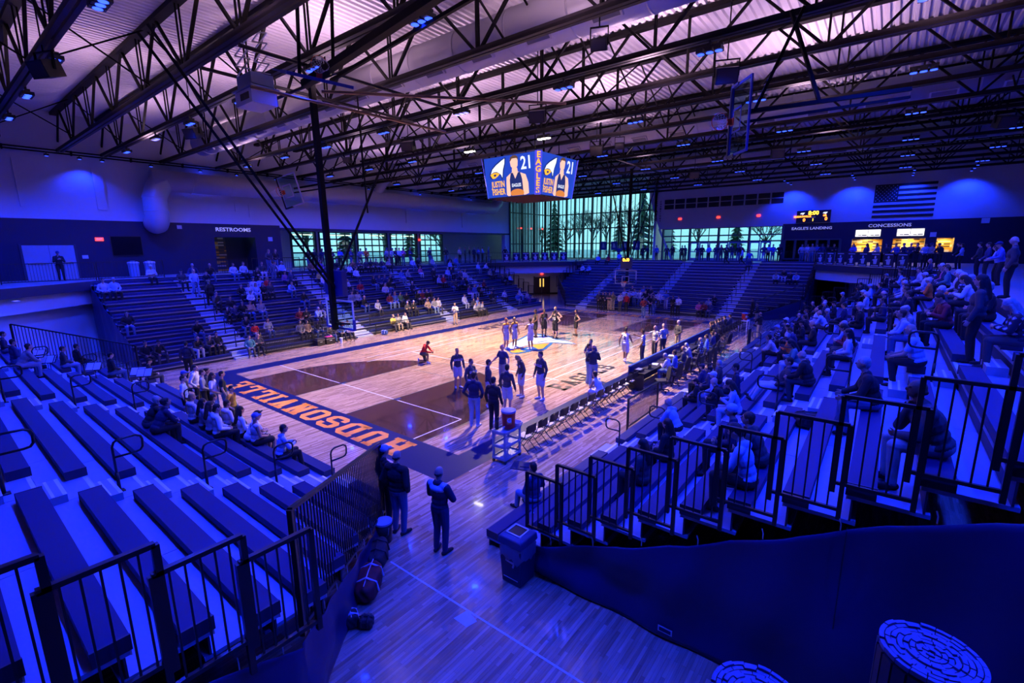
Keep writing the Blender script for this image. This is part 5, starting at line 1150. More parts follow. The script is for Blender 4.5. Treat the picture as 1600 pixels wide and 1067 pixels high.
# ------------------------------------------------------------------ people: one continuous remeshed body per pose
SKIN, TOP, BOT, SHOE, HAIR, ACC = range(6)
def V(*a): return Vector(a)
STAND = dict(pel=(0, 0, .95), lean=0, legs=(((.10, .03, .51), (.105, -.02, .085)), ((-.10, .03, .51), (-.105, -.02, .085))), foot=0.)
SIT = dict(pel=(0, .01, .115), lean=.06, legs=(((.13, .43, .085), (.14, .41, -.375)), ((-.13, .43, .085), (-.14, .41, -.375))), foot=-.46)
def arms(e, w, e2=None, w2=None):
    return ((e, w), (e2 or (-e[0], e[1], e[2]), w2 or (-w[0], w[1], w[2])))
POSES = {
 'relax': dict(STAND, arms=arms((.27, -.03, 1.13), (.275, .07, .88))),
 'cross': dict(STAND, arms=arms((.27, .07, 1.14), (-.08, .20, 1.20), (-.27, .06, 1.13), (.09, .17, 1.14))),
 'hips': dict(STAND, arms=arms((.42, -.10, 1.15), (.20, .03, 1.01))),
 'pocket': dict(STAND, arms=arms((.31, -.09, 1.13), (.20, .06, .93))),
 'clasp': dict(STAND, arms=arms((.27, .02, 1.13), (.045, .20, .96))),
 'clap': dict(STAND, arms=arms((.25, .12, 1.14), (.05, .38, 1.27))),
 'phone': dict(STAND, arms=arms((.24, .06, 1.13), (.06, .28, 1.27)), hp=.3),
 'bow': dict(STAND, arms=arms((.27, -.02, 1.13), (.26, .08, .88)), hp=.9, lean=.1),
 'out': dict(STAND, arms=arms((.36, -.02, 1.17), (.47, .13, 1.0))),
 'point': dict(STAND, arms=arms((.30, .20, 1.30), (.30, .46, 1.36), (-.30, -.08, 1.13), (-.20, .06, .93))),
 'walk': dict(STAND, arms=arms((.27, .06, 1.14), (.26, .26, .98), (-.27, -.12, 1.14), (-.27, -.08, .90)), legs=(((.10, .05, .52), (.10, -.24, .17)), ((-.10, .19, .53), (-.10, .17, .10))), lean=.05),
 'reach': dict(STAND, arms=arms((.24, .14, 1.16), (.14, .36, 1.28), (-.24, .16, 1.17), (-.12, .40, 1.33))),
 'rail': dict(STAND, arms=arms((.27, .10, 1.13), (.16, .32, 1.05)), lean=.22, pel=(0, -.05, .94)),
 'kneel': dict(pel=(0, -.02, .52), lean=.55, legs=(((.13, .38, .50), (.13, .36, .085)), ((-.12, .10, .075), (-.12, -.33, .09))), foot=0., arms=arms((.24, .36, .66), (.10, .56, .60)), hp=.2),
 'lap': dict(SIT, arms=arms((.27, .04, .30), (.10, .27, .20))),
 'knees': dict(SIT, lean=.55, arms=arms((.22, .34, .26), (.05, .46, .20)), hp=-.25),
 'fold': dict(SIT, lean=.12, arms=arms((.26, .10, .31), (-.08, .22, .36), (-.26, .09, .30), (.09, .20, .31))),
 'device': dict(SIT, lean=.28, arms=arms((.25, .20, .30), (.06, .36, .34)), hp=.45),
 'chin': dict(SIT, lean=.42, arms=arms((.18, .34, .24), (.07, .30, .50), (-.25, .26, .25), (-.06, .40, .20)), hp=-.05),
 'back': dict(SIT, lean=-.28, arms=arms((.30, -.08, .28), (.16, .14, .17)), legs=(((.13, .46, .10), (.16, .66, -.28)), ((-.13, .46, .10), (-.12, .64, -.28))), hp=-.1),
 'camera': dict(SIT, lean=.2, arms=arms((.25, .18, .32), (.07, .36, .36)), legs=(((.13, .43, .09), (.14, .48, -.375)), ((-.13, .43, .09), (-.10, .30, -.375)))),
 'wide': dict(SIT, lean=.30, arms=arms((.27, .22, .28), (.20, .43, .19)), legs=(((.20, .42, .085), (.22, .42, -.375)), ((-.20, .42, .085), (-.22, .34, -.375)))),
}
for _k in list(POSES):
    _p = POSES[_k]
    if _p['foot'] < -.1: POSES[_k+'_n'] = dict(_p, legs=tuple((kn, (an[0], an[1], an[2]+.045)) for kn, an in _p['legs'])); POSES[_k+'_f'] = dict(_p, legs=tuple((kn, (an[0], an[1]+.07, an[2]+.12)) for kn, an in _p['legs']))
def human(pose, hair='short', outfit='long', hi=False, bulk=1.0, yoke=False):
    P = POSES[pose]; pr = []
    def cap(a, b, r0, r1, reg): pr.append(('c', V(*a), V(*b), r0, r1, reg))
    def ell(c, rad, reg, ax=None): pr.append(('e', V(*c), rad, ax, reg, None))
    human.head = None
    pel = V(*P['pel']); ln = P['lean']; up = V(0, math.sin(ln), math.cos(ln)); fw = V(0, math.cos(ln), -math.sin(ln)); rt = V(1, 0, 0)
    AX = (rt, fw, up)
    A = lambda x, y, z: pel+rt*x+fw*y+up*z
    sit = P['foot'] < -.1
    k = bulk
    sleeve = {'long': 2, 'jacket': 2, 'tee': 1, 'jersey': 0, 'warm': 2, 'polo': 1}[outfit]
    shorts = outfit in ('jersey', 'warm')
    if outfit == 'jacket': k *= 1.08
    ell(A(0, -.005, -.005), (.165*k, .118*k, .125), BOT, AX)
    ell(A(0, .005, .13), (.158*k, .118*k, .15), TOP, AX); ell(A(0, .0, .30), (.178*k, .122*k, .18), TOP, AX)
    ell(A(0, .0, .03), (.172*k, .126*k, .075), TOP, AX)
    sh = .155*k
    cap(A(-sh, -.01, .445), A(sh, -.01, .445), .066*k, .066*k, ACC if yoke else TOP)
    if yoke: ell(A(0, -.02, .40), (.172*k, .115*k, .085), ACC, AX)
    cap(A(0, -.01, .47), A(0, .005, .59), .060, .052, SKIN)
    if outfit in ('jacket', 'long', 'warm'): cap(A(-.03, -.02, .495), A(.03, -.02, .495), .068, .068, TOP)
    if hair == 'hood': cap(A(-.05, -.07, .48), A(.05, -.07, .48), .075, .075, TOP)
    # head
    hp = P.get('hp', 0.)-(.0 if not sit else ln*.6); hu = V(0, math.sin(ln*.5+hp), math.cos(ln*.5+hp)); hf = V(0, hu.z, -hu.y); HX_ = (rt, hf, hu)
    nb = A(0, .005, .585); hc = nb+hu*.105+hf*.025; human.head = hc.copy()
    Hh = lambda x, y, z: hc+rt*x+hf*y+hu*z
    ell(hc, (.073, .092, .105), SKIN, HX_); ell(Hh(0, .025, -.06), (.052, .062, .055), SKIN, HX_)
    ell(Hh(0, .098, -.018), (.013, .02, .022), SKIN, HX_)
    for s in (-1, 1):
        ell(Hh(s*.075, -.005, -.012), (.012, .022, .03), SKIN, HX_); ell(Hh(s*.030, .086, .012), (.013, .010, .009), HAIR, HX_)
    ell(Hh(0, .088, -.058), (.022, .008, .006), ACC if False else HAIR, HX_)
    if hair in ('short', 'hood'): ell(Hh(0, -.016, .030), (.081, .094, .094), HAIR, HX_); ell(Hh(0, -.055, -.02), (.068, .055, .07), HAIR, HX_)
    elif hair == 'bald': ell(Hh(0, -.045, -.03), (.076, .06, .035), HAIR, HX_)
    elif hair == 'curly':
        for a in range(9): t = a*2*PI/9; ell(Hh(.05*math.cos(t), -.02+.055*math.sin(t), .065), (.045, .045, .045), HAIR, HX_)
        ell(Hh(0, -.03, .03), (.088, .095, .09), HAIR, HX_)
    elif hair in ('long', 'ponytail'):
        ell(Hh(0, -.018, .028), (.085, .098, .096), HAIR, HX_)
        if hair == 'long':
            cap(Hh(0, -.07, -.02), A(0, -.115, .36), .075, .065, HAIR)
            for s in (-1, 1): cap(Hh(s*.06, -.02, -.02), A(s*.085, -.03, .42), .035, .028, HAIR)
        else: cap(Hh(0, -.11, .02), Hh(0, -.14, -.17), .035, .018, HAIR)
    elif hair == 'cap':
        ell(Hh(0, -.008, .042), (.086, .104, .083), ACC, HX_); ell(Hh(0, .115, .035), (.06, .06, .012), ACC, HX_); ell(Hh(0, -.05, -.03), (.07, .056, .05), HAIR, HX_)
    elif hair == 'beanie': ell(Hh(0, -.012, .045), (.088, .102, .092), ACC, HX_); ell(Hh(0, -.05, -.03), (.07, .056, .05), HAIR, HX_)
    # arms
    for s, (e, w) in zip((1, -1), P['arms']):
        S = A(s*(sh+.025), -.01, .435); E = V(*e); W = V(*w)
        if sit and k > 1.1: pass
        r = {2: .060, 1: .058, 0: .050}[sleeve]*(1.0 if outfit != 'jacket' else 1.15)
        if sleeve == 1:
            m = S.lerp(E, .62); cap(S, m, r*1.08, r*1.02, TOP); cap(S.lerp(E, .5), E, .047, .043, SKIN)
        else: cap(S, E, r*1.05, r*.90, TOP if sleeve else SKIN)
        if sleeve == 2: cap(E, E.lerp(W, .93), r*.88, r*.70, TOP); cap(E.lerp(W, .9), W, .032, .030, SKIN)
        else: cap(E, W, .043, .030, SKIN)
        d = (W-E).normalized()
        # palm frame
        o = V(-s, 0, 0) if abs(d.x) < .8 else V(0, -1, 0); n = (o-d*o.dot(d)).normalized(); q = d.cross(n)
        pc = W+d*.045; ell(pc, (.040, .017, .050), SKIN, (q, n, d))
        for i, (off, L) in enumerate(((-.030, .060), (-.010, .072), (.010, .068), (.029, .052))):
            b0 = W+d*.082+q*off; b1 = b0+(d*.9+n*.35).normalized()*L*.55; b2 = b1+(d*.5+n*.85).normalized()*L*.5
            cap(b0, b1, .0105, .0095, SKIN); cap(b1, b2, .0095, .008, SKIN)
        th = q if q.dot(V(0, 1, 0)) > 0 else -q
        t0 = W+d*.025+th*.030; t1 = t0+(d*.7+th*.7).normalized()*.04; cap(t0, t1, .013, .011, SKIN); cap(t1, t1+(d*.9+th*.15+n*.3).normalized()*.03, .011, .009, SKIN)
    # legs
    for s, (kn, an) in zip((1, -1), P['legs']):
        Hj = pel+V(s*.092, 0, -.03 if not sit else -.015); K = V(*kn); N = V(*an)
        if shorts:
            m = Hj.lerp(K, .86); cap(Hj, m, .105, .098, BOT); cap(Hj.lerp(K, .7), K, .066, .055, SKIN)
            cap(K, K.lerp(N, .35), .053, .057, SKIN); cap(K.lerp(N, .3), N, .055, .037, SKIN); cap(N+V(0, 0, .06), N, .04, .042, SHOE)
        else:
            cap(Hj, K, .096*min(k, 1.12), .074, BOT); cap(K, K.lerp(N, .4), .070, .068, BOT); cap(K.lerp(N, .35), N+V(0, 0, .015), .068, .056, BOT)
        td = V(s*.25, 1, 0).normalized()
        if pose == 'kneel' and s < 0: td = V(0, -.2, -1).normalized()
        if pose == 'walk' and s > 0: td = V(0, .8, -.5).normalized()
        if pose.startswith('back'): td = V(s*.2, .8, .55).normalized()
        hl = N+V(0, 0, -.045); cap(hl-td*.045, hl+td*.10, .042, .042, SHOE); cap(hl+td*.08, hl+td*.165+V(0, 0, -.006), .042, .032, SHOE)
    return pr
def _ring_caps(mb, a, b, r0, r1, n):
    """tapered capsule"""
    d = b-a; L = d.length
    if L < 1e-6: d = V(0, 0, 1)
    R = d.normalized().to_track_quat('Z', 'Y').to_matrix(); rows = []
    for i in range(0, 4): t = -PI/2+i*PI/8; rows.append((r0*math.cos(t), r0*math.sin(t)))
    rows.append((r0, 0)); rows.append((r1, L))
    for i in range(1, 5): t = i*PI/8; rows.append((r1*math.cos(t), L+r1*math.sin(t)))
    rows[0] = (r0*.05, -r0); rows[-1] = (r1*.05, L+r1)
    vs = []; fs = []
    for r, z in rows:
        for k in range(n): q = 2*PI*k/n; vs.append(a+R @ V(r*math.cos(q), r*math.sin(q), z))
    m = len(rows)
    for i in range(m-1):
        for k in range(n): l = (k+1) % n; fs.append((i*n+k, i*n+l, (i+1)*n+l, (i+1)*n+k))
    fs.append(tuple(range(n-1, -1, -1))); fs.append(tuple((m-1)*n+k for k in range(n))); mb._add(vs, fs, 0)
def _ell(mb, c, rad, ax, n=14):
    ax = ax or (V(1, 0, 0), V(0, 1, 0), V(0, 0, 1)); vs = []; fs = []; m = 9
    for i in range(m):
        t = -PI/2+PI*(i+.03*(i == 0)-.03*(i == m-1))/(m-1); cr, sr = max(.03, math.cos(t)), math.sin(t)
        for k in range(n): q = 2*PI*k/n; vs.append(c+ax[0]*(rad[0]*cr*math.cos(q))+ax[1]*(rad[1]*cr*math.sin(q))+ax[2]*(rad[2]*sr))
    for i in range(m-1):
        for k in range(n): l = (k+1) % n; fs.append((i*n+k, i*n+l, (i+1)*n+l, (i+1)*n+k))
    fs.append(tuple(range(n-1, -1, -1))); fs.append(tuple((m-1)*n+k for k in range(n))); mb._add(vs, fs, 0)
_proto = {}; _pend = []
def proto(key):
    if key in _proto: return
    pose, hair, outfit, res, bulk, yoke = key; pr = human(pose, hair, outfit, res == 'hi', bulk, yoke); mb = MB()
    for p in pr:
        if p[0] == 'c': _ring_caps(mb, p[1], p[2], p[3], p[4], 12)
        else: _ell(mb, p[1], p[2], p[3])
    o = bpy.data.objects.new('tmp_body', mb.mesh('tmp_body')); COL.objects.link(o)
    r = o.modifiers.new('r', 'REMESH'); r.mode = 'VOXEL'; r.voxel_size = {'hi': .0095, 'mid': .0135, 'lo': .0195, 'far': .030}[res]; r.adaptivity = 0
    s = o.modifiers.new('s', 'SMOOTH'); s.factor = .5; s.iterations = 3 if res == 'hi' else (2 if res != 'far' else 1)
    _proto[key] = None; _pend.append((o, key, pr))
def _regions(co, pr):
    n = len(co); best = np.full(n, 1e9, np.float32); reg = np.zeros(n, np.int32)
    for p in pr:
        if p[0] == 'c':
            a = np.array(p[1], np.float32); b = np.array(p[2], np.float32); ab = b-a; h = np.clip(((co-a) @ ab)/max(1e-9, float(ab @ ab)), 0, 1); d = np.linalg.norm(co-a-h[:, None]*ab, axis=1)-(p[3]+(p[4]-p[3])*h)
        else:
            ax = p[3] or (V(1, 0, 0), V(0, 1, 0), V(0, 0, 1)); q = (co-np.array(p[1], np.float32)) @ np.array([list(x) for x in ax], np.float32).T; rd = np.array(p[2], np.float32); kk = np.linalg.norm(q/rd, axis=1); k2 = np.linalg.norm(q/(rd*rd), axis=1); d = kk*(kk-1)/np.maximum(k2, 1e-6)
        g = p[5] if p[0] == 'c' else p[4]
        if g == HAIR: d = d-.002
        m = d < best; best[m] = d[m]; reg[m] = g
    return reg
def finish_protos(most=300):
    """the largest figures stay single objects, the farthest become one distant crowd"""
    view = sorted(PEOPLE, key=lambda q: (q[0].location-CAM).length*(1.0 if 'seated' not in q[0]['label'] else 1.25))
    far = [q for q in view[most:]]; keep = view[:most]
    for q in far: q[1][3] = 'far'
    for q in PEOPLE: proto(tuple(q[1]))
    bpy.context.view_layer.update(); dg = bpy.context.evaluated_depsgraph_get()
    for o, key, pr in _pend:
        t = bpy.data.meshes.new_from_object(o.evaluated_get(dg)); t.name = 'body_shape'; n = len(t.vertices); co = np.empty(n*3, np.float32); t.vertices.foreach_get('co', co); co = co.reshape(-1, 3)
        fs = np.empty(len(t.polygons), np.int32); t.polygons.foreach_get('loop_start', fs); li = np.empty(len(t.loops), np.int32); t.loops.foreach_get('vertex_index', li)
        fr = _regions(co, pr)[li[fs]]; t.materials.clear()
        for i in range(6): t.materials.append(None)
        t.polygons.foreach_set('material_index', fr); t.polygons.foreach_set('use_smooth', [True]*len(fs)); t.update(); _proto[key] = t
    for o, key, pr in _pend: d_ = o.data; bpy.data.objects.remove(o); bpy.data.meshes.remove(d_)
    for o, key, ms in keep:
        o.data = _proto[tuple(key)]
        for i, m in enumerate(ms): o.material_slots[i].link = 'OBJECT'; o.material_slots[i].material = m
    if far:
        mats = []; Vs = []; Ls = []; Ts = []; Ms = []; base = 0
        for o, key, ms in far:
            t = _proto[tuple(key)]; n = len(t.vertices); co = np.empty(n*3, np.float32); t.vertices.foreach_get('co', co); co = co.reshape(-1, 3)
            Mw = np.array((Matrix.Translation(o.location) @ o.rotation_euler.to_matrix().to_4x4() @ Matrix.Diagonal((*o.scale, 1)))); Vs.append(co @ Mw[:3, :3].T+Mw[:3, 3])
            li = np.empty(len(t.loops), np.int32); t.loops.foreach_get('vertex_index', li); Ls.append(li+base); base += n
            lt = np.empty(len(t.polygons), np.int32); t.polygons.foreach_get('loop_total', lt); Ts.append(lt); mi = np.empty(len(t.polygons), np.int32); t.polygons.foreach_get('material_index', mi)
            idx = []
            for m in ms:
                if m not in mats: mats.append(m)
                idx.append(mats.index(m))
            Ms.append(np.array(idx, np.int32)[mi])
            for c in list(o.children): bpy.data.objects.remove(c)
            bpy.data.objects.remove(o)
        Vs = np.concatenate(Vs); Ls = np.concatenate(Ls); Ts = np.concatenate(Ts); Ms = np.concatenate(Ms); me = bpy.data.meshes.new('distant_crowd'); me.vertices.add(len(Vs)); me.vertices.foreach_set('co', Vs.astype(np.float32).ravel())
        me.loops.add(len(Ls)); me.loops.foreach_set('vertex_index', Ls); me.polygons.add(len(Ts)); me.polygons.foreach_set('loop_start', np.concatenate([[0], np.cumsum(Ts)[:-1]]).astype(np.int32))
        for m in mats: me.materials.append(m)
        me.polygons.foreach_set('material_index', Ms); me.polygons.foreach_set('use_smooth', [True]*len(Ts)); me.update(calc_edges=True); me.validate()
        c = bpy.data.objects.new('distant_crowd', me); COL.objects.link(c); c['kind'] = 'stuff'; c['label'] = 'distant spectators at the back of the left and far stands and on the far concourse'; c['category'] = 'crowd'
    bpy.data.meshes.remove(_dummy)
COLS = {'black': (.012, .012, .016), 'dark navy': (.012, .018, .06), 'navy': (.02, .03, .11), 'charcoal': (.05, .05, .06), 'grey': (.28, .29, .32), 'light grey': (.50, .51, .55), 'white': (.74, .74, .76), 'blue': (.05, .12, .45), 'light blue': (.32, .45, .70), 'teal': (.06, .22, .25), 'red': (.55, .015, .02), 'maroon': (.16, .015, .03), 'orange': (.80, .18, .02), 'gold': (.75, .36, .03), 'yellow': (.65, .48, .10), 'tan': (.45, .31, .20), 'brown': (.15, .075, .045), 'pink': (.65, .12, .28), 'purple': (.16, .06, .24), 'green': (.06, .16, .09), 'olive': (.22, .20, .06), 'khaki': (.36, .29, .19), 'denim': (.07, .13, .27), 'pale denim': (.20, .30, .48), 'plaid': (.3, .33, .45), 'striped': (.5, .5, .5)}
HAIRC = {'dark': (.012, .008, .007), 'brown': (.05, .025, .013), 'blond': (.38, .24, .10), 'grey': (.36, .36, .38), 'white': (.62, .62, .64), 'red': (.20, .06, .02)}
SKINS = [(.52, .30, .21), (.58, .35, .25), (.46, .25, .17), (.60, .38, .29), (.16, .075, .045), (.28, .15, .09)]
def cloth(c):
    if c == 'plaid' or c == 'striped':
        if c in _mats: return _mats[c]
        m = bpy.data.materials.new(c); m.use_nodes = True; nt = m.node_tree; b = nt.nodes['Principled BSDF']; b.inputs['Roughness'].default_value = .85
        tc = nt.nodes.new('ShaderNodeTexCoord'); w1 = nt.nodes.new('ShaderNodeTexWave'); w2 = nt.nodes.new('ShaderNodeTexWave'); rp = nt.nodes.new('ShaderNodeValToRGB'); mx = nt.nodes.new('ShaderNodeMath')
        w1.wave_type = w2.wave_type = 'BANDS'; w1.bands_direction = 'X'; w2.bands_direction = 'Z'; sc_ = 3.2 if c == 'plaid' else 7.5
        w1.inputs['Scale'].default_value = w2.inputs['Scale'].default_value = sc_
        L = nt.links.new
        L(tc.outputs['Object'], w1.inputs['Vector']); L(tc.outputs['Object'], w2.inputs['Vector'])
        if c == 'plaid': mx.operation = 'ADD'; L(w1.outputs['Fac'], mx.inputs[0]); L(w2.outputs['Fac'], mx.inputs[1])
        else: mx.operation = 'MULTIPLY'; L(w1.outputs['Fac'], mx.inputs[0]); mx.inputs[1].default_value = 1.6
        rp.color_ramp.interpolation = 'CONSTANT'; e = rp.color_ramp.elements; e[0].color = (.012, .014, .03, 1); e[1].position = .62 if c == 'plaid' else .5; e[1].color = (.16, .20, .36, 1) if c == 'plaid' else (.72, .72, .74, 1)
        if c == 'plaid': x = e.new(.86); x.color = (.62, .66, .78, 1)
        mr = nt.nodes.new('ShaderNodeMapRange'); mr.inputs['From Max'].default_value = 2.0 if c == 'plaid' else 1.6
        L(mx.outputs[0], mr.inputs['Value']); L(mr.outputs[0], rp.inputs['Fac']); L(rp.outputs['Color'], b.inputs['Base Color']); _mats[c] = m; return m
    return mat('cloth_'+c.replace(' ', '_'), COLS[c], .88, noise=.18, nscale=9, bump=.35, bscale=14)
def hairm(h): return mat('hair_'+h, HAIRC[h], .6, noise=.3, nscale=30, bump=.4, bscale=60)
def skinm(i): return mat('skin_%d' % i, SKINS[i], .55, noise=.05, nscale=12)
PEOPLE = []
_dummy = bpy.data.meshes.new('body_pending')
def person(loc, rz, pose, top, bot, hairc='brown', hair='short', outfit='long', res='lo', skin=None, scale=1.0, acc='navy', shoe='black', bulk=1.0, yoke=False, what=None, where='', ground=True, group=None):
    o = bpy.data.objects.new('person', _dummy); COL.objects.link(o); o.location = loc; o.rotation_euler = (0, 0, rz); o.scale = (scale,)*3
    rs = random.Random(len(PEOPLE)*7+3); sk = skin if skin is not None else rs.choice((0, 0, 1, 1, 2, 3, 3))
    o['category'] = 'person'; o['label'] = (what or 'person in %s top' % top)+((', ' if where else '')+where)
    if group: o['group'] = group
    PEOPLE.append((o, [pose, hair, outfit, res, bulk, yoke], (skinm(sk), cloth(top), cloth(bot), cloth(shoe), hairm(hairc), cloth(acc)))); return o
# ---- seats -------------------------------------------------------
def face_dir(st): return st.rz+PI
class Row: pass
SEATED = []
def sit(st, px, py, pose, top, bot='denim', hairc='brown', hair='short', outfit='long', hz=.715, res=None, **kw):
    """head pixel -> seat on the stand's benches"""
    human(pose, hair, outfit); hd = human.head; hz = hd.z; vh = .13-hd.y
    o = st.local(CAM); d = Matrix.Rotation(-st.rz, 3, 'Z') @ ray(px, py); sl = st.rise/st.pitch
    z0 = st.z0+.155+hz
    t = (z0+sl*(o.y-vh)-o.z)/(d.z-sl*d.y) if abs(d.z-sl*d.y) > 1e-6 else 20
    v = o.y+d.y*t; k = int(round((v-vh)/st.pitch)); k = max(0, min(st.n-1, k))
    t2 = t
    u = o.x+d.x*t2
    a, b = st.ext(k*st.pitch); u = max(a+.3, min(b-.3, u))
    SEATED.append(dict(st=st, k=k, u=u, px=px, pose=pose, top=top, bot=bot, hairc=hairc, hair=hair, outfit=outfit, res=res, kw=kw))
def place_seated():
    rows = {}
    for s in SEATED: rows.setdefault((s['st'].key, s['k']), []).append(s)
    nm = {'left': 'left stand', 'right': 'right stand', 'far': 'far stand', 'near': 'near stand'}
    for (key, k), L in rows.items():
        L.sort(key=lambda s: s['u']); st = L[0]['st']
        for _ in range(60):
            for i in range(len(L)-1):
                g = .47-(L[i+1]['u']-L[i]['u'])
                if g > 0: L[i]['u'] -= g/2; L[i+1]['u'] += g/2
        order = sorted(L, key=lambda s: s['px'])
        for i, s in enumerate(order):
            p = st.seat(k, s['u']); rs = random.Random(int(s['px']*13+k)); kw = dict(s['kw']); dist = (p-CAM).length
            res = s['res'] or ('hi' if dist < 9.5 else 'mid' if dist < 20 else 'lo'); sc = kw.pop('scale', None) or rs.uniform(.95, 1.04)
            # feet reach the tread in front: drop of the seat above it
            drop = (st.rise+.135) if k else (st.z0+.135)
            what = kw.pop('what', None); yaw = kw.pop('yaw', rs.uniform(-.3, .3))
            hd = {'long': 'long-haired person', 'cap': 'person in cap and', 'beanie': 'person in beanie and', 'bald': 'balding person', 'hood': 'hooded-collar person', 'ponytail': 'ponytailed person', 'curly': 'curly-haired person'}.get(s['hair'], 'person')
            if what is None: what = ('seated %s%s %s top' % (hd, '' if hd.endswith('and') else ' in', s['top']))
            q = person(p+Vector((0, 0, .0)), face_dir(st)+yaw, s['pose']+('_f' if k == 0 and key in ('left', 'right') else '_n' if key in ('near', 'far') else ''), s['top'], s['bot'], s['hairc'], s['hair'], s['outfit'], res, scale=sc, what=what, where='%s %s row, %s from left' % (nm[key], ordn[k], ordn[min(i, 19)]), group='spectators', **kw)
# ------------------------------------------------------------------ who sits where (pixel of the head, pose, clothes)
def crowd(st, x0, y0, sc, rows):
    for r in rows:
        x, y, pose, top = r[:4]; bot = r[4] if len(r) > 4 else 'denim'; hc = r[5] if len(r) > 5 else 'brown'; hr = r[6] if len(r) > 6 else 'short'; kw = r[7] if len(r) > 7 else {}
        sit(st, x0+x*sc, y0+y*sc, pose, top, bot, hc, hr, **kw)
KID = dict(scale=.8)
crowd(S_L, 120, 400, .1875, [
 (180, 205, 'lap', 'light grey', 'black'), (285, 205, 'lap', 'light blue', 'black', 'grey', 'hood'), (620, 98, 'fold', 'light grey', 'black', 'grey', 'cap', dict(acc='light grey')), (400, 452, 'lap', 'black', 'denim', 'dark', 'long'),
 (848, 105, 'lap', 'charcoal', 'black', 'dark', 'cap', dict(acc='black')), (975, 92, 'lap', 'navy', 'denim', 'grey'), (1058, 100, 'lap', 'black', 'black', 'brown', 'short', KID), (1112, 75, 'wide', 'black', 'denim', 'grey', 'bald'),
 (1300, 68, 'lap', 'light grey', 'denim', 'brown'), (1388, 68, 'lap', 'light grey', 'black', 'brown'), (1495, 98, 'device', 'black', 'black', 'brown'), (1555, 172, 'lap', 'red', 'black', 'blond', 'long'), (1505, 187, 'lap', 'light grey', 'denim', 'dark', 'long'),
 (1383, 252, 'lap', 'black', 'black', 'dark', 'long'), (1430, 268, 'lap', 'white', 'black', 'brown', 'short', KID), (1490, 248, 'lap', 'light blue', 'pale denim', 'blond', 'long'), (1570, 238, 'lap', 'black', 'black', 'brown', 'long'),
 (1180, 332, 'chin', 'charcoal', 'black', 'dark'), (1263, 328, 'lap', 'black', 'black', 'dark'), (1240, 402, 'knees', 'dark navy', 'black', 'dark', 'short', KID), (1315, 398, 'lap', 'navy', 'black', 'dark', 'short', KID),
 (1380, 388, 'lap', 'black', 'black', 'dark', 'long'), (1430, 372, 'fold', 'tan', 'denim', 'dark', 'long'), (1525, 368, 'lap', 'grey', 'denim', 'blond', 'short', dict(acc='gold', yoke=False)),
 (1015, 565, 'wide', 'black', 'denim', 'dark'), (1005, 702, 'knees', 'black', 'light grey', 'dark'), (1105, 683, 'knees', 'dark navy', 'black', 'dark'), (1180, 668, 'lap', 'black', 'black', 'dark'),
 (1420, 522, 'knees', 'dark navy', 'denim', 'grey', 'cap', dict(acc='black')), (1478, 542, 'lap', 'red', 'khaki', 'brown', 'short', KID), (1570, 508, 'lap', 'grey', 'denim', 'brown', 'long'),
 (1457, 692, 'lap', 'teal', 'charcoal', 'brown'), (1535, 683, 'fold', 'charcoal', 'black', 'brown', 'bald'), (545, 755, 'lap', 'black', 'black', 'dark'), (682, 745, 'wide', 'black', 'charcoal', 'dark', 'cap', dict(acc='black'))])
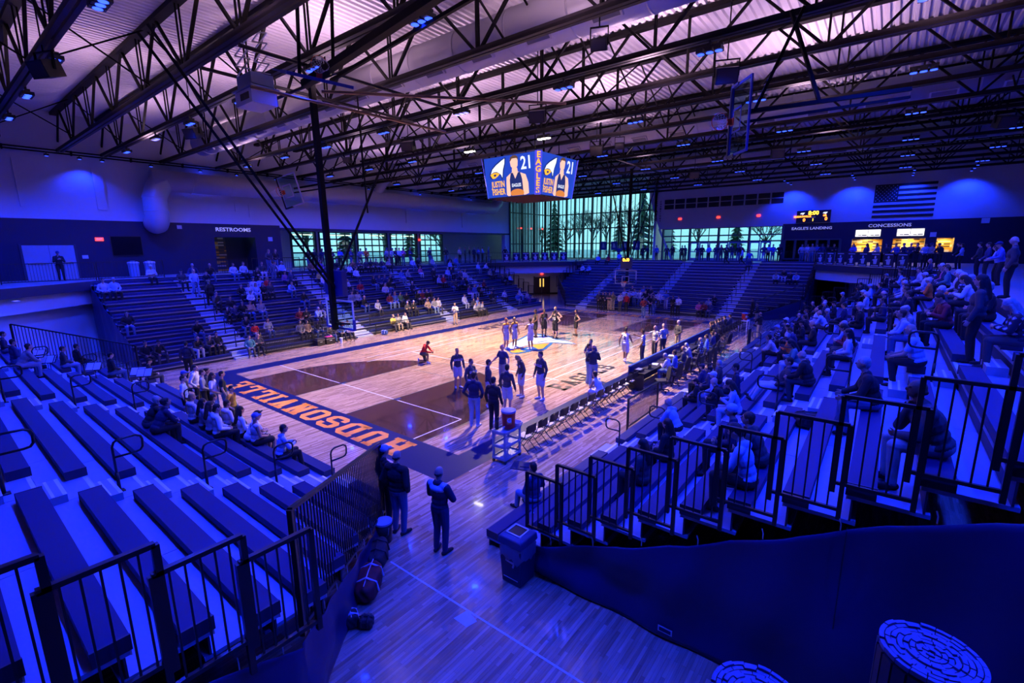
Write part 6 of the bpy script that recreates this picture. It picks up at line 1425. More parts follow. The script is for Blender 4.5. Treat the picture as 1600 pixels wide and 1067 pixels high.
crowd(S_L, 380, 320, .1875, [
 (560, 470, 'lap', 'brown', 'black'), (650, 478, 'lap', 'purple', 'black', 'dark', 'long'), (775, 462, 'lap', 'black', 'denim', 'grey'), (870, 488, 'device', 'white', 'black', 'dark'), (920, 468, 'lap', 'brown', 'black', 'dark'), (970, 462, 'fold', 'charcoal', 'black', 'brown'), (1020, 458, 'lap', 'dark navy', 'black', 'brown'), (1065, 458, 'lap', 'black', 'black', 'brown', 'long'), (1110, 458, 'lap', 'charcoal', 'black', 'grey', 'cap', dict(acc='grey')), (1150, 448, 'lap', 'dark navy', 'denim', 'brown'), (1210, 452, 'fold', 'grey', 'black', 'brown'), (1415, 448, 'lap', 'light blue', 'denim', 'brown'), (1455, 443, 'lap', 'black', 'black', 'dark'), (1485, 512, 'lap', 'pink', 'white', 'blond', 'long', KID), (1580, 443, 'lap', 'light grey', 'denim'),
 (620, 533, 'lap', 'yellow', 'black', 'brown', 'short', KID), (655, 533, 'lap', 'white', 'black', 'blond', 'short', KID), (690, 503, 'lap', 'charcoal', 'black'), (770, 533, 'lap', 'dark navy', 'black'), (935, 528, 'lap', 'white', 'charcoal', 'dark'), (655, 578, 'wide', 'white', 'denim', 'brown'), (860, 603, 'lap', 'light grey', 'black', 'blond', 'long', KID),
 (1075, 588, 'lap', 'black', 'denim', 'dark', 'long'), (1120, 583, 'lap', 'navy', 'black', 'brown', 'long'), (1165, 578, 'lap', 'navy', 'black', 'brown', 'bald'), (1215, 578, 'lap', 'black', 'black', 'brown'), (1315, 543, 'lap', 'blue', 'denim', 'dark'), (1372, 543, 'lap', 'grey', 'black', 'brown'), (1170, 653, 'lap', 'light grey', 'black', 'blond', 'long'), (1228, 638, 'lap', 'black', 'denim', 'dark'), (1393, 633, 'lap', 'dark navy', 'black', 'grey'), (965, 633, 'lap', 'red', 'denim', 'brown'), (905, 678, 'lap', 'charcoal', 'black', 'dark', 'long'), (900, 723, 'lap', 'grey', 'black', 'dark', 'long'), (945, 723, 'lap', 'light grey', 'black', 'dark', 'long'),
 (1220, 743, 'lap', 'maroon', 'pale denim', 'dark', 'long'), (1252, 728, 'lap', 'blue', 'pale denim', 'blond', 'long'), (1300, 728, 'lap', 'green', 'black', 'brown'), (1350, 718, 'lap', 'black', 'black', 'dark', 'cap', dict(acc='black')), (1020, 785, 'wide', 'black', 'denim', 'brown', 'bald'), (1100, 780, 'lap', 'light grey', 'charcoal', 'white', 'bald'),
 (1460, 723, 'lap', 'black', 'black', 'dark'), (1485, 708, 'lap', 'maroon', 'black', 'brown'), (1535, 698, 'lap', 'black', 'black', 'brown', 'bald'), (1530, 785, 'lap', 'tan', 'black', 'blond', 'long'), (1578, 773, 'lap', 'grey', 'pale denim', 'dark', 'long'), (1385, 828, 'fold', 'charcoal', 'black', 'white'), (1433, 818, 'fold', 'black', 'black', 'white'), (1265, 938, 'fold', 'yellow', 'charcoal', 'blond'), (1310, 933, 'lap', 'grey', 'khaki', 'brown'), (1360, 918, 'lap', 'white', 'charcoal', 'brown', 'hood'),
 (375, 633, 'knees', 'light blue', 'denim', 'dark'), (490, 718, 'wide', 'black', 'denim', 'dark', 'cap', dict(acc='black')), (455, 858, 'lap', 'maroon', 'black', 'dark'), (510, 853, 'fold', 'black', 'black', 'dark'), (600, 843, 'chin', 'light blue', 'black', 'grey'), (660, 823, 'lap', 'navy', 'light grey', 'dark'), (595, 943, 'wide', 'dark navy', 'denim', 'dark', 'cap', dict(acc='navy')), (530, 975, 'lap', 'tan', 'black', 'dark', 'long'), (475, 975, 'lap', 'grey', 'black', 'brown', 'long'),
 (345, 558, 'lap', 'purple', 'black', 'dark', 'long'), (388, 553, 'lap', 'navy', 'black', 'blond'), (120, 613, 'lap', 'light blue', 'denim', 'brown', 'long'), (100, 673, 'lap', 'light grey', 'pale denim', 'brown', 'long'), (185, 663, 'lap', 'charcoal', 'black', 'brown', 'long'), (255, 478, 'lap', 'light grey', 'black', 'brown'), (310, 473, 'lap', 'light blue', 'black', 'grey'), (145, 478, 'lap', 'charcoal', 'light grey', 'brown')])
crowd(S_L, 660, 320, .1875, [
 (215, 453, 'lap', 'light blue', 'black'), (240, 443, 'lap', 'black', 'black', 'dark', 'long'), (285, 438, 'lap', 'blue', 'denim'), (480, 493, 'lap', 'light blue', 'denim', 'grey'), (525, 483, 'knees', 'white', 'charcoal', 'dark'), (570, 538, 'lap', 'tan', 'black', 'dark', 'long'), (90, 533, 'lap', 'black', 'black', 'brown'), (210, 523, 'lap', 'light blue', 'denim', 'white'), (240, 523, 'lap', 'dark navy', 'black', 'dark', 'long'), (315, 548, 'lap', 'navy', 'black', 'dark'), (350, 543, 'lap', 'light grey', 'pale denim', 'blond'),
 (130, 588, 'lap', 'light grey', 'black', 'brown', 'bald'), (172, 588, 'lap', 'red', 'black', 'white', 'bald'), (253, 608, 'lap', 'charcoal', 'black', 'dark'), (280, 633, 'lap', 'navy', 'denim', 'brown', 'long', KID), (333, 608, 'lap', 'navy', 'black', 'brown'), (370, 613, 'lap', 'black', 'black', 'brown', 'ponytail'), (505, 623, 'lap', 'maroon', 'black', 'dark', 'cap', dict(acc='black')), (610, 543, 'lap', 'black', 'black', 'dark'), (435, 668, 'lap', 'blue', 'pale denim', 'blond', 'long'), (400, 683, 'lap', 'purple', 'white', 'dark', 'long'), (470, 668, 'device', 'black', 'black', 'dark'), (40, 703, 'lap', 'black', 'black', 'brown', 'bald'), (120, 773, 'lap', 'white', 'charcoal', 'dark', 'long'),
 (555, 713, 'lap', 'black', 'charcoal', 'dark'), (605, 703, 'fold', 'dark navy', 'black', 'brown'), (685, 713, 'lap', 'white', 'black', 'brown'), (370, 768, 'lap', 'white', 'light grey', 'brown', 'hood'), (415, 773, 'lap', 'charcoal', 'black', 'dark'), (460, 778, 'lap', 'light blue', 'pale denim', 'blond'), (435, 808, 'lap', 'light grey', 'black', 'brown'), (485, 833, 'lap', 'grey', 'black', 'brown'), (515, 828, 'lap', 'light grey', 'black', 'brown'), (805, 693, 'lap', 'light grey', 'pale denim', 'brown'), (780, 723, 'lap', 'blue', 'denim', 'dark'), (860, 713, 'lap', 'grey', 'purple', 'blond', 'long'), (705, 563, 'lap', 'charcoal', 'black'), (745, 568, 'lap', 'light blue', 'black', 'brown'), (680, 593, 'lap', 'black', 'black', 'dark')])
crowd(S_L, 0, 0, 1, [(521, 514, 'wide', 'charcoal', 'denim', 'dark', 'bald'), (537, 508, 'lap', 'blue', 'black', 'dark'), (548, 508, 'lap', 'plaid', 'black', 'brown')])
# far stand: seated
crowd(S_F, 960, 380, .1375, [(965, 690, 'lap', 'pink', 'black', 'dark', 'long'), (1015, 672, 'device', 'maroon', 'black', 'dark'), (1082, 612, 'lap', 'striped', 'black', 'grey'), (1132, 607, 'fold', 'black', 'black', 'grey'), (1078, 695, 'lap', 'navy', 'navy', 'grey', 'bald', dict(bulk=1.2)), (-180, 130, 'lap', 'light blue', 'black'), (-60, 125, 'lap', 'red', 'black', 'dark'), (45, 118, 'lap', 'light blue', 'denim', 'dark'), (-360, 245, 'lap', 'white', 'black', 'brown'), (-308, 262, 'lap', 'light blue', 'black', 'brown')])
crowd(S_F, 0, 0, 1, [(1212, 425, 'knees', 'light grey', 'black', 'dark'), (1224, 424, 'knees', 'black', 'white', 'dark'), (1236, 425, 'lap', 'black', 'black', 'dark'), (1244, 429, 'knees', 'light blue', 'black', 'dark'), (1172, 402, 'lap', 'navy', 'black', 'dark')])
# crowded right stand
NM = lambda w: dict(what=w)
crowd(S_R, 1150, 430, .1339, [
 (845, 300, 'lap', 'black', 'black', 'dark'), (830, 350, 'knees', 'black', 'black', 'brown', 'bald'), (852, 410, 'lap', 'brown', 'black', 'red'), (902, 420, 'lap', 'white', 'black', 'brown', 'bald'), (928, 455, 'knees', 'light blue', 'charcoal', 'brown', 'bald', dict(bulk=1.2)), (727, 455, 'knees', 'black', 'black', 'brown', 'bald'), (807, 487, 'chin', 'black', 'black', 'brown'), (535, 547, 'lap', 'charcoal', 'black', 'dark'), (577, 532, 'lap', 'light grey', 'black', 'grey', 'cap', dict(acc='white')), (522, 622, 'lap', 'light grey', 'black', 'dark', 'hood'), (572, 572, 'lap', 'plaid', 'denim', 'grey', 'cap', dict(acc='light blue')), (742, 602, 'device', 'navy', 'black', 'brown', 'short', dict(bulk=1.15)), (977, 337, 'lap', 'black', 'black', 'white', 'bald'), (1015, 332, 'lap', 'charcoal', 'black', 'white'), (1102, 337, 'lap', 'black', 'black', 'dark', 'cap', dict(acc='black')), (1022, 422, 'lap', 'navy', 'black', 'white'), (1002, 267, 'lap', 'dark navy', 'black', 'dark'), (872, 582, 'fold', 'black', 'black', 'brown', 'bald'), (822, 542, 'lap', 'black', 'black', 'dark', 'cap', dict(acc='black')), (397, 717, 'knees', 'light grey', 'black', 'dark'), (497, 717, 'device', 'orange', 'black', 'dark', 'short', KID), (677, 772, 'device', 'teal', 'light grey', 'dark', 'long'), (1092, 650, 'device', 'maroon', 'charcoal', 'dark', 'long'), (1210, 682, 'lap', 'light grey', 'black', 'dark', 'long'), (1282, 547, 'knees', 'light blue', 'charcoal', 'grey', 'short', dict(bulk=1.15))])
crowd(S_R, 1300, 390, .1339, [
 (197, 492, 'lap', 'charcoal', 'black', 'grey', 'cap', dict(acc='light grey')), (272, 517, 'chin', 'black', 'black', 'brown', 'cap', dict(acc='white')), (347, 537, 'lap', 'light grey', 'black', 'white'), (362, 452, 'lap', 'light blue', 'black', 'brown', 'cap', dict(acc='light blue')), (322, 402, 'lap', 'black', 'black', 'dark'), (240, 462, 'lap', 'charcoal', 'black', 'brown', 'long'), (247, 677, 'fold', 'black', 'black', 'grey', 'short', dict(bulk=1.1)), (397, 642, 'lap', 'black', 'black', 'grey', 'cap', dict(acc='grey')), (212, 632, 'lap', 'dark navy', 'black', 'dark'), (472, 622, 'lap', 'dark navy', 'black', 'dark'), (502, 540, 'lap', 'black', 'black', 'dark', 'bald'), (572, 397, 'knees', 'navy', 'black', 'dark'), (667, 287, 'lap', 'black', 'black', 'brown', 'cap', dict(acc='grey')), (742, 302, 'fold', 'light blue', 'black', 'dark'), (832, 222, 'lap', 'navy', 'black', 'brown'), (872, 242, 'lap', 'black', 'black', 'dark'), (942, 267, 'lap', 'light grey', 'black', 'brown'), (987, 232, 'lap', 'navy', 'black', 'dark'), (1007, 322, 'lap', 'white', 'black', 'brown', 'cap', dict(acc='light grey')), (742, 402, 'lap', 'light grey', 'black', 'dark'), (812, 357, 'lap', 'blue', 'black', 'grey'), (837, 390, 'lap', 'light blue', 'black', 'white'), (762, 462, 'lap', 'black', 'black', 'dark'), (862, 472, 'fold', 'dark navy', 'black', 'brown'), (832, 542, 'lap', 'black', 'black', 'dark', 'short', dict(bulk=1.1)), (902, 682, 'device', 'grey', 'black', 'grey', 'curly'), (772, 752, 'knees', 'light blue', 'denim', 'brown'), (1112, 522, 'lap', 'charcoal', 'black', 'white'), (1112, 602, 'device', 'maroon', 'black', 'dark', 'short', dict(bulk=1.1)), (1157, 212, 'lap', 'black', 'black', 'dark'), (1207, 212, 'lap', 'black', 'black', 'white', 'long'), (1252, 237, 'lap', 'dark navy', 'black', 'brown'), (1242, 92, 'lap', 'navy', 'black', 'grey', 'bald'), (1307, 67, 'lap', 'charcoal', 'black', 'grey'), (1317, 177, 'lap', 'pink', 'black', 'brown', 'short', KID)])
crowd(S_R, 1420, 360, .1339, [
 (577, 367, 'lap', 'dark navy', 'black', 'brown'), (652, 372, 'lap', 'teal', 'black', 'dark'), (792, 422, 'lap', 'light grey', 'charcoal', 'white', 'short', dict(bulk=1.1)), (907, 432, 'lap', 'grey', 'black', 'white'), (962, 475, 'device', 'white', 'black', 'dark', 'long'), (1122, 545, 'lap', 'charcoal', 'black', 'white', 'long', dict(bulk=1.1)), (1302, 542, 'fold', 'black', 'black', 'grey', 'short', dict(bulk=1.1)), (1132, 432, 'lap', 'navy', 'black', 'grey'), (522, 562, 'fold', 'plaid', 'black', 'white', 'bald', dict(bulk=1.15)), (427, 547, 'lap', 'black', 'orange', 'white', 'curly'), (347, 532, 'fold', 'orange', 'black', 'white')])
crowd(S_R, 0, 0, 1, [
 (1251, 553, 'wide', 'black', 'charcoal', 'grey', 'bald', dict(bulk=1.25, outfit='jacket')), (1218, 569, 'back', 'charcoal', 'light grey', 'dark', 'short'), (1414, 515, 'wide', 'light blue', 'black', 'white', 'bald', dict(outfit='tee', bulk=1.2, res='hi')), (1355, 566, 'wide', 'black', 'denim', 'grey', 'short', dict(outfit='jacket', bulk=1.15, res='hi', yaw=.1)), (1417, 612, 'chin', 'charcoal', 'grey', 'dark', 'bald', dict(outfit='jacket', bulk=1.22, res='hi', skin=4, yaw=.2)), (1572, 474, 'device', 'plaid', 'charcoal', 'grey', 'long', dict(outfit='jacket', bulk=1.12, res='hi', yaw=.0)),
 (1024, 634, 'knees', 'light blue', 'black', 'grey', 'bald'), (1046, 660, 'lap', 'black', 'black', 'dark', 'long'), (1119, 603, 'device', 'light blue', 'light grey', 'brown', 'long'), (1127, 589, 'knees', 'black', 'black', 'grey', 'bald'), (1103, 571, 'lap', 'navy', 'black', 'dark', 'cap', dict(acc='dark navy')), (1120, 572, 'lap', 'navy', 'black', 'dark'), (1124, 565, 'lap', 'charcoal', 'black', 'grey'), (1132, 580, 'lap', 'dark navy', 'black', 'dark'), (1103, 588, 'lap', 'light blue', 'denim', 'white', 'cap', dict(acc='white')), (1078, 593, 'lap', 'black', 'black', 'dark', 'cap', dict(scale=.85, acc='black')),
 (1161, 652, 'chin', 'charcoal', 'black', 'brown', 'short', dict(outfit='jacket', res='hi')), (1174, 634, 'lap', 'dark navy', 'black', 'dark', 'beanie', dict(outfit='jacket', acc='light blue', res='hi')), (1136, 680, 'device', 'light blue', 'black', 'dark', 'short', dict(res='hi')), (1003, 692, 'lap', 'charcoal', 'black', 'dark', 'long'), (846, 727, 'lap', 'navy', 'pale denim', 'dark', 'short', dict(outfit='long', res='hi'))])
# near stand
crowd(S_N, 200, 560, .1786, [
 (165, 335, 'knees', 'black', 'charcoal', 'grey', 'short', dict(res='mid')), (292, 385, 'knees', 'dark navy', 'black', 'dark', 'curly', dict(res='mid')), (577, 332, 'lap', 'light grey', 'black', 'blond', 'hood'), (612, 372, 'lap', 'grey', 'black', 'dark', 'long'), (682, 415, 'lap', 'light grey', 'black', 'brown', 'long'), (742, 425, 'lap', 'white', 'black', 'dark', 'hood'), (702, 332, 'lap', 'charcoal', 'black', 'dark'), (862, 392, 'lap', 'light grey', 'black', 'dark', 'hood'), (952, 455, 'lap', 'white', 'black', 'dark', 'long'), (1022, 485, 'lap', 'light grey', 'black', 'grey', 'cap', dict(acc='blue', outfit='jersey')), (1147, 485, 'knees', 'white', 'light grey', 'dark', 'cap', dict(acc='black', outfit='tee'))])
crowd(S_N, 0, 0, 1, [(446, 668, 'camera', 'light blue', 'black', 'dark', 'short', dict(res='mid', yaw=-.2)), (15, 522, 'lap', 'dark navy', 'denim', 'dark'), (28, 534, 'lap', 'navy', 'denim', 'dark'), (37, 541, 'knees', 'grey', 'pale denim', 'dark'), (97, 543, 'lap', 'charcoal', 'pale denim', 'brown'), (114, 538, 'lap', 'black', 'black', 'dark'), (174, 556, 'lap', 'black', 'denim', 'dark'), (223, 545, 'lap', 'black', 'charcoal', 'dark', 'cap', dict(acc='black'))])
place_seated()

# ------------------------------------------------------------------ people standing
CTR = lambda p, t=(0, 0): math.atan2(t[1]-p[1], t[0]-p[0])-PI/2
def stand_at(px, py, rz, pose, top, bot, hairc='brown', hair='short', outfit='long', what='', where='', z=0.0, hgt=None, **kw):
    p = at_z(px, py, z); d = (p-CAM).length
    sc = (hgt or 1.78)/1.77; res = kw.pop('res', None) or ('hi' if d < 12 else 'mid' if d < 26 else 'lo')
    return person((p.x, p.y, z), rz, pose, top, bot, hairc, hair, outfit, res, scale=sc, what=what, where=where, **kw)
A_ = math.radians
stand_at(690, 862, A_(8), 'cross', 'dark navy', 'navy', 'dark', 'bald', 'jacket', 'man in navy jacket with pale shoulder yoke standing near the trash can', hgt=1.86, acc='light blue', yoke=True, shoe='black')
stand_at(626, 832, A_(12), 'pocket', 'black', 'denim', 'dark', 'bald', 'jacket', 'broad man in black hooded jacket and blue trousers by the angled rail', hgt=1.90, bulk=1.15)
stand_at(606, 815, A_(-10), 'relax', 'black', 'black', 'dark', 'cap', 'jacket', 'man in light blue cap half hidden at the end of the angled rail', hgt=1.84, acc='light blue')
stand_at(742, 666, A_(25), 'pocket', 'dark navy', 'pale denim', 'dark', 'short', 'long', 'coach in navy pullover and pale blue trousers, his back turned, near the cart', hgt=1.94, bulk=1.08, shoe='light grey')
stand_at(772, 671, A_(10), 'relax', 'black', 'black', 'dark', 'short', 'long', 'coach in all black standing just behind the drinks cart', hgt=1.85, bulk=1.1)
def warm(px, py, rz, pose, what, hgt, hairc='brown', **kw):
    return stand_at(px, py, rz, pose, 'charcoal', 'light grey', hairc, kw.pop('hair', 'short'), 'warm', what, hgt=hgt, shoe='light grey', skin=kw.pop('skin', 0), **kw)
PL = []
PL.append(warm(716, 606, A_(-115), 'relax', 'player in black warm-up facing right at the left of the huddle', 1.80, 'blond'))
PL.append(warm(737, 630, A_(-90), 'relax', 'player in black warm-up partly hidden behind the navy pullover coach', 1.82, 'brown'))
warm(764, 636, A_(-40), 'relax', 'player in black warm-up seen from behind in the middle of the huddle', 1.90, 'brown')
warm(793, 645, A_(10), 'relax', 'dark-haired player in black warm-up from behind, right of the black-clad coach', 1.86, 'dark')
PL.append(warm(815, 620, A_(150), 'bow', 'player in black warm-up with bowed head', 1.86, 'blond'))
PL.append(warm(845, 624, A_(165), 'relax', 'tall player in black warm-up facing the camera at the right of the huddle', 2.0, 'dark'))
stand_at(786, 603, A_(170), 'out', 'navy', 'grey', 'brown', 'bald', 'polo', 'coach in navy polo with arms spread talking to the huddle', hgt=1.90, bulk=1.12)
# the seated substitute on the chair row
person((8.93, -7.95, .47), A_(85), 'knees', 'white', 'white', 'brown', 'short', 'jersey', 'mid', what='substitute in white jersey sitting forward on the near chair row', skin=0, shoe='white', scale=1.05)
stand_at(926, 604, A_(35), 'cross', 'dark navy', 'pale denim', 'brown', 'bald', 'long', 'man in navy top and pale trousers with folded arms by the painted letters', hgt=1.88, shoe='grey')
stand_at(918, 598, A_(-60), 'cross', 'navy', 'pale denim', 'dark', 'short', 'long', 'assistant half hidden behind the man with folded arms', hgt=1.82, shoe='grey')
stand_at(922, 590, A_(200), 'cross', 'navy', 'charcoal', 'brown', 'short', 'polo', 'assistant facing the camera behind two coaches by the painted letters', hgt=1.86)
# photographer on one knee
kp = stand_at(661, 566, A_(-70), 'kneel', 'red', 'charcoal', 'dark', 'hood', 'warm', 'kneeling photographer in red hoodie and shorts on the court', hgt=1.75, res='mid', skin=5, shoe='white')
def jersey(px, py, rz, pose, top, what, hgt, hairc='brown', num=None, skin=0, **kw):
    o = stand_at(px, py, rz, pose, top, top, hairc, kw.pop('hair', 'short'), 'jersey', what, hgt=hgt, skin=skin, shoe=kw.pop('shoe', 'white' if top == 'white' else 'black'), res='mid', **kw)
    return o
J = []
J.append((jersey(791, 545, A_(-95), 'relax', 'white', 'leftmost of three players in white on the centre logo', 1.90, 'red', acc='gold', yoke=True), '3'))
J.append((jersey(804, 543, A_(-100), 'relax', 'white', 'second of three players in white on the centre logo', 1.88, 'blond', skin=5, acc='gold', yoke=True), '10'))
J.append((jersey(829, 546, A_(75), 'clap', 'white', 'player in white clapping on the centre logo', 1.90, 'dark', skin=5), '5'))
J.append((jersey(837, 527, A_(150), 'fold' if False else 'clasp', 'black', 'player in black with hand raised, leftmost of the black five', 1.92, 'dark', skin=4), '1'))
J.append((jersey(850, 526, A_(-120), 'relax', 'black', 'second player in black from the left, turned sideways', 1.90, 'dark', skin=4), '4'))
J.append((jersey(867, 529, A_(0), 'hips', 'black', 'player in black number 15 with hands on hips, back to camera', 1.92, 'dark', skin=1), '15'))
J.append((jersey(868, 522, A_(170), 'hips', 'black', 'blond player in black behind number 15', 1.95, 'blond', skin=3), '11'))
J.append((jersey(900, 524, A_(140), 'hips', 'black', 'player in black with hand on hip, rightmost of the black five', 1.80, 'dark', skin=2), '2'))
J.append((jersey(976, 566, A_(5), 'walk', 'white', 'player in white walking away towards the officials', 1.88, 'dark', skin=5), '2'))
for k, (px, py, rz, pose, w) in enumerate(((1003, 568, 95, 'point', 'official in striped shirt nearest the scorer table, arm out'), (1022, 560, 150, 'point', 'official in striped shirt pointing, middle of three'), (1035, 556, 60, 'relax', 'official in striped shirt furthest from the camera'))):
    stand_at(px, py, A_(rz), pose, 'striped', 'charcoal', 'grey' if k else 'dark', 'bald' if k else 'short', 'polo', w, hgt=1.84, res='mid', skin=0 if k else 4)
stand_at(1058, 548, A_(150), 'clasp', 'charcoal', 'khaki', 'grey', 'short', 'long', 'official in dark jacket and khaki trousers beyond the striped three', hgt=1.82, res='mid')
stand_at(712, 507, A_(-150), 'phone', 'light grey', 'tan', 'blond', 'short', 'long', 'woman in pale top and tan trousers standing before the left stand', hgt=1.75)
# numbers and team words as flat print on the jerseys
def print_on(o, body, front, size, m, z, y=.128):
    t = text('jersey_print', body, (0, (y if front else -y), z), (PI/2, 0, PI if front else 0), size, m, o, bold=.006)
for o, n in J:
    wm = cloth('white') if 'black' in o['label'].split(' in ')[1][:6] else cloth('navy')
    print_on(o, n, False, .24, wm, 1.24); print_on(o, n, True, .18, wm, 1.18)
for o in PL: print_on(o, 'EAGLES', True, .12, cloth('light grey'), 1.26, .134)
# far corner by the cooler, and the coach clapping before the crowded stand
stand_at(1185, 531, A_(60), 'clap', 'black', 'khaki', 'brown', 'bald', 'long', 'man in black clapping before the front row of the crowded stand', hgt=1.82)
stand_at(1174, 500, A_(120), 'relax', 'black', 'black', 'dark', 'short', 'jacket', 'person in black at the far corner beyond the red cooler', hgt=1.80)
stand_at(1181, 509, A_(110), 'clasp', 'black', 'khaki', 'dark', 'short', 'long', 'person in black top and khaki trousers beside the far red cooler', hgt=1.80)
# students standing at the foot of the far stand
FS = [(70, 565, 'light grey', 'charcoal'), (115, 535, 'white', 'denim'), (140, 588, 'red', 'black'), (168, 548, 'white', 'black'), (205, 515, 'charcoal', 'black'), (230, 548, 'light blue', 'denim'), (290, 548, 'white', 'denim'), (332, 518, 'blue', 'black'), (355, 548, 'black', 'denim'), (377, 512, 'black', 'charcoal'), (420, 572, 'black', 'black'), (415, 528, 'charcoal', 'black'), (452, 576, 'charcoal', 'denim'), (505, 548, 'white', 'charcoal'), (592, 548, 'blue', 'light grey'), (670, 572, 'black', 'black'), (735, 558, 'white', 'black'), (-175, 595, 'charcoal', 'black'), (-95, 560, 'dark navy', 'black'), (-15, 600, 'olive', 'khaki'), (-130, 570, 'black', 'black'), (-55, 590, 'charcoal', 'tan')]
FS.sort()
for k, (zx, zy, top, bot) in enumerate(FS):
    px, py = 960+zx*.1375, 380+zy*.1375; row = 0 if zy > 555 else (1 if zy > 530 else 2)
    yy = 17.0 if row == 0 else 17.6+(row-1)*.665+.42; zz = 0 if row == 0 else .27+.265*(row-1)
    p = at_y(px, py, yy)
    person((p.x, yy, zz), PI+random.uniform(-.3, .3), random.choice(('relax', 'clasp', 'clasp', 'pocket', 'cross')), top, bot, random.choice(('dark', 'brown', 'brown', 'blond')), 'short', random.choice(('long', 'tee', 'long')), 'lo', scale=random.uniform(.96, 1.03), what='student in %s top at the far stand foot' % top, where='%s from the left' % ordn[k] if k < 20 else 'near the right end', group='standing students')
stand_at(1005, 496, PI+.2, 'clasp', 'maroon', 'denim', 'dark', 'short', 'long', 'student in maroon top and jeans standing out in front of the far group', hgt=1.78, shoe='white')
# left concourse and stair walkers
def conc(px, py, plane, c, rz, pose, top, bot, hairc, hair, what, where, outfit='long', sc=1.0, z=ZC):
    p = at_x(px, py, c) if plane == 'x' else at_y(px, py, c)
    return person((p.x, p.y, z), rz, pose, top, bot, hairc, hair, outfit, 'lo', scale=sc, what=what, where=where, group='people on the concourse')
conc(91, 404, 'x', -21.5, -PI/2, 'phone', 'black', 'black', 'dark', 'cap', 'person in black with flat cap standing before the pale double doors', '')
RAIL_L = [(540, 372, 'black'), (585, 372, 'black'), (655, 377, 'dark navy'), (735, 402, 'charcoal'), (805, 382, 'blue'), (895, 377, 'navy'), (975, 397, 'grey'), (1025, 397, 'orange'), (1195, 397, 'grey'), (1235, 397, 'light grey'), (1270, 392, 'charcoal'), (1298, 382, 'white'), (1330, 397, 'pink'), (1390, 387, 'navy'), (205, 385, 'charcoal'), (262, 387, 'black')]
RAIL_L.sort()
for k, (zx, zy, top) in enumerate(RAIL_L): conc(380+zx*.1875, 320+zy*.1875, 'x', -20.45, -PI/2+random.uniform(-.3, .3), random.choice(('rail', 'clasp', 'relax', 'cross')), top, random.choice(('black', 'denim', 'charcoal')), random.choice(('dark', 'brown', 'brown', 'blond')), random.choice(('short', 'short', 'cap', 'long')), 'person in %s top at the left concourse rail' % top, '%s from the left' % ordn[k])
RL2 = [(195, 375, 'black'), (355, 372, 'charcoal'), (392, 372, 'black'), (430, 382, 'dark navy'), (465, 377, 'blue'), (500, 377, 'light blue'), (550, 372, 'navy'), (690, 377, 'black'), (310, 392, 'grey'), (60, 430, 'charcoal')]
RL2.sort()
for k, (zx, zy, top) in enumerate(RL2): conc(660+zx*.1875, 320+zy*.1875, 'x', -20.6, random.uniform(-2.4, -.6), random.choice(('cross', 'pocket', 'relax', 'clasp')), top, random.choice(('black', 'denim')), random.choice(('dark', 'brown')), 'short', 'person in %s top before the lavender concourse wall' % top, '%s from the left' % ordn[k])
RF = [(967, 388, 'navy'), (1005, 387, 'black'), (1012, 386, 'dark navy'), (1026, 389, 'blue'), (1042, 388, 'charcoal'), (1051, 389, 'black'), (1066, 386, 'black'), (1071, 387, 'charcoal'), (1090, 389, 'navy'), (1097, 387, 'black'), (1108, 387, 'light blue'), (1119, 387, 'navy'), (1127, 387, 'charcoal'), (1135, 387, 'black'), (1144, 390, 'dark navy'), (1154, 387, 'black'), (1158, 388, 'charcoal')]
for k, (px, py, top) in enumerate(RF): conc(px, py+1, 'y', 29.0+.6*(k % 3), PI+random.uniform(-.5, .5), random.choice(('clasp', 'pocket', 'cross', 'relax', 'rail')), top, random.choice(('black', 'denim', 'charcoal')), random.choice(('dark', 'brown', 'grey')), random.choice(('short', 'short', 'cap', 'long')), 'person in %s top behind the far stand before the glazing' % top, '%s from the left' % ordn[k])
RF2 = [(1194, 388, 'navy'), (1201, 386, 'light blue'), (1208, 388, 'blue'), (1218, 388, 'black'), (1253, 388, 'light grey'), (1262, 387, 'white'), (1269, 388, 'grey'), (1277, 386, 'blue'), (1285, 386, 'navy'), (1294, 388, 'black'), (1303, 388, 'black')]
for k, (px, py, top) in enumerate(RF2): conc(px, py+1, 'y', 29.3+.5*(k % 2), PI+random.uniform(-.5, .5), random.choice(('clasp', 'pocket', 'cross', 'relax')), top, random.choice(('black', 'denim', 'light grey')), random.choice(('dark', 'brown', 'grey')), random.choice(('short', 'cap', 'long')), 'person in %s top standing before the landing window' % top, '%s from the left' % ordn[k])
RF3 = [(1334, 384, 'blue'), (1355, 385, 'navy'), (1373, 383, 'light grey'), (1386, 386, 'charcoal'), (1402, 381, 'blue'), (1413, 385, 'dark navy'), (1424, 384, 'navy'), (1435, 381, 'black'), (1447, 386, 'light blue'), (1456, 387, 'grey'), (1470, 385, 'black')]
for k, (px, py, top) in enumerate(RF3):
    d = ray(px, py); s_ = (41.0-CAM.x-CAM.y)/(d.x+d.y); p = CAM+d*s_; person((p.x, p.y, ZC), 2.4+random.uniform(-.4, .4), random.choice(('rail', 'clasp', 'cross')), top, 'black', random.choice(('dark', 'brown', 'grey')), random.choice(('short', 'cap', 'long')), 'long', 'lo', scale=1.0, what='person in %s top on the far right bridge' % top, where='%s from the left' % ordn[k], group='people on the concourse')
RR = [(1499, 383, 'black', 1.0), (1504, 388, 'light blue', .97), (1533, 382, 'charcoal', 1.0), (1546, 386, 'navy', 1.0), (1561, 391, 'light grey', .95), (1569, 377, 'blue', 1.03)]
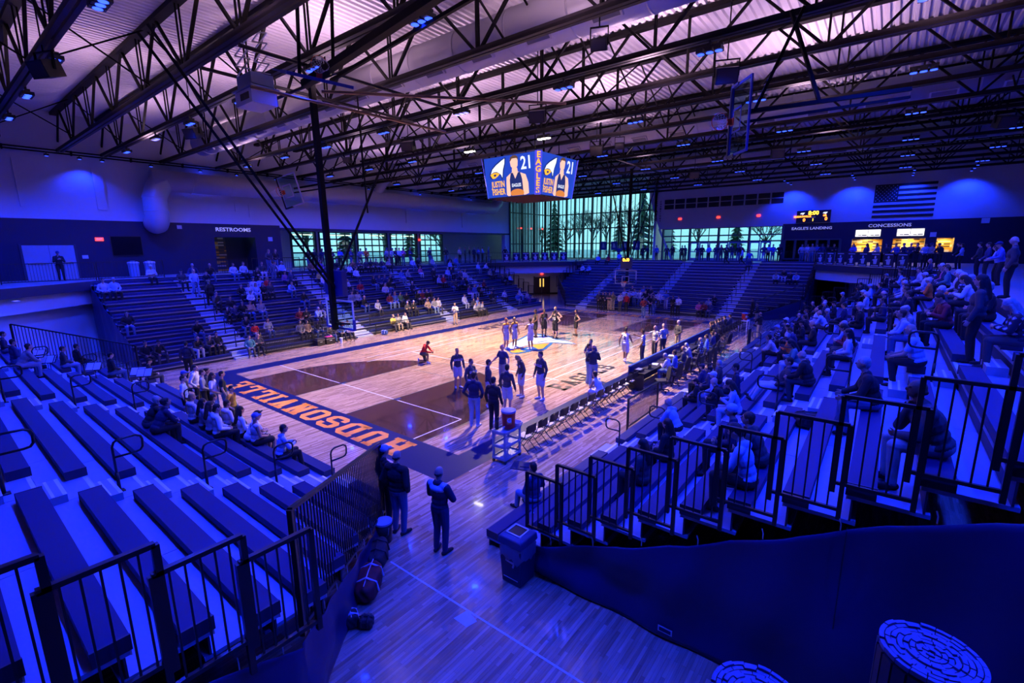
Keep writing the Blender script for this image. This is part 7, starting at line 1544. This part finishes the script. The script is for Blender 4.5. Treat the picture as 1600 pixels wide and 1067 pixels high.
for k, (px, py, top, sc) in enumerate(RR): conc(px, py, 'x', 20.5, PI/2+random.uniform(-.4, .4), random.choice(('clasp', 'cross', 'rail')), top, 'black', random.choice(('dark', 'brown')), 'cap' if k == 5 else ('long' if k in (1, 4) else 'short'), 'person in %s top at the right stand top rail' % top, '%s from the left' % ordn[k], sc=sc)
p = at_x(1589, 369, 19.95); person((p.x, p.y, ZC), A_(80), 'relax', 'charcoal', 'black', 'grey', 'bald', 'jacket', 'mid', what='tall bald man in open jacket standing at the top of the crowded stand', scale=1.1, bulk=1.1)
# walkers on the stairs
p = S_L.world(-12.45, 9*.639+.3, S_L.z0+.321*9); person(p, PI*1.5+.1, 'walk', 'light blue', 'pale denim', 'blond', 'long', 'long', 'lo', what='blond woman in light blue walking down the near aisle of the left stand')
p = S_L.world(-12.1, 7*.639+.3, S_L.z0+.321*7); person(p, PI*.5, 'walk', 'black', 'black', 'blond', 'ponytail', 'jacket', 'lo', what='ponytailed woman in black climbing the near aisle of the left stand')
p = at_x(428, 432, -18.3); person((p.x, p.y, S_L.z0+.321*10), PI*.5, 'relax', 'plaid', 'denim', 'brown', 'short', 'long', 'lo', what='person in checked shirt standing with back turned high in the left stand')
p = at_x(678, 438, -16.3); person((p.x, p.y, S_L.z0+.321*7), -PI/2, 'walk', 'black', 'black', 'dark', 'short', 'jacket', 'lo', what='person in black standing on the third aisle of the left stand')
p = S_F.world(4.2, 14*.665+.4, S_F.z0+.265*14); person(p, PI/2, 'walk', 'black', 'black', 'dark', 'short', 'jacket', 'lo', what='dark-clad person walking along the upper rows of the far stand')
p = S_F.world(5.6, 14*.665+.4, S_F.z0+.265*14); person(p, PI/2, 'walk', 'light blue', 'black', 'brown', 'long', 'long', 'lo', what='person in light blue following along the upper rows of the far stand')
p = S_F.world(6.4, 13*.665+.4, S_F.z0+.265*13); person(p, PI, 'walk', 'blue', 'denim', 'dark', 'short', 'long', 'lo', what='person in blue coming down the right aisle of the far stand')
_k = 11; _p = at_z(1536, 437, S_R.z0+.321*_k+1.60)
person((_p.x, _p.y, S_R.z0+.321*_k), A_(80), 'relax', 'charcoal', 'black', 'dark', 'long', 'jacket', 'hi', what='long-haired woman in dark padded coat standing in the right stand', bulk=1.1, scale=.97)
# group standing on the floor at the near baseline
for k, (zx, zy, top, bot, hc, hr, w, acc) in enumerate(((480, 130, 'charcoal', 'black', 'dark', 'cap', 'person in dark top and cap standing at the near stand corner', 'blue'), (472, 172, 'light blue', 'black', 'dark', 'short', 'person in light blue shirt standing behind the seated students', 'navy'), (577, 78, 'white', 'black', 'dark', 'hood', 'student in white hoodie numbered 23 standing at the baseline', 'navy'), (682, 105, 'charcoal', 'black', 'dark', 'curly', 'curly-haired student in dark top standing at the baseline', 'navy'), (730, 145, 'white', 'pale denim', 'brown', 'long', 'girl in white tee standing at the baseline', 'navy'), (812, 132, 'black', 'denim', 'dark', 'short', 'boy in black tee standing at the baseline', 'navy'), (897, 262, 'gold', 'black', 'dark', 'short', 'boy in gold shirt at the baseline beside the painted letters', 'navy'), (640, 120, 'grey', 'black', 'brown', 'short', 'student in grey top hidden behind the numbered hoodie', 'navy'))):
    px, py = 200+zx*.1786, 560+zy*.1786; zt = 1.62 if k != 6 else 1.45; p = at_z(px, py, zt)
    o = person((p.x, p.y, 0), A_(-35)+random.uniform(-.3, .3), random.choice(('relax', 'clasp', 'pocket')), top, bot, hc, hr, 'tee' if 'tee' in w or 'shirt' in w else 'long', 'mid', scale=.98 if k != 6 else .88, what=w, acc=acc)
    if k == 2: print_on(o, '23', False, .2, cloth('navy'), 1.24, .135)
p = at_z(290, 540, 1.55); person((p.x, p.y, 0), A_(60), 'relax', 'dark navy', 'black', 'dark', 'short', 'jacket', 'mid', what='person in dark jacket facing the front row of the left stand')
# scorers and far bench
SCR = [(1024, 556, 'light grey', 'grey', 'short'), (1043, 553, 'blue', 'brown', 'short'), (1049, 545, 'charcoal', 'brown', 'bald'), (1061, 540, 'grey', 'grey', 'short'), (1081, 532, 'plaid', 'white', 'bald'), (1088, 527, 'blue', 'brown', 'short'), (1095, 522, 'navy', 'brown', 'short'), (1102, 518, 'black', 'dark', 'short')]
for k, (px, py, top, hc, hr) in enumerate(SCR):
    p = at_z(px, py, 1.20); person((9.95, p.y, .505), A_(90)+random.uniform(-.2, .2), random.choice(('device_n', 'lap_n')), top, random.choice(('denim', 'charcoal')), hc, hr, 'long', 'mid', what='scorer in %s top seated behind the scorer table' % top, where='%s from its near end' % ordn[k], group='scorers')
FB = [(1109, 505, 'black'), (1114, 506, 'black'), (1119, 503, 'charcoal'), (1124, 500, 'black'), (1129, 499, 'black'), (1134, 498, 'black'), (1140, 497, 'charcoal')]
for k, (px, py, top) in enumerate(FB):
    y = 6.9+.62*k; person((8.94, y, .47), A_(90)+random.uniform(-.15, .15), random.choice(('knees_n', 'chin_n', 'lap_n')), top, 'black', random.choice(('dark', 'brown')), 'short', 'warm', 'lo', what='visiting player in %s on the far sideline bench' % top, where='%s beyond the scorer table' % ordn[k], group='far bench players', shoe='white')
finish_protos()
# ------------------------------------------------------------------ lettering becomes mesh
bpy.context.view_layer.update()
_dg = bpy.context.evaluated_depsgraph_get()
_todo = [(o, bpy.data.meshes.new_from_object(o.evaluated_get(_dg))) for o in list(COL.objects) if o.type == 'FONT']
for o, me in _todo:
    nm = o.name; par = o.parent; mb_ = o.matrix_basis.copy(); props = {k: o[k] for k in o.keys()}; c = o.data
    bpy.data.objects.remove(o); bpy.data.curves.remove(c)
    n = bpy.data.objects.new(nm, me); COL.objects.link(n); n.parent = par; n.matrix_basis = mb_
    for k, v in props.items(): n[k] = v
